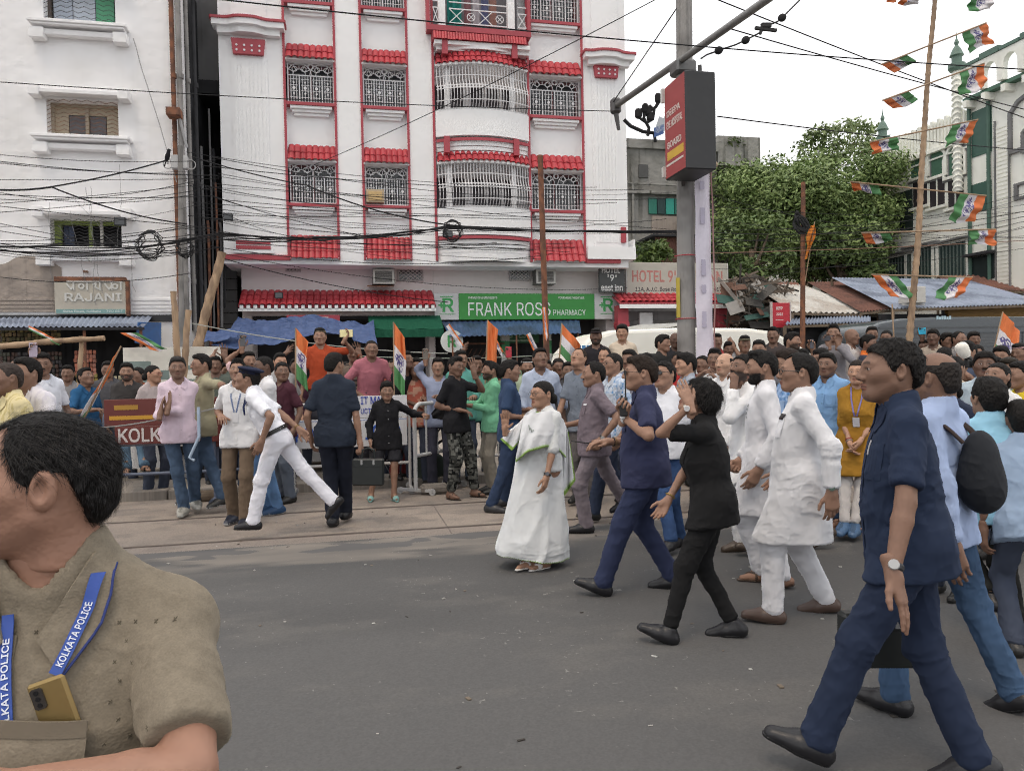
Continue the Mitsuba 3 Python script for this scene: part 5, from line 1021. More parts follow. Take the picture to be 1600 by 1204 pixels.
for i in range(26):
    px, py = rnd.uniform(1138, 1225), rnd.uniform(445, 510); c = PY(px, py, rnd.uniform(22, 24)); M = rot(unit(rnd.normal(size=3)), rnd.uniform(0, 40)); w, h = rnd.uniform(.3, .9), rnd.uniform(.2, .5)
    m = bx(-w / 2, w / 2, -h / 2, h / 2, -.012, .012); m.vertices = m.vertices @ (rot((1, 0, 0), 50) @ M).T + c; ms.append(m); cs.append(np.tile(np.array(((.30, .29, .27), (.14, .08, .06), (.08, .075, .07), (.05, .10, .09))[rnd.integers(4)]), (len(m.vertices), 1)))
m = trimesh.creation.icosphere(3); v = np.asarray(m.vertices) * (2.2, 1.2, 2.9); v *= (.85 + .3 * vnoise(v, 1.3))[:, None]; m.vertices = v + PY(1178, 560, 25); ms.append(m); cs.append(np.tile([.06, .052, .045], (len(v), 1)))
part(None, cat(ms), 'matte', k, color=np.vstack(cs))
k = thing('red_signboard', 'red upright signboard with white lettering in front of the tin roofs', 'sign'); a, b = PY(1207, 512, 19.5), PY(1234, 473, 19.5); part('board', cbx(a[0], b[0], 19.5, 19.56, a[2], b[2]), 'paint', k, color=(.42, .025, .04)); each('lettering', [onwall(txt('KFP', .09, .004, True, width=.2), a[0] + .13, 19.5, b[2] - .2), onwall(txt('2022', .07, .004, True, width=.2), a[0] + .13, 19.5, b[2] - .36), onwall(bx(0, .24, 0, .015, 0, .004), a[0] + .11, 19.5, b[2] - .5)], 'paint', k, color=(.7, .68, .66)); each('frame', [cbx(a[0] - .03, a[0], 19.48, 19.58, a[2] - .02, b[2] + .03, .005), cbx(b[0], b[0] + .03, 19.48, 19.58, a[2] - .02, b[2] + .03, .005)], 'paint', k, color=(.5, .46, .44)); part('leg', cat([bar((x, 19.55, .12), (x, 19.55, a[2]), .05) for x in (a[0] + .05, b[0] - .05)]), 'matte', k, color=(.05, .05, .05))
k = thing('rooftop_cooler', 'pale metal air cooler standing on a stand above the tin roofs', 'cooler'); a, b = PY(1422, 473, 19.2), PY(1447, 447, 19.2); part('casing', cbx(a[0], b[0], 19.2, 19.7, a[2], b[2], .02), 'paint', k, color=(.50, .49, .46)); part('louvre_panel', bx(a[0] + .03, a[0] + .23, 19.19, 19.2, a[2] + .06, b[2] - .06), 'matte', k, color=(.09, .095, .09)); part('stand', cat([bar((x, 19.5, .1), (x, 19.5, a[2]), .05) for x in (a[0] + .05, b[0] - .05)] + [bar((a[0] - .1, 19.4, a[2] - .03), (b[0] + .1, 19.4, a[2] - .03), .05)]), 'paint', k, color=(.45, .45, .44))
# ------------------------------------------------------------------ trees
def leaves(centres, radii, n, size, seed, base, dark):
    """clumps of small bent leaf faces through the volume of each clump, denser near its surface"""
    r = np.random.default_rng(seed); V, F, C, k = [], [], [], 0
    for c, rad in zip(centres, radii):
        m = int(n * (np.mean(rad) ** 2)); d = r.normal(size=(m, 3)); d /= np.linalg.norm(d, axis=1, keepdims=True); rr = r.random((m, 1)) ** .4
        p = np.asarray(c) + d * rr * np.asarray(rad) * (.75 + .5 * r.random((m, 1)))
        o = r.normal(size=(m, 3)) * .8 + d * .6 + np.array([0, 0, .9]); o /= np.linalg.norm(o, axis=1, keepdims=True)
        a = np.cross(o, r.normal(size=(m, 3))); a /= np.linalg.norm(a, axis=1, keepdims=True); b = np.cross(o, a); s = size * (.6 + .8 * r.random((m, 1)))
        q = np.stack([p - a * s, p + b * s * .42 - o * s * .12, p + a * s, p - b * s * .42 - o * s * .12], 1); V.append(q.reshape(-1, 3))
        i = np.arange(m)[:, None] * 4 + k; F += [i + np.array([0, 1, 2]), i + np.array([0, 2, 3])]; k += 4 * m
        t = r.random((m, 1)) * .6 + .4 * r.random(); col = np.asarray(base) * t + np.asarray(dark) * (1 - t); C.append(np.repeat(np.round(col * 60) / 60 * .99 + .004, 4, 0))
    return trimesh.Trimesh(np.vstack(V), np.vstack(F), process=False), np.vstack(C)
def tree(label, name, px0, px1, py0, py1, y, seed, n=26, dens=420, size=.17, trunk_px=None, base=(.23, .31, .105), dark=(.10, .155, .055), depth=3.2):
    r = np.random.default_rng(seed); k = thing(name, label, 'tree'); a, b = PY(px0, (py0 + py1) / 2, y), PY(px1, (py0 + py1) / 2, y); t, bt = PY((px0 + px1) / 2, py0, y), PY((px0 + px1) / 2, py1, y)
    cx, hw, cz, hh = (a[0] + b[0]) / 2, (b[0] - a[0]) / 2, (t[2] + bt[2]) / 2, (t[2] - bt[2]) / 2; cs, rs = [], []
    for i in range(n):
        d = r.normal(size=3); d /= np.linalg.norm(d); rr = r.random() ** .45; rad = r.uniform(.2, .36) * hw
        cs.append(np.array([cx + d[0] * rr * (hw - rad * .6), y + d[1] * rr * depth, cz + d[2] * rr * (hh - rad * .5)])); rs.append((rad, rad, rad * .72))
    m, c = leaves(cs, rs, dens, size, seed, base, dark); part('crown', m, 'leaf', k, color=c, kind='stuff')
    tx = PY(trunk_px or (px0 + px1) / 2, 600, y)[0]; tr = [tube(sag((tx, y, 0), (cx, y, cz), -.1, 8), np.linspace(.32, .12, 8), 9)]
    for q in cs[::2]: tr.append(tube(sag((tx + (cx - tx) * .6, y, bt[2] + (cz - bt[2]) * r.uniform(0, .7)), q, .2, 6), np.linspace(.1, .03, 6), 6))
    part('trunk', cat(tr), 'bark', k); return k
tree('large leafy green tree behind the tin roofs, left of the white and green building', 'leafy_tree', 1118, 1398, 208, 455, 33, 5, n=56, dens=1000, size=.115, trunk_px=1260)
k2 = thing('leafy_tree', 'sparse feathery tree top standing above the large leafy tree', 'tree'); r_ = np.random.default_rng(3); cs = [PY(px, py, 35 + r_.uniform(-1, 1)) for px, py in ((1288, 205), (1318, 198), (1340, 196), (1362, 204), (1300, 225), (1335, 222), (1365, 225), (1276, 212), (1352, 240), (1318, 240), (1380, 225), (1260, 230), (1300, 250))]
m, c = leaves(cs, [(.75, .6, .4)] * len(cs), 420, .15, 7, (.24, .30, .13), (.13, .18, .08)); part('crown', m, 'leaf', k2, color=c, kind='stuff'); part('trunk', cat([rod((cs[4][0], 35, 0), (cs[4][0], 35, cs[4][2]), .2, .06)] + [rod((cs[4][0], 35, cs[4][2] - 1.5), q, .035, .01) for q in cs]), 'bark', k2)
tree('small light green tree between the hotel signboard and the apartment building', 'small_tree', 968, 1070, 368, 440, 27.5, 8, n=16, dens=700, size=.12, trunk_px=1015, base=(.13, .19, .045), dark=(.06, .10, .025), depth=1.2)
tree('dark shaded tree at the far left end of the tin roofs behind the iron pole', 'leafy_tree', 1108, 1240, 330, 450, 30, 12, n=20, dens=800, size=.13, trunk_px=1150, base=(.18, .25, .085), dark=(.06, .10, .034), depth=1.8)
tree('dark green tree filling the space behind the flag pole below the large tree', 'leafy_tree', 1235, 1390, 330, 460, 31, 14, n=24, dens=800, size=.13, trunk_px=1310, base=(.17, .235, .08), dark=(.05, .09, .03), depth=1.8)
k = thing('rooftop_plant', 'small plant growing from the top of the old grey building', 'plant'); cs = [PY(px, py, 35.9) for px, py in ((1140, 222), (1152, 219), (1158, 224))]; m, c = leaves(cs, [(.3, .2, .22)] * 3, 300, .12, 9, (.10, .14, .04), (.05, .075, .02)); part('foliage', m, 'leaf', k, color=c, kind='stuff')
# ------------------------------------------------------------------ white and green building on the right (its long side runs away from the street)
XM = 26.0
MB = thing('mosque_building', 'white building with green trim, pointed arch windows and a scalloped parapet at the right', 'building')
def mz(px, py): return PX(px, py, XM)
def mwall(y0, y1, z0, z1, o0=0, o1=.4): return bx(XM - o0, XM + o1, y0, y1, z0, z1)        # o0: how far it stands out towards the street
GREEN = (.06, .135, .095)
part('wall', cat([mwall(10, 27.25, 0, 11.0 + 1.6, 0, 12), mwall(27.25, 32.6, 0, 11.2, 0, 12), mwall(32.6, 60, 0, 10.1, 0, 12)]), 'mosque_wall', MB)
# parapet of fins
for i in range(26):
    y = 27.4 + i * .2; 
    if y < 32.5: part('parapet_fin', cat([mwall(y, y + .13, 11.2, 12.35 + .12 * (i % 2), .12, .1)]), 'mosque_wall', MB)
for i in range(18): y = 32.8 + i * .22; part('parapet_fin', mwall(y, y + .14, 10.1, 11.1 + .1 * (i % 2), .12, .1), 'mosque_wall', MB)
part('cornice', cat([mwall(27.3, 32.6, 11.05, 11.2, .22), mwall(32.6, 37, 9.95, 10.1, .2), mwall(27.3, 32.6, 10.75, 10.82, .1)]), 'mosque_wall', MB)
part('upper_parapet', mwall(10, 27.25, 12.6, 12.75, .35), 'paint', MB, color=GREEN)
for i in range(12):                                                        # arcade on the roof edge
    y = 27.1 - i * .95; pts = [(0, 0), (.95, 0), (.95, 1.15), (0, 1.15)]; hole = Polygon([(.14, 0), (.81, 0)] + [(.475 + .335 * math.cos(t), .5 + .42 * math.sin(t)) for t in np.linspace(0, np.pi, 9)])
    part('roof_arch', place(poly(Polygon(pts).difference(hole), .25), (XM - .3, y, 12.76), (0, -1, 0), (0, 0, 1), (-1, 0, 0)), 'mosque_wall', MB); part('roof_arch_coping', bx(XM - .6, XM - .25, y - .93, y - .02, 13.92, 14.05 + .1 * (i % 2)), 'paint', MB, color=(.07, .13, .10)); part('bracket', bx(XM - .5, XM, y - .2, y - .0, 12.3, 12.59), 'mosque_wall', MB)
def minaret(y, z0, z1, label='turret'):
    t = part('turret', rod((XM - .2, y, z0), (XM - .2, y, z1), .17, None, 14), 'mosque_wall', MB)
    for i in range(int((z1 - z0) / .24)): part('turret_ring', tube([(XM - .2 + .18 * math.cos(a), y + .18 * math.sin(a), z0 + .12 + .24 * i + .06 * math.sin(2 * a)) for a in np.linspace(0, 6.283, 15)], .05, 5), 'mosque_wall', t)
    pr = [(.0, 0), (.26, 0), (.34, .12), (.34, .3), (.2, .36), (.2, .6), (.28, .66), (.16, .95), (.06, 1.1), (.1, 1.22), (.03, 1.4), (.0, 1.75)]
    m = trimesh.creation.revolve(np.array(pr) * (1, 1), sections=14); m.apply_translation((XM - .2, y, z1)); part('turret_cap', m, 'paint', t, color=(.10, .16, .13))
minaret(32.3, 8.5, 12.4); minaret(27.7, 9.0, 14.1)
def arch_pts(w, h, n=9):                                                   # pointed multifoil arch outline
    l = [(-w / 2, 0), (-w / 2, h * .45)]; a = [(-w * .5, h * .55), (-w * .42, h * .68), (-w * .34, h * .72), (-w * .24, h * .85), (-w * .14, h * .88), (0, h)]
    return l + a + [(-x, y) for x, y in a[-2::-1]] + [(w / 2, h * .45), (w / 2, 0)]
def mface(shape, y, z, o0, d, mat, parent, name, color=None):              # a shape drawn in (along, up) laid on the side wall, seen from the street
    return part(name, place(poly(shape, d), (XM - o0, y, z), (0, -1, 0), (0, 0, 1), (-1, 0, 0)), mat, parent, color=color)
for px in (1438, 1465, 1494):
    c = mz(px, 322); y = c[1]; z = c[2] ; o = Polygon(arch_pts(1.05, 1.35)); w = mface(Polygon([(-.42, 0), (.42, 0), (.42, 1.3), (-.42, 1.3)]), y, z, .0, .02, 'paint', MB, 'window', (.035, .03, .035))
    mface(Polygon([(-.03, 0), (.03, 0), (.03, 1.3), (-.03, 1.3)]), y, z, .02, .03, 'mosque_wall', w, 'mullion'); mface(o.buffer(.0), y, z + 1.35, .0, .03, 'paint', w, 'arch_panel', GREEN)
    mface(o.buffer(.12, join_style=2).difference(o), y, z + 1.35, .03, .09, 'mosque_wall', w, 'arch_frame'); mface(o.buffer(.2, join_style=2).difference(o.buffer(.14, join_style=2)), y, z + 1.35, .0, .05, 'grey_wall', w, 'arch_line')
    mface(Polygon([(-.6, -.14), (.6, -.14), (.6, -.02), (-.6, -.02)]), y, z, .02, .12, 'mosque_wall', w, 'sill')
    mface(Point(0, 3.25).buffer(.33), y, z, .0, .03, 'grey_wall', MB, 'roundel')
c = mz(1405, 335); w = mface(sbox(-.9, -.9, .9, 1.0), c[1], c[2], .0, .03, 'paint', MB, 'window', (.03, .045, .042))
for px, py in ((1405, 432), (1441, 420), (1486, 415)):
    c = mz(px, py); w = mface(sbox(-.9, -.75, .9, .95), c[1], c[2], 0, .03, 'paint', MB, 'window', (.03, .05, .048))
    for q in np.linspace(-.8, .8, 9): mface(sbox(q - .03, -.7, q + .03, .9), c[1], c[2], .03, .03, 'paint', w, 'bar', (.12, .15, .14))
    mface(sbox(-1.05, -.85, 1.05, 1.05).difference(sbox(-.9, -.75, .9, .95)), c[1], c[2], .03, .06, 'mosque_wall', w, 'frame'); mface(sbox(-1.1, 1.06, 1.1, 1.14), c[1], c[2], .03, .2, 'grey_wall', w, 'hood')
for px in (1518, 1548): 
    c = mz(px, 300); part('drain_pipe', rod((XM - .1, c[1], 0), (XM - .1, c[1], 12.5), .075), 'paint', MB, color=(.06, .12, .095))
part('drain_pipe', rod((XM - .1, 33.2, 0), (XM - .1, 33.2, 9.9), .08), 'paint', MB, color=(.06, .10, .085))
for y0, z0, z1 in ((1533, 170, 242), (1533, 285, 330)):
    a, b = mz(1548, z1), mz(1520, z0); t = mz(1534, z0); bt = mz(1534, z1); mface(sbox(-.5, 0, .5, t[2] - bt[2]), t[1], bt[2], 0, .03, 'paint', MB, 'stair_window', (.045, .10, .08))
c = mz(1537, 418); w = mface(sbox(-.6, -.5, .6, .5), c[1], c[2], 0, .03, 'paint', MB, 'window', (.02, .03, .03)); mface(sbox(-.7, .52, .7, .62), c[1], c[2], 0, .4, 'dark_wall', w, 'hood')
pa = mz(1558, 300)[1]; pb_ = mz(1580, 300)[1]
part('ribbed_panel', mwall(pb_, pa, 4.5, 11.2, .06, 0), 'mosque_wall', MB)
for i in range(40): part('panel_rib', bx(XM - .1, XM - .058, pb_ + .06, pa - .06, 4.6 + .165 * i, 4.72 + .165 * i), 'mosque_wall', MB)
part('panel_line', cat([bx(XM - .12, XM - .05, y - .03, y + .03, 4.5, 11.4) for y in (pa, pb_)]), 'grey_wall', MB)
o = Polygon(arch_pts(4.2, 2.6)); yc = pb_ - 2.2; mface(o.buffer(.14, join_style=2).difference(o), yc, 10.0, 0, .12, 'grey_wall', MB, 'great_arch_line'); mface(o.buffer(-.45).difference(o.buffer(-.55)), yc, 9.3, 0, .12, 'grey_wall', MB, 'great_arch_line'); mface(o.buffer(-.9), yc, 9.8, 0, .05, 'paint', MB, 'arch_panel', GREEN); mface(Point(1.2, 0).buffer(.5).difference(Point(1.2, 0).buffer(.38)), yc, 9.6, 0, .1, 'grey_wall', MB, 'roundel'); mface(sbox(-2, -.3, 1.9, .35).difference(sbox(-1.85, -.2, 1.75, .25)), yc, 8.3, 0, .1, 'grey_wall', MB, 'plaque_frame')
# ------------------------------------------------------------------ vehicles behind the crowd
def loftbody(profile, y0, y1, r=.18, n=7, taper=.0):
    """a side profile (x, z) swept across the width with rounded upper edges"""
    pg = Polygon(profile); ms = []; ys = [(y0, -r), (y0 + r * .12, -r * .45), (y0 + r * .45, -r * .12), (y0 + r, 0), (y1 - r, 0), (y1 - r * .45, -r * .12), (y1 - r * .12, -r * .45), (y1, -r)]
    P0 = np.array(profile); c = P0.mean(0); rings = []
    for y, o in ys:
        q = P0.copy(); s = 1 + o / max(np.ptp(P0[:, 1]), 1e-6) * 1.4; q[:, 1] = c[1] + (q[:, 1] - c[1]) * np.where(q[:, 1] > c[1], s, 1); q[:, 0] = c[0] + (q[:, 0] - c[0]) * (1 + o / np.ptp(P0[:, 0]) * 1.2); rings.append(np.stack([q[:, 0], q[:, 0] * 0 + y, q[:, 1]], 1))
    g = np.array(rings); g = np.concatenate([g, g[:, :1]], 1); m = grid(g); capA = trimesh.creation.triangulate_polygon(Polygon(np.array(rings[0])[:, [0, 2]]), engine='earcut'); 
    for rr, inv in ((rings[0], False), (rings[-1], True)):
        v2, f2 = trimesh.creation.triangulate_polygon(Polygon(np.array(rr)[:, [0, 2]]), engine='earcut'); ms.append(trimesh.Trimesh(np.stack([v2[:, 0], v2[:, 0] * 0 + rr[0, 1], v2[:, 1]], 1), f2, process=False))
    return cat([m] + ms)
def wheel(parent, x, y, r, w=.2):
    wk = part('wheel', place(trimesh.creation.annulus(r_min=r * .58, r_max=r, height=w, sections=26), (x, y, r), (1, 0, 0), (0, 0, 1), (0, -1, 0)), 'matte', parent, color=(.02, .02, .021)); part('rim', place(trimesh.creation.cylinder(radius=r * .6, height=w * .7, sections=22), (x, y, r), (1, 0, 0), (0, 0, 1), (0, -1, 0)), 'metal', wk, color=(.4, .4, .41))
VN = thing('van', 'white van with a high roof parked behind the crowd below the hotel signboard', 'van')
x0, x1 = 4.05, 9.2; pr = [(x0, .45), (x0, 1.6), (x0 + .12, 1.98), (x0 + .38, 2.25), (x0 + .8, 2.38), (x0 + 2.2, 2.42), (x1 - 1.5, 2.40), (x1 - .95, 2.33), (x1 - .35, 2.02), (x1 - .05, 1.82), (x1, 1.5), (x1, .45)]
part('body', loftbody(pr, 13.4, 15.2), 'gloss', VN, smooth=35, color=(.74, .73, .66))
for a, b in ((990, 1062), (1098, 1190)): 
    p, q = PY(a, 600, 13.39), PY(b, 553, 13.39); w = part('window', cbx(p[0], q[0], 13.37, 13.41, 1.15, q[2], .01), 'window_glass', VN); part('frame', cat([bar((p[0], 13.375, 1.15), (p[0], 13.375, q[2]), .03), bar((p[0], 13.375, q[2]), (q[0], 13.375, q[2]), .03)]), 'paint', w, color=(.05, .05, .05))
part('side_line', bar((x0 + .2, 13.39, 1.93), (x1 - .35, 13.39, 1.9), .02), 'paint', VN, color=(.25, .25, .24)); part('roof_rack', cat([bar((x0 + 1.5, 13.7, 2.47), (x0 + 2.4, 13.7, 2.50), .05), bar((x0 + 1.5, 14.6, 2.47), (x0 + 2.4, 14.6, 2.50), .05), bar((x0 + 1.5, 13.7, 2.47), (x0 + 1.5, 14.6, 2.47), .04), bar((x0 + 2.4, 13.7, 2.5), (x0 + 2.4, 14.6, 2.5), .04)]), 'paint', VN, color=(.5, .5, .48))
p = PY(904, 548, 13.38); part('lettering', onwall(bx(0, .05, 0, .1, 0, .004), p[0], 13.385, p[2]), 'paint', VN, color=(.08, .22, .42)); each('lettering', [onwall(bx(.09 * i, .09 * i + .07, .01 * (i % 2), .1, 0, .004), p[0] + .07, 13.385, p[2]) for i in range(4)], 'paint', VN, color=(.08, .22, .42))
for x in (x0 + .9, x1 - .9): wheel(VN, x, 13.5, .36)
BS = thing('bus', 'dark slate blue bus with mesh covered windows behind the crowd at right', 'bus')
x0, x1 = 12.7, 21.5; pr = [(x0, .5), (x0, 2.2), (x0 + .1, 2.5), (x0 + .35, 2.68), (x0 + .9, 2.78), (x0 + 2, 2.82), (x1, 2.84), (x1, .5)]
part('body', loftbody(pr, 16.5, 18.7, .16), 'gloss', BS, smooth=35, color=(.055, .065, .075))
part('rain_gutter', bar((x0 + .3, 16.49, 2.55), (x1, 16.49, 2.56), .03), 'paint', BS, color=(.075, .085, .095))
for i in range(6):
    a = x0 + .55 + 1.35 * i; w = part('window', cbx(a, a + 1.15, 16.47, 16.51, 1.7, 2.4, .015), 'window_glass', BS); part('frame', cat([bar((a, 16.465, z), (a + 1.15, 16.465, z), .035) for z in (1.7, 2.05, 2.4)] + [bar((a + e, 16.465, 1.7), (a + e, 16.465, 2.4), .035) for e in (0, .58, 1.15)]), 'paint', w, color=(.06, .07, .08)); part('mesh', cat([bar((a + e, 16.46, 1.72), (a + e, 16.46, 2.38), .008) for e in np.arange(.06, 1.14, .07)] + [bar((a, 16.46, z), (a + 1.15, 16.46, z), .008) for z in np.arange(1.75, 2.4, .08)]), 'paint', w, color=(.10, .11, .12))
p = PY(1464, 499, 16.48); each('lettering', [onwall(bx(.075 * i, .075 * i + .06, 0, .09 - .02 * (i % 3 == 1), 0, .004), p[0], 16.497, p[2]) for i in range(6)], 'paint', BS, color=(.35, .48, .55)); part('door_seam', cat([bar((x0 + 1.85, 16.492, .6), (x0 + 1.85, 16.492, 2.5), .02)]), 'paint', BS, color=(.02, .022, .025))
for x in (x0 + 1.5, x1 - 2): wheel(BS, x, 16.6, .48, .25)
CAR = thing('car', 'white car parked behind the barricades, only its wheel and door showing between the legs', 'car')
x0, x1 = -3.2, 1.0; pr = [(x0, .3), (x0, .75), (x0 + .6, .85), (x0 + 1.2, 1.28), (x0 + 2.8, 1.3), (x0 + 3.5, .95), (x1, .8), (x1, .3)]
part('body', loftbody(pr, 12.2, 13.8, .12), 'gloss', CAR, smooth=35, color=(.6, .6, .6)); part('window', cbx(x0 + 1.1, x0 + 2.9, 12.19, 12.24, .9, 1.2, .02), 'window_glass', CAR)
for x in (x0 + .8, x1 - .8): wheel(CAR, x, 12.25, .31)
def bicycle(label, x, y):
    k = thing('bicycle', label, 'bicycle')
    for q, dx in enumerate((-.5, .5)):
        w = part('wheel', place(trimesh.creation.torus(.31, .02, 24, 6), (x + dx, y, .34), (1, 0, 0), (0, 0, 1), (0, -1, 0)), 'matte', k, color=(.02, .02, .02)); part('spoke', cat([bar((x + dx, y, .34), (x + dx + .3 * math.cos(t), y, .34 + .3 * math.sin(t)), .006) for t in np.linspace(0, 6.1, 14)]), 'metal', w, color=(.5, .5, .5))
    part('frame', cat([rod((x - .5, y, .34), (x - .05, y, .32), .014), rod((x - .05, y, .32), (x - .17, y, .85), .014), rod((x - .17, y, .8), (x + .36, y, .82), .014), rod((x - .05, y, .32), (x + .36, y, .82), .014), rod((x + .34, y, .95), (x + .5, y, .34), .014), rod((x - .5, y, .34), (x - .17, y, .8), .012)]), 'paint', k, color=(.02, .02, .025)); part('saddle', cbx(x - .3, x - .05, y - .07, y + .07, .86, .92, .02), 'leather', k, color=(.02, .02, .02)); part('handlebar', cat([rod((x + .32, y - .26, 1.0), (x + .32, y + .26, 1.0), .012)]), 'metal', k, color=(.4, .4, .4))
bicycle('black bicycle leaning behind the white barrier beside the man in camouflage trousers', 1.0, 11.3)
# ------------------------------------------------------------------ poles
k = thing('concrete_pole', 'thick round grey concrete pole rising through the crowd in front of the hotel signboard', 'pole'); PXc, PYc = 5.06, 10.66
part('shaft', rod((PXc - .03, PYc, -.1), (PXc + .05, PYc, 8.2), .145, .115, 24), 'pole_concrete', k, smooth=40); part('band', cat([rod((PXc + .03, PYc, z), (PXc + .031, PYc, z + .05), .132, None, 20) for z in (5.95, 6.2, 7.3)]), 'metal', k, color=(.12, .12, .12), smooth=40)
part('red_string', cat([tube([(PXc + .165 * math.cos(t), PYc + .165 * math.sin(t), z) for t in np.linspace(0, 6.28, 20)], .008, 5) for z in (2.38, 3.33)]), 'paint', k, color=(.35, .04, .05)); part('yellow_stain', sheet(np.array([[(PXc - .02 + .1465 * math.cos(t), PYc + .1465 * math.sin(t), z) for z in (2.4, 2.6, 2.85, 3.0)] for t in np.linspace(3.2, 3.75, 6)]), .002), 'paint', k, color=(.42, .33, .05))
k = thing('pole_sign_box', 'black sided hanging sign box with red advertising faces on the concrete pole', 'sign'); X0, X1, Y0, Y1, Z0, Z1 = 4.66, 5.12, 9.75, 10.44, 4.40, 5.76
part('box', cbx(X0, X1, Y0, Y1, Z0, Z1, .015), 'paint', k, color=(.028, .029, .031)); part('red_face', bx(X0 - .006, X0, Y0 + .015, Y1 - .015, Z0 + .02, Z1 - .02), 'paint', k, color=(.30, .055, .055)); 
def sideface(m, y, z): return place(m, (X0 - .006, y, z), (0, -1, 0), (0, 0, 1), (-1, 0, 0))
each('lettering', [sideface(txt('DEEPA', .085, .004, True, width=.44), Y1 - .09, 5.29), sideface(txt('EYE HOSPITAL', .10, .004, True, width=.52), Y1 - .08, 5.12), sideface(txt('BOARD', .09, .004, True, width=.46), Y1 - .1, 4.83), sideface(bx(0, .56, 0, .03, 0, .004), Y1 - .06, 4.58)], 'paint', k, color=(.55, .48, .45)); part('yellow_panel', sideface(bx(0, .54, 0, .12, 0, .004), Y1 - .09, 4.66), 'paint', k, color=(.55, .34, .05))
part('hanger', cat([bar((PXc - .1, 10.5, Z1), (PXc - .05, PYc, Z1 + .25), .04), bar((PXc - .1, 10.5, Z0 + .05), (PXc, PYc, Z0 - .1), .05)]), 'metal', k, color=(.1, .1, .1)); each('end_clip', [bx(X0 - .05, X0 - .006, Y1 - .03, Y1 + .03, Z0 + .05, Z0 + .2), bx(X0 - .05, X0 - .006, Y1 - .03, Y1 + .03, Z1 - .22, Z1 - .02)], 'paint', k, color=(.5, .48, .46))
k = thing('paper_banner', 'long white printed banner tied lengthwise to the concrete pole with red string', 'banner'); a, b, c, d = PY(1088, 268, 10.42), PY(1110, 264, 10.42), PY(1091, 590, 10.42), PY(1118, 590, 10.42)
g = np.array([[(a + (c - a) * v) * (1 - u) + (b + (d - b) * v) * u + np.array([0, .05 * (2 * u - 1) ** 2 + .012 * math.sin(v * 23 + u * 4), 0]) for u in np.linspace(0, 1, 12)] for v in np.linspace(0, 1, 60)]); m = sheet(g, .006); v = np.asarray(m.vertices); cc = np.tile([.60, .56, .63], (len(v), 1)); part('sheet', m, 'silk', k, color=(.60, .56, .63), smooth=True)
part('print', cat([place(bx(-.035, .035, 0, .12 + .06 * (i % 3), 0, .003), (a + (c - a) * (.06 + .083 * i)) * .5 + (b + (d - b) * (.06 + .083 * i)) * .5 + np.array([-.03, -.012, -.1]), (1, 0, 0), (0, 0, 1), (0, -1, 0)) for i in (0, 2, 5, 6, 8)]), 'paint', k, color=(.40, .37, .46)); part('edge_rope', tube(sag(b + (.01, 0, .05), d + (.01, 0, 0), 0, 20, 3, .05), .012, 6), 'paint', k, color=(.30, .16, .15)); part('knot', cat([trimesh.creation.icosphere(1, .05).apply_translation(b + (-.03 + .03 * i, -.02, .03 + .03 * (i % 2))) for i in range(4)]), 'paint', k, color=(.36, .27, .18))
k = thing('tramway_arm', 'grey steel tramway bracket arm crossing the concrete pole', 'arm'); A0, A1 = PY(962, 166, 12.85), PY(1218, -14, 8.2); part('tube', rod(A0, A1, .05, None, 12), 'metal', k, color=(.22, .215, .21), smooth=40)
part('clamp', cat([cbx(PXc - .16, PXc + .16, PYc - .16, PYc + .14, 6.05, 6.25, .03), bar((PXc + .13, PYc - .3, 6.1), (PXc + .17, PYc - .25, 5.85), .05)]), 'metal', k, color=(.13, .13, .13)); part('end_fitting', cat([cbx(A0[0] - .09, A0[0] + .09, A0[1] - .08, A0[1] + .08, A0[2] - .14, A0[2] + .14, .04), rod(A0 - (0, 0, .1), A0 + np.array([.05, 0, -.42]), .05, .03)]), 'metal', k, color=(.09, .085, .085))
k = thing('insulator_tangle', 'tangle of black insulators and hanging cable loops below the left end of the tramway arm', 'cable fitting')
def insul(px, py, y, n=3, r=.055):
    c = PY(px, py, y); return [place(trimesh.creation.uv_sphere(r, count=[6, 10]), c + (0, 0, .035 * (i - n / 2)), (1, 0, 0), (0, 1, 0), (0, 0, 1)) for i in range(n)]
ms = []
for px, py in ((1012, 172), (1015, 180), (1028, 152), (997, 176), (1008, 168)): ms += insul(px, py, 12)
for pts in (((1003, 170), (1000, 185), (1010, 192), (1020, 186), (1022, 172), (1014, 165)), ((1008, 172), (1006, 185), (1014, 200), (1012, 212)), ((975, 187), (985, 197), (1005, 206), (1022, 208), (1024, 222)), ((1012, 175), (1024, 168), (1040, 142))): ms.append(tube([PY(*q, 12) for q in pts], .03, 6))
part('insulators', cat(ms), 'matte', k, color=(.025, .025, .027)); part('plastic_rag', sheet(np.array([[PY(1030 + 6 * i - 2 * j, 182 + 6 * j + 3 * math.sin(i * 2), 11.9) for i in range(4)] for j in range(5)]), .01), 'silk', k, color=(.45, .48, .52)); part('blue_rag', sheet(np.array([[PY(1022 + 5 * i, 200 + 5 * j - 2 * i, 11.9) for i in range(4)] for j in range(4)]), .01), 'silk', k, color=(.06, .12, .3))
k = thing('insulator_chain', 'chain of black cable insulators sagging to the right of the concrete pole', 'cable fitting'); ch = [(1095, 92), (1104, 86), (1123, 79), (1150, 70), (1165, 63), (1190, 50), (1200, 40), (1215, 34), (1222, 28), (1256, -6)]; part('cable', tube([PY(*q, 10) for q in ch], .012, 6), 'matte', k, color=(.03, .03, .03))
for px, py in ((1123, 79), (1165, 63), (1222, 28)): part('insulator', place(trimesh.creation.uv_sphere(1, count=[8, 12]), PY(px, py, 10), (.06, 0, .03), (0, .05, 0), (-.025, 0, .05)), 'matte', k, color=(.025, .025, .027))
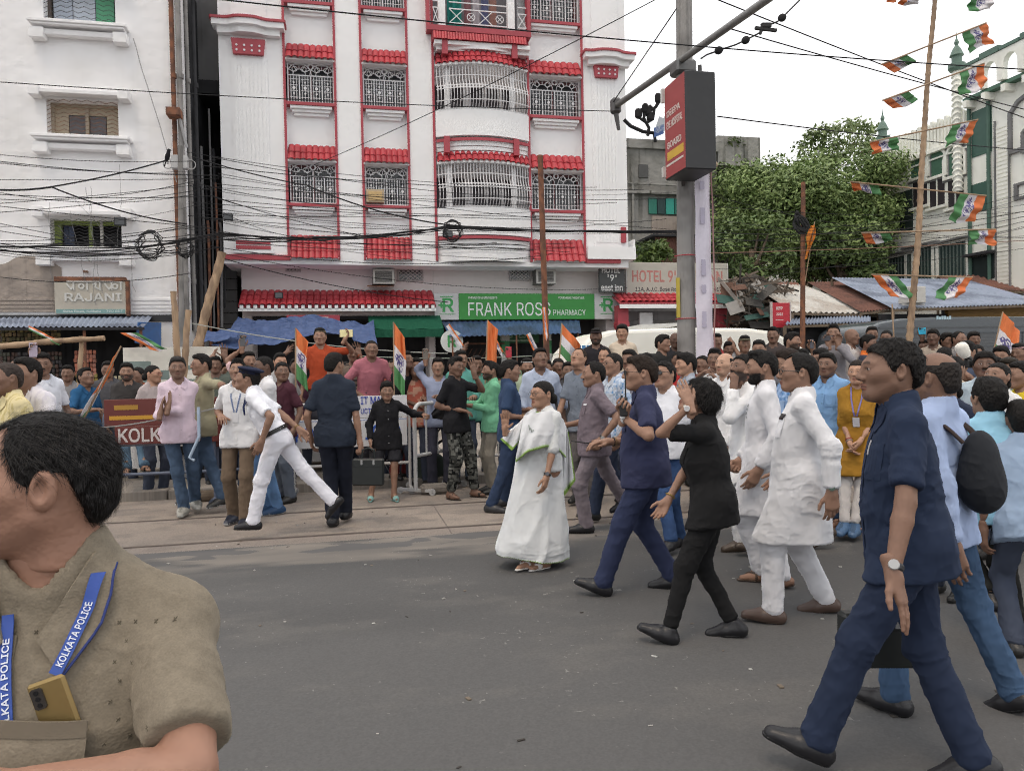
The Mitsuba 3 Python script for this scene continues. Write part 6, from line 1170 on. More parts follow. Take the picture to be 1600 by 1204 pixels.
part('clamp', cat([bar(PY(1180, 44, 10), PY(1213, 48, 10), .04), bar(PY(1190, 40, 10), PY(1204, 40, 10), .06), bar(PY(1189, 46, 10), PY(1188, 54, 10), .03)]), 'matte', k, color=(.04, .04, .04))
k = thing('rusty_pole', 'rusty brown iron pole standing in front of the pharmacy signboard', 'pole'); a = PY(844, 243, 12); part(None, rod((a[0] + .07, 12, 0), a, .055, .045, 14), 'rust', k, smooth=40)
k = thing('utility_pole', 'pale grey utility pole beside the drain pipes of the white building', 'pole'); a, b = PY(282, 240, 20.9), PY(281, 560, 20.9); part(None, rod((b[0], 20.9, 0), (a[0], 20.9, a[2] + .2), .075, .06, 12), 'pole_concrete', k, smooth=40)
k = thing('iron_pole', 'dark iron pole with a black cable bundle among the tin roofs', 'pole'); a, b = PY(1255, 285, 18), PY(1252, 560, 18); part('shaft', rod((b[0], 18, 0), a, .075, .055, 12), 'rust', k); c = PY(1252, 352, 17.9)
part('cable_bundle', cat([tube([c + np.array([.22 * math.cos(t + i) * (1 - .1 * i), .03 * math.sin(3 * t), .2 * math.sin(t + .6 * i) + .04 * i]) for t in np.linspace(0, 6.28, 15)], .035, 6) for i in range(5)]), 'matte', k, color=(.025, .026, .028))
k = thing('orange_cloth', 'ragged orange cloth hanging from a stick beside the iron pole', 'flag'); a, b = PY(1271, 352, 17.8), PY(1259, 405, 17.8); part('cloth', sheet(np.array([[a + (b - a) * v + np.array([.10 * (u - .5) * (1 + math.sin(v * 5)), .05 * math.sin(u * 9 + v * 6), 0]) for u in np.linspace(0, 1, 9)] for v in np.linspace(0, 1, 16)]), .008), 'cloth', k, color=(.50, .17, .03)); part('stick', rod(PY(1258, 440, 17.8), PY(1273, 346, 17.8), .012), 'bamboo', k)
def bamboo(label, a, b, r0, r1, name='bamboo_pole', cat_='pole', mat='bamboo'):
    k = thing(name, label, cat_); n = max(3, int(np.linalg.norm(b - a) / .32)); p = sag(a, b, 0, n * 3 + 1, len(labels), .03); rr = np.linspace(r0, r1, len(p)); rr[::3] *= 1.16; part(None, tube(p, rr, 10), mat, k, smooth=50); return k
bamboo('bamboo pole standing left of the grey utility pole', PY(281, 600, 13.5), PY(271, 455, 13.5), .055, .045); bamboo('bamboo pole leaning in front of the grey utility pole', PY(281, 640, 13.2), PY(295, 484, 13.2), .055, .045); bamboo('thick wooden pole leaning across the dark alley', PY(303, 560, 17.5), PY(347, 394, 17.5), .10, .085, 'wooden_pole')
bamboo('horizontal bamboo rail in front of the snack shop', PY(-60, 545, 12), PY(163, 528, 12), .045, .035); bamboo('short upright bamboo post holding the horizontal rail', PY(124, 640, 12.05), PY(127, 525, 12.05), .035, .03)
k = thing('crow', 'black crow perched on a cable beside the junction box', 'bird'); c = PY(262, 243, 20.5); pr = np.array([(0, -.17), (.03, -.15), (.055, -.08), (.06, 0), (.045, .07), (.04, .1), (.045, .13), (.03, .165), (0, .175)]); m = trimesh.creation.revolve(pr, sections=12); m.vertices = m.vertices @ rot((0, 1, 0), 14).T + c; part('body', m, 'matte', k, smooth=True, color=(.012, .012, .014)); part('beak', rod(c + (.05, 0, .14), c + (.12, 0, .13), .015, .003, 6), 'matte', k, color=(.015, .015, .015)); part('tail', bar(c + (-.03, 0, -.12), c + (-.09, 0, -.28), .05, .015), 'matte', k, color=(.012, .012, .014)); part('leg', cat([rod(c + (s, 0, -.14), c + (s, 0, -.22), .006) for s in (-.015, .02)]), 'matte', k, color=(.02, .02, .02))
# ------------------------------------------------------------------ cables
def cable(px, y0, y1, r=.010, s=.1, label=None, group=None, wob=0.0, col=(.022, .022, .024)):
    k = thing('cable', label or 'thin black cable strung across the front of the buildings', 'cable', group or (None if label else 'thin cables across the building fronts')); a, b = PY(*px[0], y0), PY(*px[1], y1); part(None, tube(sag(a, b, s, 22, len(labels), wob), r, 5), 'matte', k, color=col)
cable(((-20, 127), (957, 174)), 14, 12.9, .008, .06, 'black tram wire running level from the left edge to the tramway arm end'); cable(((330, -2), (1660, 112)), 9.5, 9.5, .009, .08, 'black wire crossing the top of the picture from the apartment building past the concrete pole')
cable(((490, 258), (1050, -14)), 20, 11, .008, .1, 'wire rising steeply from the second window column to the top of the pole'); cable(((1107, -6), (1680, 212)), 10.5, 14, .010, .05, 'upper wire descending from the pole top towards the white and green building'); cable(((1130, 42), (1680, 190)), 10.6, 14, .010, .05, 'wire tied to the pole below its top descending to the right behind the flag pole')
cable(((1121, 182), (1680, 240)), 10.6, 15, .010, .06, 'lone wire running right from behind the black sign box'); cable(((1057, 14), (958, 160)), 10.6, 12.8, .010, .0, 'stay wire slanting from the pole top down to the end of the tramway arm')
for d in range(5): cable(((-30, 384 + 1.5 * d), (345, 364 + 2 * d)), 17.5 + .05 * d, 18.5, .016 - .002 * d, .12 + .04 * d, 'strand of the thick black cable bundle crossing the white building at left', 'thick bundle left', .08)
for d in range(6): cable(((345, 364 + 2 * d), (706, 352 + 1.2 * d)), 18.5, 18.5, .017 - .0015 * d, .22 - .02 * d, 'strand of the thick black cable bundle crossing the apartment building', 'thick bundle middle', .1)
for d in range(6): cable(((706, 352 + 1.2 * d), (1075, 359 + 1.2 * d)), 18.5, 18, .017 - .0015 * d, .10 - .02 * d, 'strand of the thick black cable bundle between the cable coil and the concrete pole', 'thick bundle right', .06)
for d in range(4): cable(((1090, 362 + 9 * d), (1660, 318 + 6 * d)), 18, 17, .011 - .0015 * d, .35 + .06 * d, 'black cable sagging from the concrete pole across the trees to the right', 'cables on the right')
cable(((1090, 396), (1660, 372)), 17, 17, .010, .05, 'brownish thin wire crossing in front of the trees and the iron pole', None, 0, (.2, .12, .09)); cable(((1120, 440), (1660, 340)), 18, 18, .008, .2, 'fine wire slanting over the tin roofs towards the mosque windows')
cable(((80, 292), (262, 250)), 19, 20.5, .018, .05, 'thick cable rising to the crow and the junction box'); cable(((-30, 295), (82, 292)), 18, 19, .022, .05, 'thick cable entering from the left edge below the middle window'); cable(((82, 293), (292, 350)), 19, 20.5, .018, .12, 'thick cable falling from the cable joint towards the utility pole')
cable(((300, 245), (480, 290)), 20.5, 20, .016, .05, 'thick cable leaving the junction box across the fluted pilaster'); cable(((478, 289), (706, 352)), 20, 18.6, .018, .15, 'thick cable falling across the window columns to the cable coil')
cable(((342, 402), (700, 472)), 20, 21, .012, .15, 'cable sagging across the pink wall above the long red tiled awning'); cable(((342, 395), (980, 450)), 20, 22, .008, .35); cable(((300, 505), (700, 552)), 16, 16, .010, .12, 'pale rope stretched in front of the blue tarpaulin', None, 0, (.35, .36, .33)); cable(((560, 556), (960, 545)), 14, 14, .007, .1, 'pale rope stretched below the pharmacy awning', None, 0, (.35, .4, .34))
cable(((208, 60), (276, 285)), 21.5, 21.3, .012, .0, 'slack grey cable hanging down the white building wall', None, .05, (.3, .3, .3))
r_ = np.random.default_rng(21)
for i in range(24): a = r_.uniform(255, 420); cable(((-40, a + r_.uniform(-20, 30)), (285 + r_.uniform(0, 60), a + r_.uniform(-40, 40))), r_.uniform(17, 20.5), r_.uniform(18.5, 20.8), r_.uniform(.005, .010), r_.uniform(.02, .3))
for i in range(26): a = r_.uniform(260, 392); cable(((r_.uniform(285, 345), a + r_.uniform(-30, 20)), (r_.uniform(560, 1075), 300 + (a - 260) * .75 + r_.uniform(-25, 45))), r_.uniform(18, 20.8), r_.uniform(18.2, 22), r_.uniform(.005, .010), r_.uniform(.03, .4))
for i in range(7): cable(((1095, 300 + 20 * i), (1660, 310 + r_.uniform(-40, 90))), 17, r_.uniform(15, 20), .006, r_.uniform(.05, .4))
for i in range(8): a = r_.uniform(70, 200); cable(((a, 250 + r_.uniform(0, 120)), (a + r_.uniform(-40, 90), 400 + r_.uniform(0, 80))), 21.3, 21.4, .005, 0.0, 'thin grey drop wire hanging down the white building', 'drop wires on the white building', .12, (.2, .2, .2))
def coil(label, px, py, y, r, n, rr=.011):
    k = thing('cable_coil', label, 'cable coil'); c = PY(px, py, y); g_ = np.random.default_rng(int(px)); part(None, cat([tube([c + np.array([(r + .05 * g_.normal()) * math.cos(t) + .03 * g_.normal() * 0, .04 * i, (r + .02 * i) * math.sin(t)]) for t in np.linspace(0, 6.28, 25)], rr, 5) for i in range(n)]), 'matte', k, color=(.022, .022, .024))
coil('black cable coil hanging from the thick bundle on the white building', 232, 381, 18, .24, 6); coil('black cable coil on the lower curved balcony', 708, 359, 18.4, .2, 5); coil('black cable coil tied to the drain pipes at the alley', 287, 386, 19.5, .17, 5)
# ------------------------------------------------------------------ flags
SAF, WHT, GRN, NAVY = np.array((.60, .16, .05)), np.array((.60, .58, .60)), np.array((.075, .225, .085)), np.array((.10, .09, .22))
def emblem(u, v, dark=NAVY):
    """outlined twin flower heads, u along the flag, v across, both -1..1; returns a mask"""
    m = np.zeros(u.shape, bool)
    for cx, cy, R in ((-.32, .22, .42), (.34, -.05, .46), (-.05, -.42, .34)):
        dx, dy = u - cx, v - cy; r = np.hypot(dx, dy); t = np.arctan2(dy, dx); pet = R * (.78 + .22 * np.abs(np.cos(2.5 * t))); m |= np.abs(r - pet) < .075; m |= np.abs(r - R * .28) < .06; m |= (np.abs(np.sin(2.5 * t)) < .16) & (r < pet) & (r > R * .3)
    return m
def flag(label, o, du, dv, amp=.05, nu=33, nv=22, bands='swg', axis='u', emb=True, seed=0, stick=None, curl=0.0, group=None, name='flag', frq=8, hand=False):
    """o: the hoist corner, du: along the stick, dv: away from it (free side); bands run along 'u' or 'v'"""
    k = thing(name, label, 'flag', group); o, du, dv = (np.asarray(q, float) for q in (o, du, dv)); nn = unit(np.cross(du, dv)); L = np.linalg.norm(dv); g = np.zeros((nu, nv, 3))
    U, V = np.meshgrid(np.linspace(0, 1, nu), np.linspace(0, 1, nv), indexing='ij'); ph = seed * 1.7
    w = amp * V ** .7 * (np.sin(frq * V + 3.1 * U + ph) + .6 * np.sin(frq * .6 * U + 5 * V + ph * 2) + .5 * np.sin(2.3 * frq * V - 4 * U + ph))
    g = o + U[..., None] * du + V[..., None] * dv * (1 - .12 * np.abs(np.sin(ph + 3 * U)))[..., None] + w[..., None] * nn + (curl * V ** 2)[..., None] * du
    m = sheet(g, .006); t = (U if axis == 'u' else V); b = {'s': SAF, 'w': WHT, 'g': GRN}; i = np.clip((t * 3).astype(int), 0, 2); C = np.array([b[q] for q in bands])[i]
    if emb:
        x = (U - .5) * 2; y = (V - .5) * 2
        if axis == 'u': x, y = x * 2.7, y * 1.15
        else: x, y = x * 1.15, y * 2.7
        mk = emblem(x, y) & (np.abs(t - .5) < .19); C = np.where(mk[..., None], NAVY, C)
    c = C.reshape(-1, 3); part('sheet', m, 'silk', k, smooth=True, color=np.vstack([c, c]))
    if stick is not None: part('stick', tube(stick, .011, 7), 'bamboo', k)
    return k
k = thing('flag_pole', 'tall notched bamboo pole carrying cross sticks with party flags at the right', 'pole'); a, b = PY(1462, -14, 11.8), PY(1412, 640, 11.8); n = 46; p = sag(a, b, 0, n * 3 + 1, 4, .05); rr = np.linspace(.036, .060, len(p)); rr[::3] *= 1.2; part('shaft', tube(p, rr, 12), 'bamboo', k, smooth=50)
FP = [  # cross sticks: left end, right end, then the left flag and the right flag (axis from inner to outer: green, white, saffron)
    ((1377, 101), (1541, 36), 'l'), ((1379, 157), (1538, 99), 'l'), ((1360, 222), (1528, 187), 'b'), ((1329, 284), (1541, 306), 'b'), ((1346, 364), (1556, 358), 'b'), ((1362, 429), (1520, 433), 'b')]
ST = []
for i, (l, r_2, t) in enumerate(FP): a, b = PY(*l, 11.7), PY(*r_2, 11.7); ST.append((a, b)); part('cross_stick', tube(sag(a, b, 0, 8), .014, 7), 'bamboo', k)
NM = ['topmost', 'second', 'third', 'fourth', 'fifth', 'lowest']
for i, (a, b) in enumerate(ST):
    d = unit(b - a); L = np.linalg.norm(b - a); f = .56 if i not in (5,) else .5
    hangR = [np.array([.30, .15, -.30]), np.array([.10, .1, -.42]), np.array([-.12, .1, -.40]), np.array([-.18, .1, -.52]), np.array([.06, .1, -.28]), np.array([-.30, .05, -.42])][i]
    hangL = [np.array([.42, .2, -.04]), np.array([.4, .2, -.07]), np.array([.12, .1, -.20]), np.array([.22, .2, -.14]), np.array([.25, .2, -.14]), np.array([.50, .1, -.42])][i]
    if i == 5: flag(f'party flag spread wide on the right half of the {NM[i]} cross stick', b - d * f, d * f, hangR, .05, seed=i, bands='gws')
    else: flag(f'party flag hanging from the right end of the {NM[i]} cross stick', b - d * f, d * f, hangR, .045, seed=i, bands='gws')
    flag(f'party flag blown along the left end of the {NM[i]} cross stick', a + d * f, -d * f, hangL, .04, seed=i + 9, bands='gws')
flag('saffron end of a party flag at the top edge left of the flag pole', PY(1412, -14, 11.7), (.42, 0, .03), (-.05, .1, -.22), .04, seed=3, bands='sww'); flag('green end of a party flag at the top right corner', PY(1518, -10, 11.7), (.5, 0, .08), (.02, .1, -.3), .04, seed=5, bands='gww'); flag('red tip of a party flag at the top edge far left of the flag pole', PY(1388, -6, 11.7), (.18, 0, .02), (0, .05, -.1), .01, seed=8, bands='sss', emb=False)
def handflag(label, base, tip, d, w, h, side, bands='swg', seed=0, emb=True, amp=.04, hang=0.0, curl=0.0):
    """a flag on its own stick: base and tip pixels of the stick, depth d; the cloth hangs from the upper part"""
    a, b = P(*base, d), P(*tip, d); u = unit(a - b); return flag(label, b, u * h, CR * side * w + np.array([0, 0, -hang]), amp, seed=seed, bands=bands, emb=emb, stick=np.array([a, b]), curl=curl)
# pixel of stick foot, stick top, depth, width, height
handflag('tricolour flag on a stick leaning on the police barricade at left', (128, 660), (189, 541), 9.9, .22, 1.02, -1, 'swg', 1, False, .03, .38); handflag('tricolour party flag held up left of the man in the orange red shirt', (462, 620), (462, 512), 10.6, .17, .70, 1, 'swg', 2, True, .03, .2); handflag('tricolour party flag held beside the man in the pink shirt', (616, 640), (615, 503), 10.6, .17, .86, 1, 'swg', 3, True, .04, .25); handflag('long saffron flag beside the man in the green shirt', (757, 640), (762, 500), 11.2, .16, .86, 1, 'ssg', 4, False, .03, .15); handflag('tricolour party flag hanging from a stick left of the white van', (868, 640), (878, 505), 11.5, .30, .45, 1, 'swg', 5, False, .05, .35); handflag('tricolour party flag at the right edge in front of the dark bus', (1545, 580), (1567, 487), 12.5, .32, .78, 1, 'swg', 6, True, .04, .35)
flag('party flag stretched by the wind beside the corrugated shop awning', PY(188, 520, 11.5), (.22, 0, .0), (.42, .05, -.26), .03, seed=3, bands='swg', axis='u', frq=5); flag('thin twisted tricolour streamer on the horizontal bamboo rail', PY(45, 515, 12), (.0, 0, .06), (.42, 0, -.24), .04, seed=2, bands='gws', emb=False); flag('small party flag fluttering below the lab test sign', PY(822, 523, 12), (.07, 0, .04), (.2, .05, -.42), .02, seed=6, bands='sww'); flag('small party flag fluttering behind the long saffron flag', PY(768, 530, 12.4), (.05, 0, .06), (.18, .05, -.3), .02, seed=7, bands='wws'); flag('small striped streamer tied to the rusty pole', PY(847, 480, 11.8), (.06, 0, .0), (.04, .0, -.55), .015, seed=5, bands='sws'); flag('small faded streamer hanging from the stall roof beside the pharmacy', PY(697, 510, 13), (.06, 0, .05), (.28, .05, -.42), .02, seed=9, bands='wws', emb=False); flag('small tricolour flag standing between heads below the flag pole', PY(1398, 528, 11), (.0, 0, -.26), (.10, .0, -.05), .01, seed=9, bands='swg', emb=False, stick=np.array([PY(1394, 475, 11), PY(1399, 575, 11)]))
# ------------------------------------------------------------------ things people wear and hold
def headw(J, m):
    m = tm(m); return trimesh.Trimesh(J['root'] + ((J['hc'] + (np.asarray(m.vertices) * J['hsx']) @ J['Rh'].T) * J['s']) @ J['R'].T, m.faces, process=False)
def glasses(col=(.02, .018, .016), dark=False, thick=.0017):
    def f(J):
        ms, lens = [], []
        for sx in (-1, 1):
            a = np.linspace(0, 6.283, 17); x = sx * .033 + .0235 * np.cos(a); z = .006 + .0165 * np.sin(a) * (1 - .1 * np.sin(a)); y = .103 - .25 * np.maximum(np.abs(x) - .02, 0); ms.append(tube(np.stack([x, y, z], 1), thick, 5)); ms.append(tube([(sx * .056, .094, .012), (sx * .080, .06, .012), (sx * .083, -.015, .010)], thick, 5))
            if dark: v = np.vstack([[(sx * .033, .101, .006)], np.stack([x, y - .001, z], 1)]); lens.append(trimesh.Trimesh(v, [(0, i, i + 1) for i in range(1, 17)], process=False))
        ms.append(tube([(-.010, .106, .010), (0, .109, .012), (.010, .106, .010)], thick, 5)); k = part('glasses', headw(J, cat(ms)), 'leather', J['key'], color=col)
        if lens: part('lens', headw(J, cat(lens)), 'gloss', k, color=(.006, .006, .007))
    return f
def hand_at(J, i, along=.085, out=.03):
    Wt, x, y, z, sx = J['hands'][i]; R = J['R']; return J['W'](Wt + y * along - z * out), R @ x, R @ y, R @ z
def held(i, build, name, label, cat_, along=.085, out=.035):
    def f(J):
        c, x, y, z = hand_at(J, i, along, out); k = thing(name, label, cat_); build(k, c, x, y, z, J)
    return f
def phone(i, label, col=(.02, .02, .022), face=None, size=(.075, .155), screen=None, up=None):
    def b(k, c, x, y, z, J):
        n = unit(EYE - c) if face is None else unit(np.asarray(face, float)); u = np.array([0, 0, 1.0]) if up is None else unit(np.asarray(up, float)); u = unit(u - n * (u @ n)); r = np.cross(u, n)
        m = cbx(-size[0] / 2, size[0] / 2, -size[1] / 2, size[1] / 2, -.005, .005, .004); part('body', place(m, c, r, u, n), 'gloss', k, color=col)
        if screen is not None: part('screen', place(bx(-size[0] * .45, size[0] * .45, -size[1] * .45, size[1] * .45, .0052, .006), c, r, u, n), 'gloss', k, color=screen)
        else: part('camera_bump', place(cbx(-size[0] * .38, -size[0] * .05, size[1] * .2, size[1] * .42, .005, .008, .003), c, r, u, n), 'gloss', k, color=(.01, .01, .015))
    return held(i, b, 'phone', label, 'phone', .10, .03)
def walkie(i, label, up=None):
    def b(k, c, x, y, z, J):
        u = unit(np.array([0, 0, 1.0]) if up is None else np.asarray(up, float)); r = unit(np.cross(u, unit(EYE - c))); n = np.cross(r, u); part('body', place(cbx(-.028, .028, -.065, .065, -.018, .018, .006), c, r, u, n), 'leather', k, color=(.012, .012, .013)); part('antenna', rod(c + u * .065 + r * .015, c + u * .25 + r * .015, .006, .004), 'leather', k, color=(.01, .01, .01)); part('knob', rod(c + u * .065 - r * .012, c + u * .08 - r * .012, .008), 'leather', k, color=(.02, .02, .02)); part('screen', place(bx(-.018, .018, .0, .03, .018, .0195), c, r, u, n), 'gloss', k, color=(.08, .09, .09))
    return held(i, b, 'walkie_talkie', label, 'walkie talkie', .085, .03)
def watch(i, col=(.02, .02, .02), dial=(.3, .3, .3), rad=.034, w=.012, metal=False):
    def f(J):
        S, E, Wt = J['arms'][i]; u = unit(Wt - E); c = Wt - u * .018; a, b, _ = frame_of(u); s = J['s']; m = tube([c - u * w, c - u * w * .5, c, c + u * w * .5, c + u * w], [rad * .9, rad, rad, rad, rad * .9], 16); toW = lambda m: trimesh.Trimesh(J['root'] + (np.asarray(m.vertices) * s) @ J['R'].T, m.faces, process=False)
        k = part('watch', toW(m), 'metal' if metal else 'leather', J['key'], color=col); n = J['R'].T @ unit(EYE - J['W'](c)); n = unit(n - u * (n @ u)); part('dial', toW(rod(c + n * rad * .9, c + n * (rad + .009), .019, .017, 14)), 'gloss', k, color=dial)
    return f
def bangle(i, col=(.45, .05, .04), off=.012, rad=.031, name='bracelet'):
    def f(J):
        S, E, Wt = J['arms'][i]; u = unit(Wt - E); c = Wt - u * off; a, b, _ = frame_of(u); t = np.linspace(0, 6.283, 17); m = tube(c + rad * (np.cos(t)[:, None] * a + np.sin(t)[:, None] * b), .004, 5); part(name, trimesh.Trimesh(J['root'] + (np.asarray(m.vertices) * J['s']) @ J['R'].T, m.faces, process=False), 'metal', J['key'], color=col)
    return f
def cap(col, brim=True, kind='cap', col2=None, tilt=0):
    def f(J):
        def c_f(p):
            d = ell(p, (0, -.013, .03), (.086, .107, .094 if kind != 'beret' else .082)); d = smax(d, .050 - .12 * p[:, 1] * 0 - p[:, 2] + (.0 if kind == 'cap' else .012 if kind == 'skull' else .0), .006)
            if kind == 'beret': d = smin(d, ell(p, (0, -.02, .098), (.104, .122, .026)), .012); d = smax(d, .050 - p[:, 2], .004)
            if brim: b = ell(p, (0, .10, .058), (.066, .072, .009)); d = smin(d, smax(b, .055 - p[:, 1], .01), .006)
            return d + .003 * (meshkit.noise(p * 60) - .5)
        m = sdf_mesh(c_f, (-.13, -.16, .02), (.13, .20, .16), .006); v = np.asarray(m.vertices); c = np.tile(np.asarray(col, float), (len(v), 1))
        if col2 is not None: c[(v[:, 2] < .078) if kind == 'beret' else vnoise(v, 45, 3) > .55] = col2
        part('cap' if kind != 'beret' else 'beret', headw(J, m), 'cloth', J['key'], smooth=True, color=c)
    return f
def trace(J, x, z, side=1, off=.002, y0=.34):
    """a point of the top's surface seen from the front (side 1) or back (-1) of the torso, torso coordinates x, z"""
    x, z = np.broadcast_arrays(np.asarray(x, float), np.asarray(z, float)); sh = x.shape; x, z = x.ravel(), z.ravel(); y = np.full(len(x), y0 * side); Rt = J['Rt']
    for _ in range(40):
        d = J['top_f']((J['hip'] + np.stack([x, y, z], 1) @ Rt.T).astype(f32)); y = y - side * d * .8
    y = np.clip(y, -.03, .26) * 1.0 if side > 0 else y; y = y + side * (off + .004); return (J['root'] + ((J['hip'] + np.stack([x, y, z], 1) @ Rt.T) * J['s']) @ J['R'].T).reshape(sh + (3,))
def patch(name, x0, x1, z0, z1, col, n=(8, 8), off=.003, th=.003, mat='cloth', label=None, side=1):
    def f(J):
        X, Z = np.meshgrid(np.linspace(x0, x1, n[0]), np.linspace(z0, z1, n[1]), indexing='ij'); part(name, sheet(trace(J, X, Z, side, off), th), mat, J['key'], color=np.asarray(col), smooth=False, label=label)
    return f
def buttons(col, zs=(.36, .27, .18, .09, .0), x=0.0, r=.0065):
    def f(J):
        p = trace(J, np.full(len(zs), x), np.array(zs), 1, .001); n = J['R'] @ J['Rt'] @ np.array([0, 1, 0]); a, b, _ = frame_of(n)
        for q in p: part('button', place(trimesh.creation.cylinder(radius=r, height=.004, sections=10), q, a, b, n), 'leather', J['key'], color=np.asarray(col))
    return f
def placket(col, z0=-.1, z1=.44, w=.018):
    return patch('placket', -w, w, z0, z1, col, (3, 24), .0015, .003)
def ribbon(J, pts, w, name, mat, col, off=.004, side=1, n=30, parent=None):
    """a band laid on the chest along points (x, z) of the torso"""
    q = np.array(pts, float); t = np.linspace(0, 1, n); s = np.linspace(0, 1, len(q)); x, z = np.interp(t, s, q[:, 0]), np.interp(t, s, q[:, 1]); d = np.gradient(np.stack([x, z], 1), axis=0); d /= np.linalg.norm(d, axis=1, keepdims=True); nx, nz = d[:, 1], -d[:, 0]
    X = np.stack([x - nx * w, x, x + nx * w], 1); Z = np.stack([z - nz * w, z, z + nz * w], 1); P_ = trace(J, X, Z, side, off); return part(name, sheet(P_, .002), mat, parent or J['key'], color=np.asarray(col)), P_
def lanyard(col, idc=(.6, .6, .62)):
    def f(J):
        ribbon(J, [(-.055, .50), (-.045, .38), (-.01, .22)], .007, 'lanyard', 'silk', col); ribbon(J, [(.055, .50), (.045, .38), (.01, .22)], .007, 'lanyard', 'silk', col)
        X, Z = np.meshgrid(np.linspace(-.03, .03, 3), np.linspace(.12, .21, 3), indexing='ij'); part('id_card', sheet(trace(J, X, Z, 1, .006), .003), 'paint', J['key'], color=np.asarray(idc))
    return f
def collar_flaps(col):
    def f(J):
        for sx in (-1, 1):
            A = [(sx * .012, .445), (sx * .030, .495), (sx * .052, .522)]; B = [(sx * .050, .408), (sx * .085, .445), (sx * .088, .492)]
            g = []
            for a, b in zip(A, B): x = np.linspace(a[0], b[0], 4); z = np.linspace(a[1], b[1], 4); g.append(np.stack([x, z], 1))
            g = np.array(g); part('collar', sheet(trace(J, g[..., 0], g[..., 1], 1, .006), .004), 'cloth', J['key'], color=np.asarray(col), smooth=False)
    return f
def belt(col=(.012, .012, .013)):
    def f(J):
        t = np.linspace(0, 6.283, 33); hp = J['hip']; Rt = J['Rt']; g = np.array([[hp + Rt @ np.array([.186 * math.cos(a), .142 * math.sin(a) * 1 - .0, z]) for z in (.035, .075)] for a in t]); v = J['root'] + (g * J['s']) @ J['R'].T; part('belt', sheet(v, .006), 'leather', J['key'], color=np.asarray(col))
    return f
def strands(n=2600, L=.035, w=.0009, seed=1, lift=.004, crown=(0, -.055, .11), style='short', res=.006, col=(.010, .009, .009), mask=None, down=.5):
    def f(J):
        r = np.random.default_rng(seed); m = hair_mesh(style, res, J['hseed']); v = np.asarray(m.vertices); nn = vnormals(m); i = r.integers(0, len(v), n * 2); p, q = v[i], nn[i]
        ok = np.ones(len(p), bool) if mask is None else mask(p); p, q = p[ok][:n], q[ok][:n]; d = p - np.asarray(crown) + r.normal(0, .02, p.shape); d[:, 2] -= down * .1; d -= q * (d * q).sum(1, keepdims=True); d /= np.linalg.norm(d, axis=1, keepdims=True) + 1e-9; sd = np.cross(d, q); V = []; l = L * r.uniform(.5, 1.2, (len(p), 1)); bend = r.normal(0, .18, (len(p), 1))
        for k in range(4):
            t = k / 3; c = p + q * (.001 + lift * 4 * t * (1 - t * .8)) + d * l * t + sd * bend * l * t * t; ww = w * (1 - .85 * t); V += [c - sd * ww, c + sd * ww]
        V = np.stack(V, 1); b = np.arange(len(p))[:, None] * 8; F = np.vstack([b + np.array(x) for k in range(3) for x in ((2 * k, 2 * k + 1, 2 * k + 3), (2 * k, 2 * k + 3, 2 * k + 2))]); cc = np.repeat(np.asarray(col) * r.integers(2, 9, (len(p), 1)) * .28, 8, 0)
        part('hair_strands', headw(J, trimesh.Trimesh(V.reshape(-1, 3), F, process=False)), 'hair', J['key'], color=cc, kind='stuff')
    return f
# ------------------------------------------------------------------ barricades
def barricade(label, x0, x1, y, col, h=1.12, bars=6, z0=.30, ya=None, r=.022):
    k = thing('barricade', label, 'barricade'); y1 = y if ya is None else ya; c = .14
    pt = lambda u, z: np.array([x0 + (x1 - x0) * u, y + (y1 - y) * u, z]); L = math.hypot(x1 - x0, y1 - y); e = c / L
    arc = lambda u, z, a0, a1: [pt(u + e * math.cos(t), z + c * math.sin(t)) for t in np.linspace(a0, a1, 6)]
    fr = [pt(0, .05)] + arc(e, h - c, np.pi, np.pi / 2) + arc(1 - e, h - c, np.pi / 2, 0) + [pt(1, .05)]
    part('frame', tube(fr, r, 9), 'paint', k, smooth=50, color=col); part('rail', rod(pt(0, z0), pt(1, z0), r * .9), 'paint', k, color=col)
    if bars: part('bars', cat([rod(pt(u, z0), pt(u, h), r * .5, None, 6) for u in np.linspace(0, 1, bars + 2)[1:-1]]), 'paint', k, color=col)
    d = unit(np.cross(pt(1, 0) - pt(0, 0), (0, 0, 1)))
    for u in (0, 1): part('foot', cat([bar(pt(u, .06) - d * .28, pt(u, .06) + d * .28, .04)] + [place(trimesh.creation.cylinder(radius=.045, height=.03, sections=12), pt(u, .045) + d * s * .26, (1, 0, 0), (0, 0, 1), (0, -1, 0)) for s in (-1, 1)]), 'paint', k, color=np.asarray(col) * .8)
    return k
def board(k, px0, py0, px1, py1, y, col, name='board', d=.02):
    a, b = PY(px0, (py0 + py1) / 2, y), PY(px1, (py0 + py1) / 2, y); t, bt = PY((px0 + px1) / 2, py0, y), PY((px0 + px1) / 2, py1, y); part(name, cbx(a[0], b[0], y - d, y, bt[2], t[2], .005), 'paint', k, color=col); return a[0], b[0], bt[2], t[2]
RBD = (.125, .03, .025)
BX = lambda px, y=10.45: PY(px, 700, y)[0]
k = barricade('police barricade with dark red boards and a yellow stripe at left', BX(164), BX(335), 10.45, (.10, .12, .17), 1.27, 0, .42)
x0, x1, z0, z1 = board(k, 163, 622, 345, 664, 10.42, RBD); part('yellow_stripe', bx(x0 + .06, x1 - .02, 10.395, 10.4, z0 + .085, z0 + .135), 'paint', k, color=(.50, .26, .03)); part('yellow_mark', bx(x0 + .12, x0 + .40, 10.395, 10.4, z0 + .21, z0 + .27), 'paint', k, color=(.36, .19, .03))
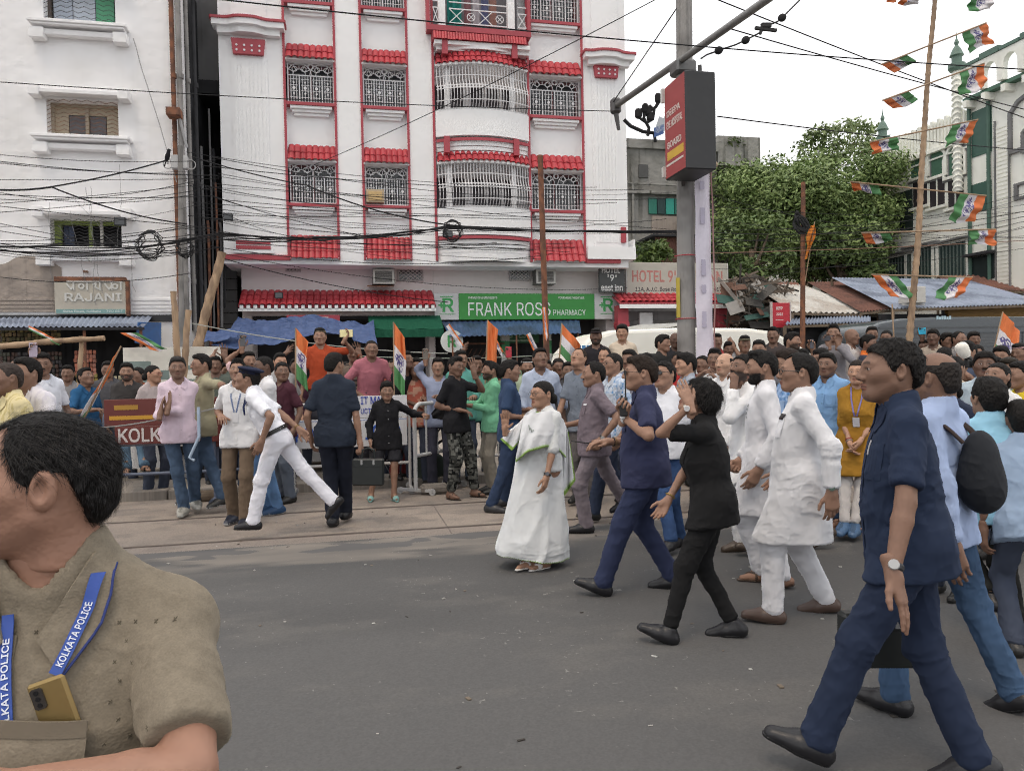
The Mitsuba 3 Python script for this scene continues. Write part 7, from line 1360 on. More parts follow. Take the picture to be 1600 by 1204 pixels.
part('script', onwall(cat([bx(.0, .62, .08, .09, 0, .003)] + [poly(LineString([(.08 * i, .08), (.08 * i + .02, .02), (.08 * i + .05, .05), (.08 * i + .06, .08)]).buffer(.008), .003) for i in range(8)]), x0 + .62, 10.4, z0 + .20), 'paint', k, color=(.5, .46, .44))
x0, x1, z0, z1 = board(k, 180, 664, 345, 692, 10.41, RBD, 'lower_board'); part('lettering', onwall(txt('KOLKATA T', .165, .004, True, width=1.06), x0 + .04, 10.388, z0 + .035), 'paint', k, color=(.55, .50, .49))
part('mesh', cat([bar((x, 10.44, .42), (x, 10.44, .8), .012) for x in np.linspace(BX(164) + .1, BX(335) - .1, 9)] + [bar((BX(164), 10.44, .79), (BX(335), 10.44, .79), .02)]), 'paint', k, color=(.12, .12, .14))
k = barricade('police barricade with a plain dark red board behind the brown cargo trousers', BX(338), BX(455), 10.5, (.10, .12, .17), 1.27, 0, .42); board(k, 336, 626, 455, 695, 10.47, RBD)
k = barricade('white barricade with blue lettered boards behind the navy man with the briefcase', BX(458, 10.6), BX(640, 10.6), 10.6, (.48, .47, .46), 1.24, 0, .40)
x0, x1, z0, z1 = board(k, 545, 618, 636, 652, 10.57, (.58, .58, .60)); each('lettering', [onwall(txt('IT MAX', .10, .004, True, width=.34), x0 + .16, 10.548, z0 + .19), onwall(txt('UCTION', .07, .004, True, width=.26), x0 + .16, 10.548, z0 + .06)], 'paint', k, color=(.05, .07, .32))
x0, x1, z0, z1 = board(k, 462, 654, 636, 698, 10.56, (.60, .60, .61), 'lower_board'); each('lettering', [onwall(txt('POLI', .19, .004, True, width=.42), x0 + .0, 10.538, z0 + .10), onwall(txt('IC  D', .19, .004, True, width=.48), x0 + .92, 10.538, z0 + .10)], 'paint', k, color=(.04, .10, .42)); part('trim', bx(x0, x1, 10.54, 10.545, z1 - .03, z1 - .01), 'paint', k, color=(.2, .25, .45))
barricade('white barricade turned edge on beside the boy in the black shirt', BX(648, 10.3), BX(700, 10.9), 10.25, (.50, .50, .50), 1.22, 2, .52, 10.9, .028)
barricade('white barricade behind the man in camouflage trousers', BX(705, 10.8), BX(815, 10.8), 10.8, (.46, .46, .46), 1.2, 5, .42); barricade('white barricade behind the woman in the white saree', BX(822, 10.8), BX(935, 10.8), 10.8, (.50, .50, .50), 1.2, 7, .42)
for i, px in enumerate((942, 1062, 1182, 1302)): barricade(('white barricade behind the man in the grey mauve shirt', 'white barricade just left of the concrete pole base', 'white barricade behind the men in white kurtas', 'white barricade behind the woman in the mustard kurta')[i], BX(px, 10.9), BX(px + 112, 10.9), 10.9, (.46, .46, .47), 1.18, 7, .4)
k = thing('timber_log', 'short grey timber log lying under the barricades', 'log'); a, b = G(313, 783), G(362, 780); part(None, rod(a + (0, 0, .07), b + (0, 0, .07), .075, .07, 12), 'bark', k); k = thing('stone_block', 'rough pale stone block lying beside the foot of the white barricade', 'stone'); a, b = G(657, 772), G(700, 768); part(None, cbx(a[0], b[0], a[1] - .1, a[1] + .15, 0, .13, .04), 'footpath_concrete', k)
k = thing('green_bag', 'dark green cloth bag standing on the ground beside the white barricade', 'bag'); c = G(672, 757); m = sdf_mesh(lambda p: smax(ell(p, (0, 0, .2), (.26, .14, .3)), -p[:, 2], .02) + .03 * (meshkit.noise(p * 9) - .5), (-.4, -.3, -.05), (.4, .3, .6), .02); m.apply_translation(c); part(None, m, 'cloth', k, smooth=True, color=(.03, .04, .035))
k = thing('rope', 'grey rope held along the left barricades by the men in pink and olive shirts', 'rope'); part(None, tube(np.vstack([sag(P(150, 668, 8.9), P(260, 652, 8.75), .02, 8), sag(P(262, 651, 8.75), P(362, 630, 8.9), .02, 8)]), .008, 6), 'cloth', k, color=(.28, .28, .27)); k = thing('lathi_stick', 'pale blue plastic pipe hanging down beside the man in the pink shirt', 'pipe'); part(None, tube([P(310, 636, 8.7), P(311, 682, 8.65), P(296, 715, 8.6), P(304, 719, 8.6)], .018, 8), 'paint', k, color=(.30, .38, .48))
k = thing('road_litter', 'tiny scraps of litter and grit scattered on the road', 'litter', kind='stuff'); r_ = np.random.default_rng(8); ms, cs = [], []
for i in range(150):
    p = np.array([r_.uniform(-3.5, 7), r_.uniform(2.2, 10.4), .001]); a, b = r_.uniform(.004, .02), r_.uniform(.003, .012); m = cbx(-a, a, -b, b, 0, r_.uniform(.002, .008), .001); m.vertices = m.vertices @ rot((0, 0, 1), r_.uniform(0, 180)).T + p; ms.append(m); cs.append(np.tile(np.array(((.3, .29, .27), (.05, .045, .04), (.16, .13, .1), (.4, .4, .38))[r_.integers(4)]), (len(m.vertices), 1)))
part(None, cat(ms), 'matte', k, color=np.vstack(cs))
# ------------------------------------------------------------------ the people of the march
WK = (.60, .60, .625); NAVY1 = (.017, .026, .054); NAVY2 = (.016, .024, .050); JEAN = (.065, .10, .16); BLK = (.012, .012, .014); BRN = (.055, .038, .028)
def gd(px, py): return float((G(px, py) - EYE) @ CF)
# the woman in the white saree ------------------------------------------------
def saree(J):
    k, s, root, R = J['key'], J['s'], J['root'], J['R']; d0 = gd(838, 885)
    # skirt: rings from the waist to the ground with pleats
    nz = lambda *q: float(meshkit.noise(np.array([q]))[0]); lv = [(676, 806, 884, .98), (700, 808, 880, 1.0), (730, 803, 879, 1.0), (765, 797, 880, 1.05), (800, 789, 883, 1.12), (835, 781, 886, 1.2), (858, 777, 887, 1.25), (872, 779, 884, 1.25)]; Q = np.array(lv, float); g = []; n = 90
    for t in np.linspace(0, 1, 40):
        i = t * (len(lv) - 1); y, xl, xr, dp = [np.interp(i, range(len(lv)), Q[:, c]) for c in range(4)]; c = P((xl + xr) / 2, y, d0); w = (xr - xl) / 2 / FOC * d0; row = []
        for a in np.linspace(0, 2 * np.pi, n):
            pl = (.010 + .030 * t) * (1 - abs(2 * nz(2.1 * math.cos(a) + .9 * t, 2.1 * math.sin(a) - 1.6 * t, 2.2 * t) - 1)) ** 2 + .016 * t * nz(5 * math.cos(a) + t, 5 * math.sin(a), 3 * t)
            lift = .05 * t ** 6 * max(0, math.cos(a - 2.6)); row.append(c + CR * math.cos(a) * (w - .02 + pl) - np.array([CF[0], CF[1], 0]) * math.sin(a) * (w * .78 * dp * .8 - .02 + pl) + np.array([0, 0, lift]))
        g.append(row)
    g = np.array(g); m = sheet(g, .006); col = np.tile([.60, .61, .62], (len(m.vertices), 1)); t_ = np.tile(np.repeat(np.arange(40), n), 2); col[t_ >= 39] = (.22, .34, .08); part('saree_skirt', m, 'cloth', k, smooth=True, color=col, label='white pleated saree skirt with a thin green hem')
    def drape(top, bot, cols, bulge, name, nv=26, nu=34, dd=(0, 0), lab=None, seed=1, fold=.02):
        """a hanging piece between two pixel lines (px, py, depth offset)"""
        top, bot = np.array(top, float), np.array(bot, float); g = []
        for v in np.linspace(0, 1, nv):
            row = []
            for u in np.linspace(0, 1, nu):
                a = [np.interp(u, np.linspace(0, 1, len(top)), top[:, c]) for c in range(3)]; b = [np.interp(u, np.linspace(0, 1, len(bot)), bot[:, c]) for c in range(3)]; q = [x + (y - x) * v for x, y in zip(a, b)]
                q[2] += -bulge * math.sin(v * np.pi * .9 + .15) + fold * v * math.sin(u * 17 + seed + 2 * v) + .5 * fold * math.sin(u * 31 + 5 * v); row.append(P(q[0], q[1], d0 + q[2]))
            g.append(row)
        m = sheet(np.array(g), .005); c = np.tile([.61, .62, .63], (nv * nu, 1)); iv, iu = np.meshgrid(np.arange(nv), np.arange(nu), indexing='ij'); cols(c, iv.ravel() / (nv - 1), iu.ravel() / (nu - 1)); part(name, m, 'cloth', k, smooth=True, color=np.vstack([c, c]), label=lab)
    GB = (.20, .33, .07)
    def edge_bot(c, v, u): c[v > .93] = GB; c[(v < .93) & (v > .90)] = (.45, .55, .35)
    drape([(826, 642, .02), (818, 650, -.10), (835, 645, -.15), (862, 641, -.13), (880, 655, -.02), (884, 668, .10)], [(806, 716, .0), (806, 722, -.17), (824, 706, -.21), (852, 698, -.22), (868, 698, -.16), (884, 715, .04)], edge_bot, .035, 'saree_drape', lab='white saree drape with a green border across the chest')
    drape([(866, 642, .02), (882, 660, .06), (888, 676, .12)], [(868, 768, .10), (882, 774, .14), (899, 750, .22)], lambda c, v, u: (edge_bot(c, v, u), c.__setitem__(u > .93, GB), c.__setitem__((u < .05) & (v > .4), GB)), .0, 'saree_pallu', nv=34, lab='loose end of the saree blowing behind the left arm', fold=.035)
    drape([(838, 640, -.10), (820, 650, -.05), (806, 666, .06)], [(826, 668, -.14), (800, 704, -.02), (782, 686, .08)], lambda c, v, u: (c.__setitem__(v > .9, GB)), .02, 'saree_sleeve_fold', fold=.02)
    t = np.linspace(0, 1, 12); part('saree_border', sheet(np.array([[P(838 - 16 * v + 6 * u, 643 + 22 * v, d0 - .135 - .01 * math.sin(3 * v)) for u in (0, 1)] for v in t]), .004), 'cloth', k, color=GB)
    part('brooch', cat([bar(P(826 + 3 * i, 664 + 4 * (i % 3), d0 - .215), P(828 + 3 * i, 672 + 3 * (i % 2), d0 - .215), .008) for i in range(3)]), 'leather', k, color=(.22, .26, .24))
person('chief', (848, 596), gd(838, 885), -48, label='woman in a white saree with green border and glasses, raising her open palm', lod='hero', skin='l', fem=True, hair='bun', top=(.58, .59, .59), topk='tee', sleeve='half', collar=False, hem=-.05, bottom=(.7, .7, .7), botk='saree', shoek='sandal', shoes=(.62, .60, .58), g=1.08, look=(-6, 2), hz=.93,
       legs=(('g', 850, 888, 0, 6), ('g', 826, 889, 0, -10)), armR=('px', 789, 672, -.03), armL=('px', 854, 746, -.25), handR='open', handL='relax', hdR=(-.25, .15, .95), palmR=(-.3, .9, -.1), pole=((-.5, -1, -.3), (1.2, -.6, -.8)), extra=[saree, glasses(), watch(0, dial=(.05, .05, .06))])
person('walkie', (1003, 557), 5.5, -90, label='stout man in a navy safari shirt speaking into a walkie talkie', lod='hero', skin='m', hair='short', hairc=(.018, .011, .008), top=(.030, .034, .074), bottom=(.024, .031, .070), g=1.14, belly=.035, look=(6, 2), hz=.885, lean=3,
       legs=(('g', 942, 930, 22, -4), ('g', 1052, 918, -4, 6)), armL=('px', 974, 652, -.24), armR=('px', 952, 690, .12), handL='grip', handR='relax', hdL=(-.3, -.2, .95), palmL=(-1, .4, 0), pole=((-1, .2, -1), None), shoes=BLK, extra=[glasses(dark=True), walkie(0, 'black walkie talkie held to the mouth of the man in the navy safari shirt'), watch(0, (.55, .55, .55), (.6, .6, .6)), bangle(1, (.02, .02, .02), .03), bangle(1, (.3, .2, .1), .045)])
person('blackwoman', (1106, 597), 4.6, -88, label='woman in a black shirt and trousers with her raised hand over her hair', lod='hero', skin='m', fem=True, hair='wavy', top=(.012, .012, .013), bottom=(.011, .011, .012), botk='slim', g=1.13, look=(14, 24), roll=-8, hz=.88, lean=7, hem=-.16,
       legs=(('g', 1046, 1004, 24, -4), ('g', 1146, 993, -6, 6)), armL=('px', 1078, 634, -.26), armR=('px', 1043, 782, .03), handL='flat', handR='relax', hdL=(.35, .35, .95), palmL=(1, .3, 0), pole=((0, 1, -.5), None), shoes=BLK, extra=[watch(0, (.5, .48, .42), (.55, .55, .55), rad=.030), bangle(1, (.4, .28, .08), .03), strands(2200, .05, .0012, 4, .004, (0, -.03, .11), 'wavy', .0065, down=1.5)])
person('greyshirt', (928, 566), 7.55, -82, label='moustached man in a grey mauve shirt and trousers holding a radio low', lod='hero', skin='m', hair='recede', top=(.155, .125, .145), bottom=(.20, .17, .19), g=1.06, belly=.03, beard='m', look=(4, 0), hz=.895,
       legs=(('g', 916, 832, 3, -4), ('g', 985, 812, -20, 6)), armL=('px', 940, 686, -.30), armR=('px', 884, 664, .20), handL='grip', handR='relax', shoes=BLK, extra=[walkie(0, 'black radio pointing left in the hand of the man in the grey mauve shirt', (-.95, 0, .15)), watch(0), patch('name_tag', -.125, -.07, .345, .362, (.6, .6, .62), (3, 3), .006)])
person('sunglasses', (1038, 566), 6.95, -28, label='smiling man in a white polo shirt and dark round sunglasses', lod='mid', skin='m', hair='curly', top=(.66, .67, .72), topk='polo', bottom=(.035, .07, .16), botk='jeans', g=1.13, belly=.04, look=(-10, 8), hz=.90, roll=6, legs=(('g', 1062, 852, 4, -4), ('g', 1050, 866, -8, 6)), armL=('px', 1062, 715, -.08), armR='hang', shoes=BLK, extra=[glasses(dark=True, thick=.0025), walkie(0, 'black radio with a long aerial hanging at the belt of the man in sunglasses')])
person('bald_white', (1134, 551), 8.2, -45, label='bald fair man in a white shirt between the woman in black and the bearded men', lod='mid', skin='f', hair='bald', top=(.68, .68, .69), sleeve='long', bottom=(.6, .6, .6), botk='pyjama', stubble=.35, g=1.05, legs='walkL', look=(10, 6))
person('bearded_mouth', (1165, 556), 6.75, -62, label='bearded man in a white shirt holding his hand to his mouth', lod='mid', skin='d', hair='curly', beard=True, top=(.70, .70, .71), topk='kurta', sleeve='long', hem=-.30, bottom=(.68, .68, .69), botk='pyjama', look=(12, 14), lean=4, armL=('px', 1146, 606, -.16), handL='grip', armR='hang', pole=((-.2, .2, -1), None), hz=.90, legs=(('g', 1158, 860, 0, -4), ('g', 1190, 850, -14, 6)), shoes=BRN)
def motif(x, z, col, n=7):
    def f(J):
        for i in range(n): patch('embroidery', x + .016 * (i % 3 - 1), x + .016 * (i % 3 - 1) + .013, z - .028 * (i // 2), z - .028 * (i // 2) + .02, col, (2, 2), .004, .002)(J)
    return f
person('bearded_kurta', (1190, 549), 5.72, -84, label='tall bearded man in a white kurta with a small grey chest motif and sandals', lod='hero', skin='m', hair='quiff', beard=True, top=WK, topk='kurta', sleeve='long', bottom=WK, botk='pyjama', g=1.06, look=(4, -2), hz=.90, legs=(('g', 1190, 908, 0, -4), ('g', 1222, 918, -12, 6)), armL='hang', armR=('px', 1158, 718, .10), handR='fist', shoek='sandal', shoes=(.06, .04, .03), extra=[motif(-.05, .36, (.22, .23, .24))])
person('glasses_kurta', (1250, 553), 4.88, -85, label='man with glasses in a white kurta with a phone in its chest pocket', lod='hero', skin='m', hair='recede', top=(.61, .61, .635), topk='kurta', sleeve='long', bottom=WK, botk='pyjama', g=1.10, belly=.03, look=(3, 3), hz=.90, hem=-.40, legs=(('g', 1208, 972, 6, -4), ('g', 1290, 955, -8, 6)), armL=('px', 1300, 766, -.34), armR=('px', 1222, 740, .12), handL='relax', shoes=(.075, .05, .04), extra=[glasses((.03, .03, .03), thick=.0022), watch(0, (.32, .30, .27), (.06, .10, .08), metal=True), patch('pocket', -.125, -.045, .24, .36, (.66, .66, .69), (6, 6), .004), patch('pocket_phone', -.115, -.055, .35, .385, (.012, .012, .014), (5, 4), .008, .006, 'gloss')])
def w10x(J):
    patch('pocket', -.14, -.045, .24, .375, np.array(NAVY1) * 1.05, (7, 7), .004)(J)
    patch('pen', -.06, -.052, .33, .385, (.4, .4, .42), (2, 4), .008)(J)
person('guard', (1396, 533), 3.06, -80, label='heavy man in a navy safari suit walking left in the right foreground', lod='hero', skin='d', hair='curly', top=NAVY1, bottom=NAVY2, g=1.05, belly=.03, lean=6, look=(10, 3), hz=.90, hem=-.14, smax_=1.2, seed=31, res=dict(c=.0092, b=.0125, h=.0038, hand=.0038, hair=.0045),
       legs=(('g', 1268, 1204, 22, -4), ('g', 1520, 1216, -16, 6)), armL=('px', 1394, 898, -.36), armR=('px', 1378, 950, .22), handL='flat', handR='fist', hdL=(-.25, -.25, -.95), palmL=(.45, .9, .1), shoes=BLK, stubble=.25, extra=[watch(0, (.05, .05, .055), (.35, .36, .36), metal=True), w10x, strands(2600, .016, .0007, 4, .0018, (0, -.05, .11), 'curly', .0045)])
def briefcase(label, px0, py0, px1, py1, d, col=(.012, .014, .014)):
    k = thing('briefcase', label, 'briefcase'); a, b, c, e = P(px0, py0, d), P(px1, py0, d), P(px0, py1, d), P(px1, py1, d); ex = unit(b - a); ez = unit(a - c); ey = np.cross(ez, ex); w, h = np.linalg.norm(b - a), np.linalg.norm(a - c)
    part('body', place(cbx(0, w, -.04, .04, -h, 0, .015), a, ex, ey, ez), 'leather', k, color=col); part('flap_seam', place(cat([bx(.01, w - .01, -.044, .044, -h * .3, -h * .29)]), a, ex, ey, ez), 'leather', k, color=np.asarray(col) * .5); part('handle', tube([a + ex * (w * .3) + ez * .0, a + ex * (w * .32) + ez * .09, a + ex * (w * .5) + ez * .11, a + ex * (w * .68) + ez * .09, a + ex * (w * .7)], .012, 8), 'leather', k, color=col); part('clasp', place(cat([bx(w * .28, w * .34, -.048, -.04, -.06, -.01), bx(w * .66, w * .72, -.048, -.04, -.06, -.01)]), a, ex, ey, ez), 'metal', k, color=(.3, .3, .3))
briefcase('black briefcase carried low behind the legs of the heavy man in navy', 1312, 955, 1432, 1040, 3.32)
def backpack(J):
    k = thing('backpack', 'black nylon backpack on the back of the man in the pale blue shirt', 'backpack'); R, s, Rt = J['R'], J['s'], J['Rt']; f = lambda p: smin(ell(p, (0, -.19, .24), (.12, .075, .17)), ell(p, (0, -.20, .14), (.125, .085, .12)), .06) + .024 * (meshkit.noise(p * np.array([9, 9, 5])) - .5)
    m = sdf_mesh(f, (-.25, -.48, -.2), (.25, -.05, .5), .012); tw = lambda v: J['root'] + ((J['hip'] + np.asarray(v) @ Rt.T) * s) @ R.T; part('bag', trimesh.Trimesh(tw(m.vertices), m.faces, process=False), 'cloth', k, smooth=True, color=(.018, .02, .024))
    for sx in (-1, 1): 
        m = tube([(sx * .09, -.15, .35), (sx * .10, -.105, .40), (sx * .105, -.03, .462), (sx * .11, .055, .448), (sx * .115, .112, .36), (sx * .135, .09, .2), (sx * .15, -.06, .1)], .024, 8, flat=.35); part('strap', trimesh.Trimesh(tw(m.vertices), m.faces, process=False), 'cloth', k, color=(.03, .02, .018))
person('backpacker', (1462, 552), 3.58, -112, label='balding man in a pale blue shirt and jeans carrying a black backpack', lod='hero', skin='d', hair='bald', hairc=(.02, .016, .014), top=(.30, .38, .56), sleeve='long', bottom=(.045, .08, .145), botk='jeans', g=1.06, look=(0, 2), hz=.90, legs=(('g', 1398, 1112, 6, -4), ('g', 1585, 1110, -24, 6)), armL=('px', 1492, 860, -.28), armR=('px', 1400, 800, .2), shoes=BLK, extra=[backpack])
person('cyanshirt', (1548, 594), 4.42, -150, label='man in a light cyan shirt and dark trousers seen from behind at the right edge', lod='hero', skin='m', hair='thick', top=(.24, .45, .58), sleeve='roll', bottom=(.022, .022, .02), botk='track', g=1.1, lean=10, look=(0, 10), hz=.88, legs=(('px', 1548, 930, .0, 0, -4), ('g', 1590, 1005, -10, 6)), shoes=BLK, armL='bend', armR='bend')
person('edgehead', (1598, 630), 4.3, -165, label='dark haired person stooping at the right edge behind the cyan shirt', lod='mid', skin='d', hair='short', top=(.25, .33, .45), lean=20, look=(0, 15), legs='stand', hz=.85)
# escort around the woman ----------------------------------------------------
def officer_x(J):
    belt()(J); 
    part('shoulder_cord', trimesh.Trimesh(J['root'] + ((J['hip'] + tube([(-.16, .02, .46), (-.20, .09, .40), (-.17, .13, .33), (-.10, .125, .40), (-.08, .06, .48)], .007, 6).vertices @ J['Rt'].T) * J['s']) @ J['R'].T, tube([(-.16, .02, .46), (-.20, .09, .40), (-.17, .13, .33), (-.10, .125, .40), (-.08, .06, .48)], .007, 6).faces, process=False), 'cloth', J['key'], color=(.02, .03, .08))
person('officer', (391, 574), 7.65, -102, label='police officer in white uniform and navy beret striding left along the tram line', lod='hero', skin='m', hair='short', top=(.72, .73, .78), bottom=(.68, .68, .74), tuck=True, g=1.04, lean=27, look=(0, 12), hz=.85, h=1.74, legs=(('g', 392, 842, 2, -4), ('px', 532, 795, .15, -48, 4)), armL=('px', 409, 688, -.30), armR=('px', 476, 677, .02), handL='relax', handR='relax', shoes=BLK, extra=[cap((.014, .018, .04), False, 'beret', (.010, .012, .03)), officer_x, bangle(1, (.3, .2, .06), .03), patch('badge', -.14, -.09, .40, .45, (.02, .03, .07), (3, 3), .006)])
person('briefcase_man', (521, 551), 8.05, 168, label='man in a dark navy shirt seen from behind carrying a black briefcase', lod='mid', skin='m', hair='short', top=(.020, .026, .042), bottom=(.016, .019, .030), g=1.06, look=(-24, 0), hz=.905, legs=(('g', 520, 822, -8, -4), ('g', 540, 815, 0, 6)), armR=('px', 563, 694, -.02), handR='fist', armL='hang', shoes=BLK)
briefcase('black briefcase in the hand of the man in dark navy seen from behind', 551, 716, 600, 758, 7.9)
person('pinkshirt', (277, 557), 8.75, 8, label='man in a pale pink shirt and jeans with clasped hands at the rope', lod='mid', skin='d', hair='short', hairc=(.03, .028, .027), top=(.58, .47, .54), sleeve='long', bottom=JEAN, botk='jeans', hz=.915, legs=(('g', 306, 800, 0, -4), ('g', 288, 806, 0, 24)), look=(-8, 0), armL=('px', 262, 640, -.30), armR=('px', 250, 648, -.34), handL='flat', handR='flat', hdL=(-.25, -.3, .9), hdR=(-.2, -.3, .9), pole=((-.1, -.3, -1), (.1, -.3, -1)), shoek='sneaker', shoes=(.32, .31, .28), sole=(.4, .4, .38), stubble=.4, extra=None)
person('oliveshirt', (315, 553), 9.2, -72, label='man with glasses in an olive khaki shirt and jeans holding the rope', lod='mid', skin='m', hair='short', top=(.30, .28, .19), bottom=JEAN, botk='jeans', legs=(('g', 300, 797, 0, -4), ('g', 352, 800, -10, 6)), armL=('px', 350, 632, -.2), armR=('px', 300, 640, .1), pole=((-1, -.4, -.6), None), extra=[glasses((.12, .02, .02))], shoek='sneaker', shoes=(.03, .03, .03), sole=(.4, .4, .4))
person('browntrousers', (372, 562), 8.45, -18, label='young man in a white shirt and brown cargo trousers with dark sneakers', lod='mid', skin='m', hair='quiff', top=(.62, .62, .63), topk='shirt', bottom=(.13, .095, .065), botk='trouser', hz=.915, legs=(('g', 384, 822, 0, -4), ('g', 366, 816, 0, 10)), look=(8, 10), armR=('px', 345, 650, -.1), armL='hang', stubble=.5, shoek='sneaker', shoes=(.02, .024, .04), sole=(.3, .3, .3), extra=[lanyard((.12, .16, .28))])
person('whitetee_behind', (412, 556), 8.9, -70, label='dark man in a white shirt and pale jeans behind the police officer', lod='mid', skin='k', hair='crop', top=(.66, .66, .68), sleeve='short', bottom=(.12, .22, .40), botk='jeans', legs=(('g', 434, 803, 0, -4), ('g', 418, 800, 0, 6)), armL=('px', 372, 653, -.15), shoek='sneaker', shoes=(.02, .06, .14), sole=(.45, .45, .45))
person('boy', (604, 597), 9.85, 6, label='smiling boy in a black shirt and shorts with pale green slippers tugging a tee', lod='mid', skin='m', hair='thick', top=(.012, .012, .014), sleeve='long', bottom=(.025, .025, .03), botk='shorts', hem=-.20, shoek='slide', shoes=(.20, .38, .36), legs=(('g', 616, 782, 0, -14), ('g', 580, 782, 0, 14)), hz=.925, armL=('px', 662, 648, .0), handL='fist', armR='hang', hs=1.16, extra=[buttons((.5, .5, .5), (.36, .24, .12, .0, -.1))])
def tugged(J):
    d = 9.95; A = [P(706, 600, d), P(700, 640, d), P(704, 662, d)]; B = [P(674, 646, d), P(674, 650, d), P(676, 653, d)]; g = []
    for v in np.linspace(0, 1, 20): g.append([A[0] * (1 - u) ** 1 * (1 - v) + A[2] * 0 + (A[0] * (1 - u) + A[2] * u) * v * 0 + ((A[0] * (1 - u) + A[2] * u) * (1 - v) + (B[0] * (1 - u) + B[2] * u) * v) - A[0] * (1 - u) * (1 - v) + np.array([0, .02 * math.sin(9 * u) * v, .03 * math.sin(np.pi * v) * (u - .5)]) for u in np.linspace(0, 1, 10)])
    part('stretched_hem', sheet(np.array(g), .01), 'cloth', J['key'], smooth=True, color=(.014, .014, .016))
person('camo', (712, 557), 9.78, 55, label='young man in a black tee and camouflage trousers with one arm raised', lod='mid', skin='d', hair='quiff', top=(.013, .013, .015), topk='tee', collar=False, bottom=(.04, .04, .04), botk='track', pattern=('camo',), shoek='sandal', shoes=(.03, .022, .018), legs=(('g', 742, 776, 0, -6), ('g', 704, 780, 0, 14)), look=(-10, -6), armL=('px', 741, 585, -.15), handL='open', hdL=(.15, -.1, 1), palmL=(-.3, -1, .1), armR=('px', 716, 640, -.15), hem=-.14, pole=((-.8, .6, -1), None), extra=[tugged])
person('navy_right', (795, 563), 8.85, 96, label='man in a navy shirt and trousers facing right beside the woman in the saree', lod='mid', skin='m', hair='short', top=(.028, .050, .10), bottom=(.030, .048, .095), g=1.1, hz=.905, legs=(('g', 790, 790, 0, -4), ('g', 768, 800, 0, 30)), armR=('px', 818, 652, -.15), armL=('px', 824, 640, .1), shoes=(.03, .03, .034), shoek='sneaker', sole=(.04, .04, .042), extra=[bangle(1, (.5, .25, .05), .02)])
person('lightblue_tall', (842, 545), 9.3, 6, label='tall man in a light blue shirt looking down just behind the woman in the saree', lod='mid', skin='d', hair='short', top=(.40, .46, .58), sleeve='roll', bottom=(.05, .06, .09), look=(14, 14), armR=('px', 822, 655, -.25), armL='hang', g=1.05, legs='stand', extra=None)
person('leaning_grey', (908, 545), 9.1, -30, label='man in a grey blue shirt leaning down towards the woman in the saree', lod='mid', skin='l', hair='recede', hairc=(.03, .02, .015), top=(.20, .23, .28), sleeve='short', bottom=(.12, .11, .11), look=(0, 24), lean=10, armR=('px', 868, 662, -.1), legs='stand')
person('green_beard', (768, 565), 10.2, -75, label='bearded man in a mint green shirt facing left behind the barricade', lod='mid', skin='m', hair='quiff', beard=True, top=(.16, .42, .26), sleeve='long', bottom=(.22, .20, .17), armL=('px', 738, 634, -.1), armR='bend', look=(0, 4), legs='stand')
person('lavender_phone', (684, 559), 10.7, 0, label='man in a lavender shirt holding a phone high above his head', lod='far', skin='m', hair='short', top=(.24, .27, .38), sleeve='long', armR=('px', 665, 565, -.05), handR='hold', armL=('px', 690, 622, -.3), hdR=(0, 0, 1), palmR=(0, 1, 0), bottom=(.05, .05, .07), ground=.0, extra=[phone(1, 'phone raised high by the man in the lavender shirt', (.15, .13, .11))])
person('teal_glasses', (719, 547), 10.75, 20, label='man with glasses in a teal shirt behind the young man in the black tee', lod='far', skin='m', hair='short', top=(.10, .30, .26), sleeve='roll', look=(8, 0), extra=[glasses()], armL=('px', 740, 620, -.2))
person('orangered', (500, 513), 11.1, 4, label='man in an orange red shirt and patterned cap holding a bright phone overhead', lod='mid', skin='m', hair='short', top=(.36, .060, .024), topk='polo', ground=.0, smax_=1.05, look=(-10, 2), armL=('px', 538, 532, -.05), handL='hold', armR=('px', 472, 610, -.1), hdL=(-.5, 0, .8), pole=((-1.5, 0, .2), None), bottom=(.05, .05, .06), extra=[cap((.40, .34, .24), False, 'skull', (.16, .13, .09)), phone(0, 'bright yellow lit phone held above the patterned cap', (.6, .52, .3), None, (.19, .11), (.85, .78, .42))])
person('waver', (552, 540), 11.5, 0, label='person in a striped brown top waving an open hand beside the orange red shirt', lod='far', skin='d', hair='short', top=(.20, .16, .13), topk='tee', collar=False, sleeve='short', armL=('px', 562, 556, -.1), armR='hang', handL='open', hdL=(.25, 0, 1), palmL=(0, 1, 0), pattern=('stripe', (.05, .04, .04), .06, .4), pole=((-.6, .5, -1), None), extra=[bangle(0, (.6, .1, .03), .01)])
person('pinktee', (580, 531), 10.85, 12, label='big man in a dusty pink tee leaning on the white barricade with a grin', lod='mid', skin='d', hair='crop', top=(.36, .13, .16), topk='tee', collar=False, g=1.16, lean=16, look=(-6, 2), armR=('px', 563, 617, -.2), armL=('px', 600, 617, -.25), pole=((-1, -.3, -.6), (1, -.3, -.6)), bottom=(.05, .05, .06))
person('dark_leaning', (632, 549), 10.9, 40, label='man in a black tee leaning over the barricade beside the party flag', lod='far', skin='d', hair='short', top=(.02, .02, .022), topk='tee', collar=False, lean=16, look=(0, 8), armL=('px', 662, 622, -.2), armR=('px', 650, 632, -.2), bottom=(.16, .03, .03))
person('orange_boy', (650, 562), 11.0, -8, label='boy in an orange red patterned shirt between the flag and the raised phone', lod='far', skin='d', hair='thick', top=(.42, .12, .08), pattern=('blotch', (.5, .28, .2), 18, .55), look=(10, 16), hs=1.1)
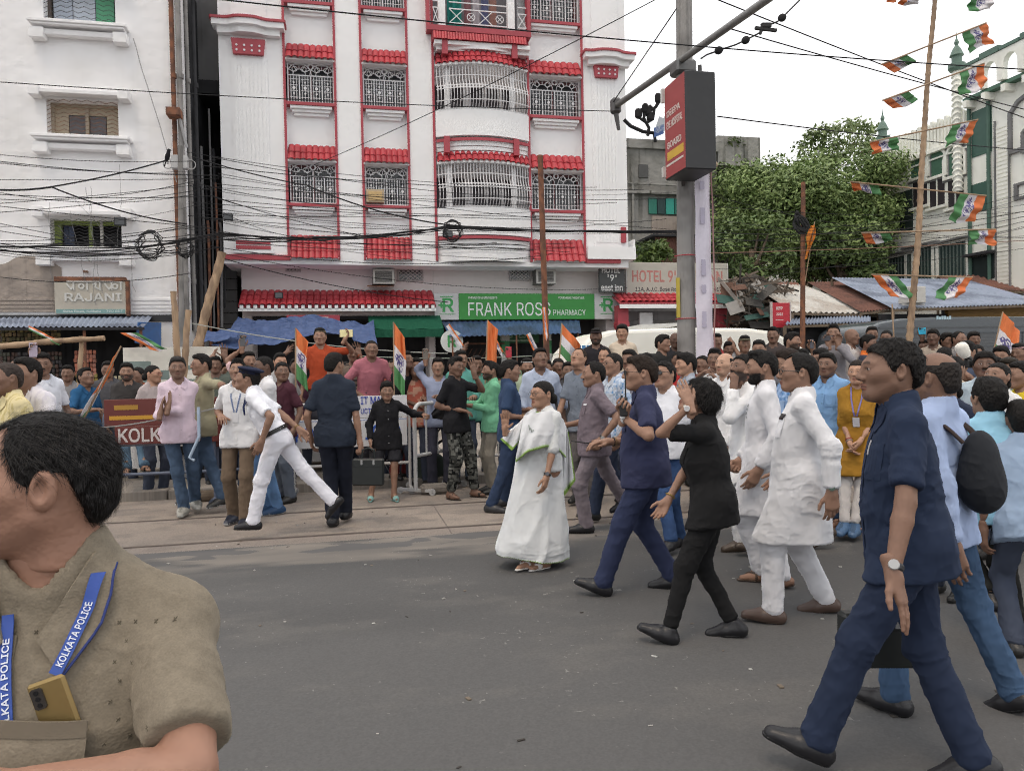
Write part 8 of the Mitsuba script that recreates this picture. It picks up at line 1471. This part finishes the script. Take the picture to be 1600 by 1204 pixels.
person('filmer_left', (388, 549), 10.2, 20, label='grinning man holding a phone up above the man in the white shirt', lod='far', skin='m', hair='short', top=(.5, .35, .36), sleeve='short', armR=('px', 378, 545, -.1), handR='hold', hdR=(0, 0, 1), palmR=(0, 1, 0), stubble=.6, extra=[phone(1, 'dark phone held up in front of the blue tarpaulin', (.10, .10, .11))])
person('face_left', (437, 551), 10.6, 8, label='man peering out behind the dark man in the white shirt, near the flag', lod='far', skin='l', hair='short', top=(.3, .3, .3), look=(10, 0))
person('hair_left', (440, 566), 9.8, -50, label='young man with tousled hair in a maroon shirt looking back beside the officer', lod='mid', skin='d', hair='curly', top=(.06, .02, .03), look=(60, 4), bottom=(.1, .12, .15), armR='bend')
person('beard_barrier', (198, 567), 10.75, 12, label='bearded man in a charcoal tee resting his forearms on the police barricade', lod='mid', skin='m', hair='short', beard=True, top=(.045, .042, .042), topk='tee', bottom=(.09, .15, .22), botk='jeans', look=(-18, 0), armR=('px', 208, 628, -.22), armL=('px', 232, 612, -.30), handL='fist', pole=((-1, 0, -.6), (.6, -.2, -.6)), ground=0, legs=(('g', 236, 790, 0, -14), ('g', 205, 792, 0, 14)), shoek='sandal', shoes=(.03, .025, .022))
person('blue_looking', (130, 576), 10.6, 40, label='man in a deep blue shirt looking down at the left barricade', lod='mid', skin='d', hair='short', top=(.02, .085, .19), look=(0, 16), bottom=(.05, .07, .12), armR='bend')
person('filmer_far_left', (66, 551), 8.6, 20, label='moustached man in a white shirt holding a pink phone up in front of the shop', lod='mid', skin='d', hair='short', top=(.60, .62, .68), beard='m', armR=('px', 54, 562, -.12), handR='hold', hdR=(.2, 0, 1), palmR=(0, 1, 0), look=(-20, -4), extra=[phone(1, 'pale pink phone held up in front of the snack shop', (.42, .36, .44), None, (.08, .16))])
person('white_back', (44, 560), 6.2, -55, label='man in a white striped shirt turning his back behind the foreground man', lod='mid', skin='m', hair='short', top=(.66, .64, .67), sleeve='long', bottom=(.1, .1, .1), look=(-4, 6), g=1.08, nolegs=False, lean=8, pattern=('vstripe', (.58, .56, .62), .03, .4), armL='bend', armR='bend')
person('yellow_back', (12, 567), 5.9, -70, label='man in a pale yellow striped shirt at the left edge', lod='mid', skin='d', hair='crop', hairc=(.04, .03, .026), top=(.60, .52, .30), sleeve='long', bottom=(.1, .1, .1), look=(0, 4), g=1.1, lean=6, pattern=('vstripe', (.5, .42, .2), .04, .3))
person('glasses_woman', (238, 570), 10.4, 30, label='young person with glasses and hair tied back behind the man in the pink shirt', lod='far', skin='l', hair='bun', fem=True, top=(.35, .3, .3), look=(30, 0), extra=[glasses((.2, .03, .03))], armL='out')
person('hidden_left', (168, 564), 11.6, 0, label='dark haired person half hidden behind the bearded man and the tricolour', lod='far', skin='d', hair='short', top=(.08, .08, .09))
person('wave_left', (336, 556), 10.9, 0, label='person waving an open hand behind the man in the olive shirt', lod='far', skin='d', hair='short', top=(.1, .12, .1), armL=('px', 352, 560, -.05), handL='open', hdL=(.1, 0, 1), palmL=(0, 1, 0))
person('skullcap', (823, 560), 11.2, 8, label='bearded man in a white skull cap behind the navy shirt', lod='far', skin='m', hair='short', beard=True, top=(.35, .42, .30), extra=[cap((.68, .68, .68), False, 'skull')])
person('redphone', (794, 566), 11.3, 0, label='person behind the navy shirt holding up a red phone', lod='far', skin='m', hair='short', top=(.2, .3, .2), armL=('px', 796, 561, -.05), handL='hold', hdL=(.1, 0, 1), palmL=(0, 1, 0), extra=[phone(0, 'red phone held up below the lab test sign', (.45, .03, .05), None, (.09, .16))])
person('dark_a', (853, 562), 11.0, -8, label='dark haired man right behind the tall man in the light blue shirt', lod='far', skin='d', hair='short', top=(.05, .05, .06)); person('dark_b', (872, 560), 11.2, 10, label='young man in a black tee below the tricolour left of the van', lod='far', skin='d', hair='curly', top=(.02, .02, .025))
person('blackcap', (931, 513), 11.9, -4, label='bearded man in a black cap and black tee standing in front of the van', lod='far', skin='d', hair='short', beard=True, top=(.022, .02, .024), topk='tee', collar=False, ground=.12, extra=[cap((.03, .022, .025))])
person('creamshirt', (972, 507), 11.9, -6, label='smiling man in a cream shirt standing tall in front of the van', lod='far', skin='l', hair='thick', top=(.58, .50, .40), sleeve='short', ground=.12, extra=None)
person('forehead', (945, 543), 10.9, -20, label='man with a high forehead just below the black cap', lod='far', skin='l', hair='recede', top=(.3, .3, .33))
person('whiteblue', (959, 551), 8.3, -60, label='man with glasses in a white and blue patterned shirt behind the radio', lod='mid', skin='m', hair='crop', top=(.5, .55, .62), pattern=('check', (.12, .25, .45), .05, .3), look=(0, 4), extra=[glasses()], legs='walkL', bottom=(.03, .04, .07))
person('mauve_back', (984, 546), 9.3, -30, label='man peering between the radio and the navy safari shirt', lod='far', skin='d', hair='short', top=(.2, .2, .25), legs='stand')
person('darkyouth', (1035, 523), 11.4, 60, label='young man in a black graphic tee looking right, left of the concrete pole', lod='far', skin='m', hair='thick', top=(.022, .022, .022), topk='tee', collar=False, ground=.12, pattern=('graphic', (.3, .26, .08), -.02, .1, .2, .34)); person('baldleft', (1055, 519), 12.1, 10, label='dark bald man just left of the concrete pole', lod='far', skin='k', hair=None, top=(.03, .03, .035), ground=.12)
person('youth_grey', (1072, 552), 8.7, -70, label='young man in a blue grey shirt looking left in front of the concrete pole', lod='mid', skin='l', hair='thick', top=(.30, .34, .40), sleeve='short', look=(4, 0), legs='walkL', bottom=(.03, .035, .05)); person('redlady', (1060, 548), 10.6, 0, label='woman in red in front of the base of the concrete pole', lod='far', skin='d', fem=True, hair='bun', top=(.35, .03, .03))
person('behindbanner', (1119, 521), 12.2, 20, label='man half hidden behind the white paper banner', lod='far', skin='m', hair='short', top=(.35, .06, .06), ground=.12); person('dark_c', (1140, 533), 11.6, 0, label='smiling dark man right of the paper banner', lod='far', skin='d', hair='thick', top=(.08, .08, .08), ground=.12)
person('capman', (1163, 524), 11.5, 10, label='man in an olive cap with his hand raised beside his face', lod='far', skin='m', hair='short', top=(.35, .35, .36), ground=.12, extra=[cap((.13, .12, .08))], armR=('px', 1153, 552, -.1), handR='fist')
person('partly_a', (1186, 531), 10.2, -10, label='man with neat dark hair behind the two bearded men', lod='far', skin='m', hair='short', top=(.2, .2, .22)); person('mohawk', (1208, 511), 11.9, -10, label='young man with a tall quiff in a dark shirt in front of the van bonnet', lod='far', skin='d', hair='quiff', beard='m', top=(.06, .05, .05), ground=.12)
person('armup', (1237, 519), 10.9, 70, label='bearded man in a dark shirt stretching his arm up with a phone', lod='mid', skin='m', hair='short', beard=True, top=(.06, .10, .06), armL=('px', 1270, 548, -.1), handL='hold', hdL=(.3, 0, 1), look=(-5, 0), pole=((0, 0, -1), None), extra=[phone(0, 'phone held up at the end of the outstretched arm', (.10, .10, .12), None, (.05, .13))])
person('twohands', (1302, 507), 11.3, -2, label='man in a grey top holding a phone with both hands before his face', lod='mid', skin='m', hair='quiff', top=(.21, .20, .22), topk='tee', collar=False, sleeve='long', armL=('px', 1309, 540, -.28), armR=('px', 1295, 540, -.28), handL='hold', handR='hold', hdL=(-.2, 0, 1), hdR=(.2, 0, 1), palmL=(0, 1, 0), palmR=(0, 1, 0), ground=.12, pole=((-.8, .2, -1), (.8, .2, -1)), extra=[phone(1, 'phone held in both hands by the man in the grey top', (.06, .06, .07), None, (.15, .075))])
person('baldright', (1330, 513), 11.7, 60, label='bald dark man in a white shirt looking right below the tin roofs', lod='far', skin='d', hair=None, top=(.48, .46, .45), ground=.12, armL=('px', 1362, 563, -.1))
person('glasses_young', (1283, 545), 9.4, -30, label='young man with glasses and a thin beard between the kurta and the light blue shirt', lod='mid', skin='m', hair='thick', stubble=.7, top=(.10, .08, .07), extra=[glasses()], look=(-10, 0), legs='stand')
person('lightblue_right', (1293, 552), 7.7, -25, label='broad man in a sky blue shirt and jeans standing behind the white kurta', lod='mid', skin='d', hair='short', top=(.20, .36, .60), bottom=(.03, .055, .10), botk='jeans', g=1.08, look=(6, 4), armL='hang', armR='front', legs=(('g', 1312, 836, 0, -4), ('g', 1290, 832, 0, 10)), shoek='sandal', shoes=(.08, .04, .025), stubble=.3, extra=[patch('pocket', -.12, -.03, .24, .35, (.19, .34, .57), (6, 6), .004)])
person('mustard', (1340, 563), 7.3, -8, label='smiling woman in a mustard kurta with a lanyard and white leggings', lod='mid', skin='l', fem=True, hair='bun', hairc=(.02, .014, .012), top=(.30, .155, .022), topk='kurti', sleeve='half', bottom=(.55, .52, .50), botk='leggings', collar=False, hem=-.34, look=(-6, 2), armL=('px', 1343, 690, -.2), armR=('px', 1328, 692, -.15), legs=(('g', 1334, 842, 0, -4), ('g', 1318, 842, 0, 8)), shoes=(.06, .12, .22), shoek='sneaker', extra=[lanyard((.16, .14, .32)), bangle(1, (.6, .55, .5), .02), bangle(1, (.45, .1, .1), .04)])
person('redkurta', (1366, 572), 7.4, -8, label='woman in a red kurta with an id card behind the heavy man', lod='mid', skin='l', fem=True, hair='bun', top=(.45, .025, .035), topk='kurti', sleeve='half', collar=False, hem=-.34, bottom=(.4, .03, .04), botk='leggings', armR=('px', 1336, 694, -.2), extra=[lanyard((.10, .10, .12))])
person('checkshirt', (1232, 547), 6.6, -70, label='man with glasses in a blue checked shirt between the two white kurtas', lod='mid', skin='m', hair='thick', hairc=(.022, .014, .011), top=(.32, .45, .66), pattern=('check', (.10, .22, .45), .035, .4), extra=[glasses()], legs='walkL', bottom=(.03, .05, .09), botk='jeans', shoes=BRN); person('folded', (1117, 545), 9.6, -10, label='dark man with a watch resting his forearm behind the bald man', lod='mid', skin='d', hair='quiff', top=(.55, .55, .56), armR=('px', 1092, 588, -.2), armL=('px', 1122, 596, -.3), extra=[watch(0)])
person('face_r1', (1362, 510), 12.2, 10, label='man with short hair in front of the dark bus bonnet', lod='far', skin='d', hair='short', top=(.08, .08, .10), ground=.12); person('face_r2', (1356, 523), 11.6, 70, label='young man in dark blue with orange scarf behind the heavy man', lod='far', skin='d', hair='thick', top=(.05, .055, .08), ground=.12, pattern=('blotch', (.55, .14, .03), 9, .62)); person('face_r3', (1385, 515), 11.9, -10, label='woman with tied hair below the flag pole', lod='far', skin='d', fem=True, hair='bun', top=(.25, .1, .08), ground=.12)
person('pinkphone', (1428, 540), 11.0, 0, label='person behind the flag pole raising a pink phone', lod='far', skin='m', hair='short', top=(.3, .25, .22), armR=('px', 1421, 556, -.1), handR='hold', hdR=(0, 0, 1), palmR=(0, 1, 0), extra=[phone(1, 'pink phone held up beside the bamboo flag pole', (.55, .30, .33), None, (.09, .15))])
person('bluephone', (1458, 514), 11.9, -12, label='smiling man in a beige shirt in front of the bus', lod='far', skin='k', hair='thick', top=(.33, .28, .23), ground=.12); person('bluephone2', (1444, 530), 12.2, -5, label='person hidden behind the crowd holding a bright blue phone high', lod='far', skin='k', hair='short', top=(.05, .05, .06), ground=.12, armL=('px', 1441, 528, -.1), handL='hold', hdL=(0, 0, 1), palmL=(0, 1, 0), extra=[phone(0, 'bright blue phone held high in front of the bus', (.03, .40, .62), None, (.11, .11))])
person('face_r4', (1479, 520), 12.0, 40, label='young man looking right in front of the bus window', lod='far', skin='d', hair='thick', top=(.05, .05, .05), ground=.12); person('face_r5', (1498, 517), 11.8, 45, label='man with thinning hair in a grey checked shirt looking right before the bus', lod='far', skin='d', hair='recede', top=(.16, .15, .15), ground=.12, pattern=('check', (.25, .23, .22), .05, .3)); person('face_r6', (1521, 518), 12.0, 20, label='man with a thick parting in front of the bus lettering', lod='far', skin='d', hair='thick', top=(.07, .08, .09), ground=.12)
person('face_r7', (1527, 538), 10.6, -10, label='man with curly hair just above the moustached man', lod='far', skin='d', hair='curly', top=(.2, .25, .3)); person('face_r8', (1564, 541), 9.4, -10, label='young man with long fringe below the tricolour at right', lod='far', skin='m', hair='thick', top=(.25, .25, .27)); person('pinkscarf', (1594, 536), 9.4, -30, label='person wrapped in a dusty pink cloth at the right edge', lod='far', skin='d', hair='short', top=(.4, .25, .25), extra=[cap((.38, .24, .24), False, 'skull')])
person('headback', (1475, 543), 9.2, 160, label='man seen from behind with neat hair in a dark blue shirt', lod='mid', skin='m', hair='short', top=(.04, .07, .13)); person('stripeback', (1490, 558), 7.4, 150, label='balding man seen from behind in a cream and brown striped shirt', lod='mid', skin='m', hair='recede', top=(.52, .48, .40), pattern=('vstripe', (.30, .24, .18), .04, .3))
person('camera_man', (1511, 533), 8.4, -40, label='man hidden behind a big camera with a white flash diffuser', lod='far', skin='m', hair='short', top=(.07, .09, .14), armR=('px', 1503, 588, -.25), armL=('px', 1516, 590, -.25), handR='grip', handL='grip')
k = thing('camera', 'black camera with a large white flash diffuser raised above the crowd', 'camera'); c = P(1517, 568, 8.0); part('body', cbx(c[0] - .06, c[0] + .06, c[1] - .03, c[1] + .05, c[2] - .045, c[2] + .045, .012), 'leather', k, color=(.015, .015, .016)); part('lens', rod(c + (0, -.03, 0), c + (-.02, -.13, -.005), .036, .04, 16), 'gloss', k, color=(.012, .012, .013)); f0, f1 = P(1510, 558, 8.0), P(1500, 538, 8.0); part('flash_head', rod(c + (0, 0, .045), f0, .03, .035), 'leather', k, color=(.02, .02, .02)); part('diffuser', tube([f0, f0 + (f1 - f0) * .3, f0 + (f1 - f0) * .8, f1, f1 + (f1 - f0) * .12], [.04, .062, .068, .055, .02], 14), 'paint', k, color=(.70, .68, .62), smooth=50)
person('moustache_r', (1539, 552), 6.9, -5, label='dark man with a thick moustache facing the camera in a pale blue shirt', lod='mid', skin='k', hair='thick', beard='m', top=(.38, .46, .52), look=(4, 10)); person('woman_white', (1562, 568), 6.2, -30, label='woman with tied back hair in a white top behind the cyan shirt', lod='mid', skin='m', fem=True, hair='bun', top=(.6, .6, .6), collar=False, look=(0, 14)); person('tealcheck', (1578, 560), 6.9, -20, label='man in a dark teal checked shirt at the right edge', lod='mid', skin='d', hair='short', hairc=(.03, .025, .02), top=(.05, .13, .14), pattern=('check', (.25, .32, .3), .05, .3)); person('yellow_r', (1597, 566), 6.6, -60, label='person in bright yellow cut by the right edge', lod='far', skin='m', hair='short', top=(.6, .45, .03))
person('woman_navy', (1480, 576), 5.3, -30, label='woman with a red parting mark in a navy top beside the backpack man', lod='mid', skin='m', fem=True, hair='bun', top=(.02, .026, .05), collar=False, look=(-4, 16), roll=8)
person('window_woman', (131, 390), 19.95, 6, label='woman in a pale blouse leaning out of the lowest barred window at left', lod='far', skin='m', fem=True, hair='bun', top=(.45, .46, .48), smax_=.9, h=1.6, nolegs=True, armL='front', armR='front')
for px, py, d, cn, col, wh, hr in ((216, 574, 11.6, 'rust', (.28, .09, .05), 'behind the bearded man at the police barricade', 'curly'), (106, 570, 11.4, 'grey', (.2, .2, .21), 'left of the deep blue shirt', 'short'), (355, 566, 11.2, 'red', (.4, .05, .05), 'behind the raised phone at left', 'thick'), (462, 560, 11.4, 'plum', (.10, .04, .07), 'behind the orange red shirt', 'short'), (540, 566, 11.8, 'ivory', (.5, .47, .38), 'below the waving hand', 'short'), (612, 563, 11.6, 'brick', (.25, .07, .05), 'between the pink tee and the party flag', 'recede'), (744, 556, 11.5, 'sea green', (.12, .35, .28), 'behind the raised open hand', 'short'), (888, 566, 10.3, 'charcoal', (.05, .05, .055), 'below the tricolour near the van', 'short'), (1010, 552, 10.4, 'lilac', (.3, .27, .36), 'left of the young man in blue grey', 'thick'), (1098, 556, 10.8, 'maroon', (.16, .03, .04), 'below the paper banner', 'curly'), (1255, 545, 10.6, 'beige', (.4, .35, .28), 'below the outstretched arm', 'short'), (1402, 534, 10.8, 'steel blue', (.12, .18, .27), 'above the navy shoulder', 'short'), (1550, 560, 8.2, 'olive', (.15, .16, .08), 'beside the moustached man', 'thick')):
    person(f'extra_{px}', (px, py), d, rnd.uniform(-35, 35), label=f'person with dark hair in a {cn} top {wh}', lod='far', skin='dm'[px % 2], hair=hr, top=col, look=(rnd.uniform(-25, 25), rnd.uniform(0, 8)), **({'armR': 'up', 'handR': 'open'} if px in (355, 462, 744) else {}))
# ------------------------------------------------------------------ the man in the foreground
TAUPE = (.175, .145, .105)
def lan(J):
    rb = (.035, .075, .30)
    _, A = ribbon(J, [(-.088, .500), (-.080, .455), (-.060, .40), (-.048, .372)], .0088, 'lanyard', 'silk', rb, .021, 1, 40); _, B = ribbon(J, [(.035, .45), (.028, .39), (.012, .31), (-.002, .25)], .0085, 'lanyard', 'silk', rb, .008, 1, 40)
    for Pp, s0, txt_, h in ((A, .30, 'KOLKATA POLICE', .008), (B, .16, 'KOLKATA POLICE', .008)):
        m = txt(txt_, h, .0004, True); L = m.vertices[:, 0].max(); c = Pp[:, 1]; seg = np.r_[0, np.cumsum(np.linalg.norm(np.diff(c, axis=0), axis=1))]; tot = seg[-1]; v = m.vertices.copy(); want = tot * .62; x = want * (1 - v[:, 0] / L) + tot * s0; t = np.interp(x, seg, np.linspace(0, 1, len(c))) * (len(c) - 1); i = np.clip(t.astype(int), 0, len(c) - 2); f = (t - i)[:, None]
        l, r_ = Pp[:, 0], Pp[:, 2]; wv = (v[:, 1:2] / h - .5) * .55 * 1.0; mid = c[i] * (1 - f) + c[i + 1] * f; lr = (l[i] - r_[i]) * (1 - f) + (l[i + 1] - r_[i + 1]) * f; dirc = c[np.minimum(i + 1, len(c) - 1)] - c[i]; nn = np.cross(dirc, lr); nn /= np.linalg.norm(nn, axis=1, keepdims=True); n_to = np.sign((nn * (EYE - mid)).sum(1, keepdims=True)); sg = 1 if (lr[0] @ (J['R'] @ np.array([1.0, 0, 0]))) else 1
        m.vertices = mid + lr * wv + nn * n_to * (.0022 + v[:, 2:3]); part('lanyard_lettering', m, 'paint', J['key'], color=(.62, .66, .75))
    k = thing('phone', 'gold phone sticking out of the chest pocket of the foreground man', 'phone'); q = trace(J, np.array([-.052]), np.array([.325]), 1, .010)[0]; n = J['R'] @ J['Rt'] @ np.array([.1, 1, .06]); n = unit(n); u = J['R'] @ J['Rt'] @ np.array([.32, -.06, 1]); u = unit(u - n * (u @ n)); r = np.cross(u, n)
    part('body', place(cbx(-.027, .027, -.055, .045, -.0045, .0045, .004), q, r, u, n), 'metal', k, color=(.27, .19, .075)); part('camera_bump', place(cbx(-.022, -.005, .008, .038, .0045, .0068, .003), q, r, u, n), 'gloss', k, color=(.03, .026, .024))
    for i in range(3): part('camera_lens', place(trimesh.creation.cylinder(radius=.0035, height=.002, sections=14), q - r * .0135 + u * (.014 + .009 * i) + n * .0075, r, u, n), 'gloss', k, color=(.006, .006, .008))
    X, Z = np.meshgrid(np.linspace(-.10, .028, 14), np.linspace(.19, .322, 14), indexing='ij'); part('pocket', sheet(trace(J, X, Z + .12 * X, 1, .024), .003), 'polo_knit', J['key']); part('pocket_hem', sheet(trace(J, X[:, -3:], Z[:, -3:] + .12 * X[:, -3:], 1, .027), .002), 'cloth', J['key'], color=(.135, .114, .086)); 
    r_ = np.random.default_rng(5); V = []
    for i in range(14):
        for j in range(20):
            x = -.215 + .028 * i + (.014 if j % 2 else 0) + r_.normal(0, .002); z = -.02 + .026 * j; V.append((x, z))
    V = np.array(V); V = V[(V[:, 1] < .44) & ~((V[:, 0] > -.11) & (V[:, 0] < .04) & (V[:, 1] < .40))]; ms = []
    for s_ in (-1, 1):
        d = .0022; a = trace(J, V[:, 0] - d, V[:, 1] - s_ * d, 1, .0); b = trace(J, V[:, 0] + d, V[:, 1] + s_ * d, 1, .0)
        for p, q2 in zip(a, b):
            if np.linalg.norm(p - q2) < .02: ms.append(bar(p, q2, .0011, .0011))
    part('printed_marks', cat(ms), 'cloth', J['key'], color=(.11, .093, .07), kind='stuff')
    for i, zz in enumerate((.36, .25)): part('button', place(trimesh.creation.cylinder(radius=.0055, height=.003, sections=14), trace(J, np.array([.035]), np.array([zz]), 1, .004)[0], *frame_of(J['R'] @ np.array([0, 1.0, 0]))), 'leather', J['key'], color=(.12, .10, .08))
    X, Z = np.meshgrid(np.linspace(.02, .05, 4), np.linspace(.10, .42, 20), indexing='ij'); part('placket', sheet(trace(J, X, Z, 1, .001), .0025), 'polo_knit', J['key'])
    for A_, B_ in (([(-.012, .415), (-.045, .47), (-.068, .51), (-.078, .53)], [(-.055, .365), (-.098, .425), (-.108, .47), (-.104, .505)]), ([(.035, .415), (.055, .47), (.072, .52)], [(.075, .37), (.108, .425), (.110, .485)])):
        g = []
        for t in np.linspace(0, 1, 12):
            a = [np.interp(t, np.linspace(0, 1, len(A_)), np.array(A_)[:, c]) for c in (0, 1)]; b = [np.interp(t, np.linspace(0, 1, len(B_)), np.array(B_)[:, c]) for c in (0, 1)]; g.append([(a[0] + (b[0] - a[0]) * u, a[1] + (b[1] - a[1]) * u) for u in np.linspace(0, 1, 8)])
        g = np.array(g); part('collar', sheet(trace(J, g[..., 0], g[..., 1], 1, .011), .006), 'polo_knit', J['key'])
        e = trace(J, g[:, -1, 0], g[:, -1, 1], 1, .015); part('collar_stripe', tube(e, .0022, 5), 'cloth', J['key'], color=(.035, .05, .16))
def knitf(p, n, uv):
    a = N_(p.x * 420, p.y * 420, p.z * 420); b = FB(p.x * 60, p.y * 60, p.z * 60, 3); return MIX((.222, .190, .146), (.148, .125, .094), dr.clip(.55 * a + .9 * (b - .35), 0, 1))
principled('polo_knit', mikit.proc(knitf), 0.92, 0.15, bump=lambda p, n, uv: 0.5 * N_(p.x * 500, p.y * 500, p.z * 500) + FB(p.x * 26, p.y * 26, p.z * 20, 2), scale=0.004, sheen=0.4)
FM = person('foreground', (74, 648), 1.18, -22, label='man in a taupe polo shirt with a blue lanyard, cut off in the left foreground', lod='hero', skin=(.275, .15, .105), hair='fore', hairc=(.010, .009, .009), top=TAUPE, topk='polo', sleeve='short', g=1.24, belly=.03, drop=.05, vneck=.085, look=(-74, 2), lean=3, h=1.63, hs=1.0, hem=-.06, nolegs=True, seed=40, res=dict(b=.009, c=.0062, h=.0031, hand=.0045, hair=.0036), stubble=.18,
            armL=('px', -10, 1236, -.26), armR=('px', -160, 1180, .0), handL='relax', pole=((-1.3, .15, -.1), None), collar=True, extra=[lan, strands(5200, .024, .0005, 9, .0013, (0, -.03, .12), 'fore', .0036, mask=lambda p: ~((p[:, 2] > .085) & (p[:, 1] < .0) & (np.abs(p[:, 0]) < .03))), strands(1500, .05, .0005, 12, .0016, (0, .10, .10), 'fore', .0036, mask=lambda p: p[:, 2] > .03)])
_k = FM['key'] + '__shirt'; scene[_k]['bsdf'] = {'type': 'ref', 'id': 'polo_knit'}
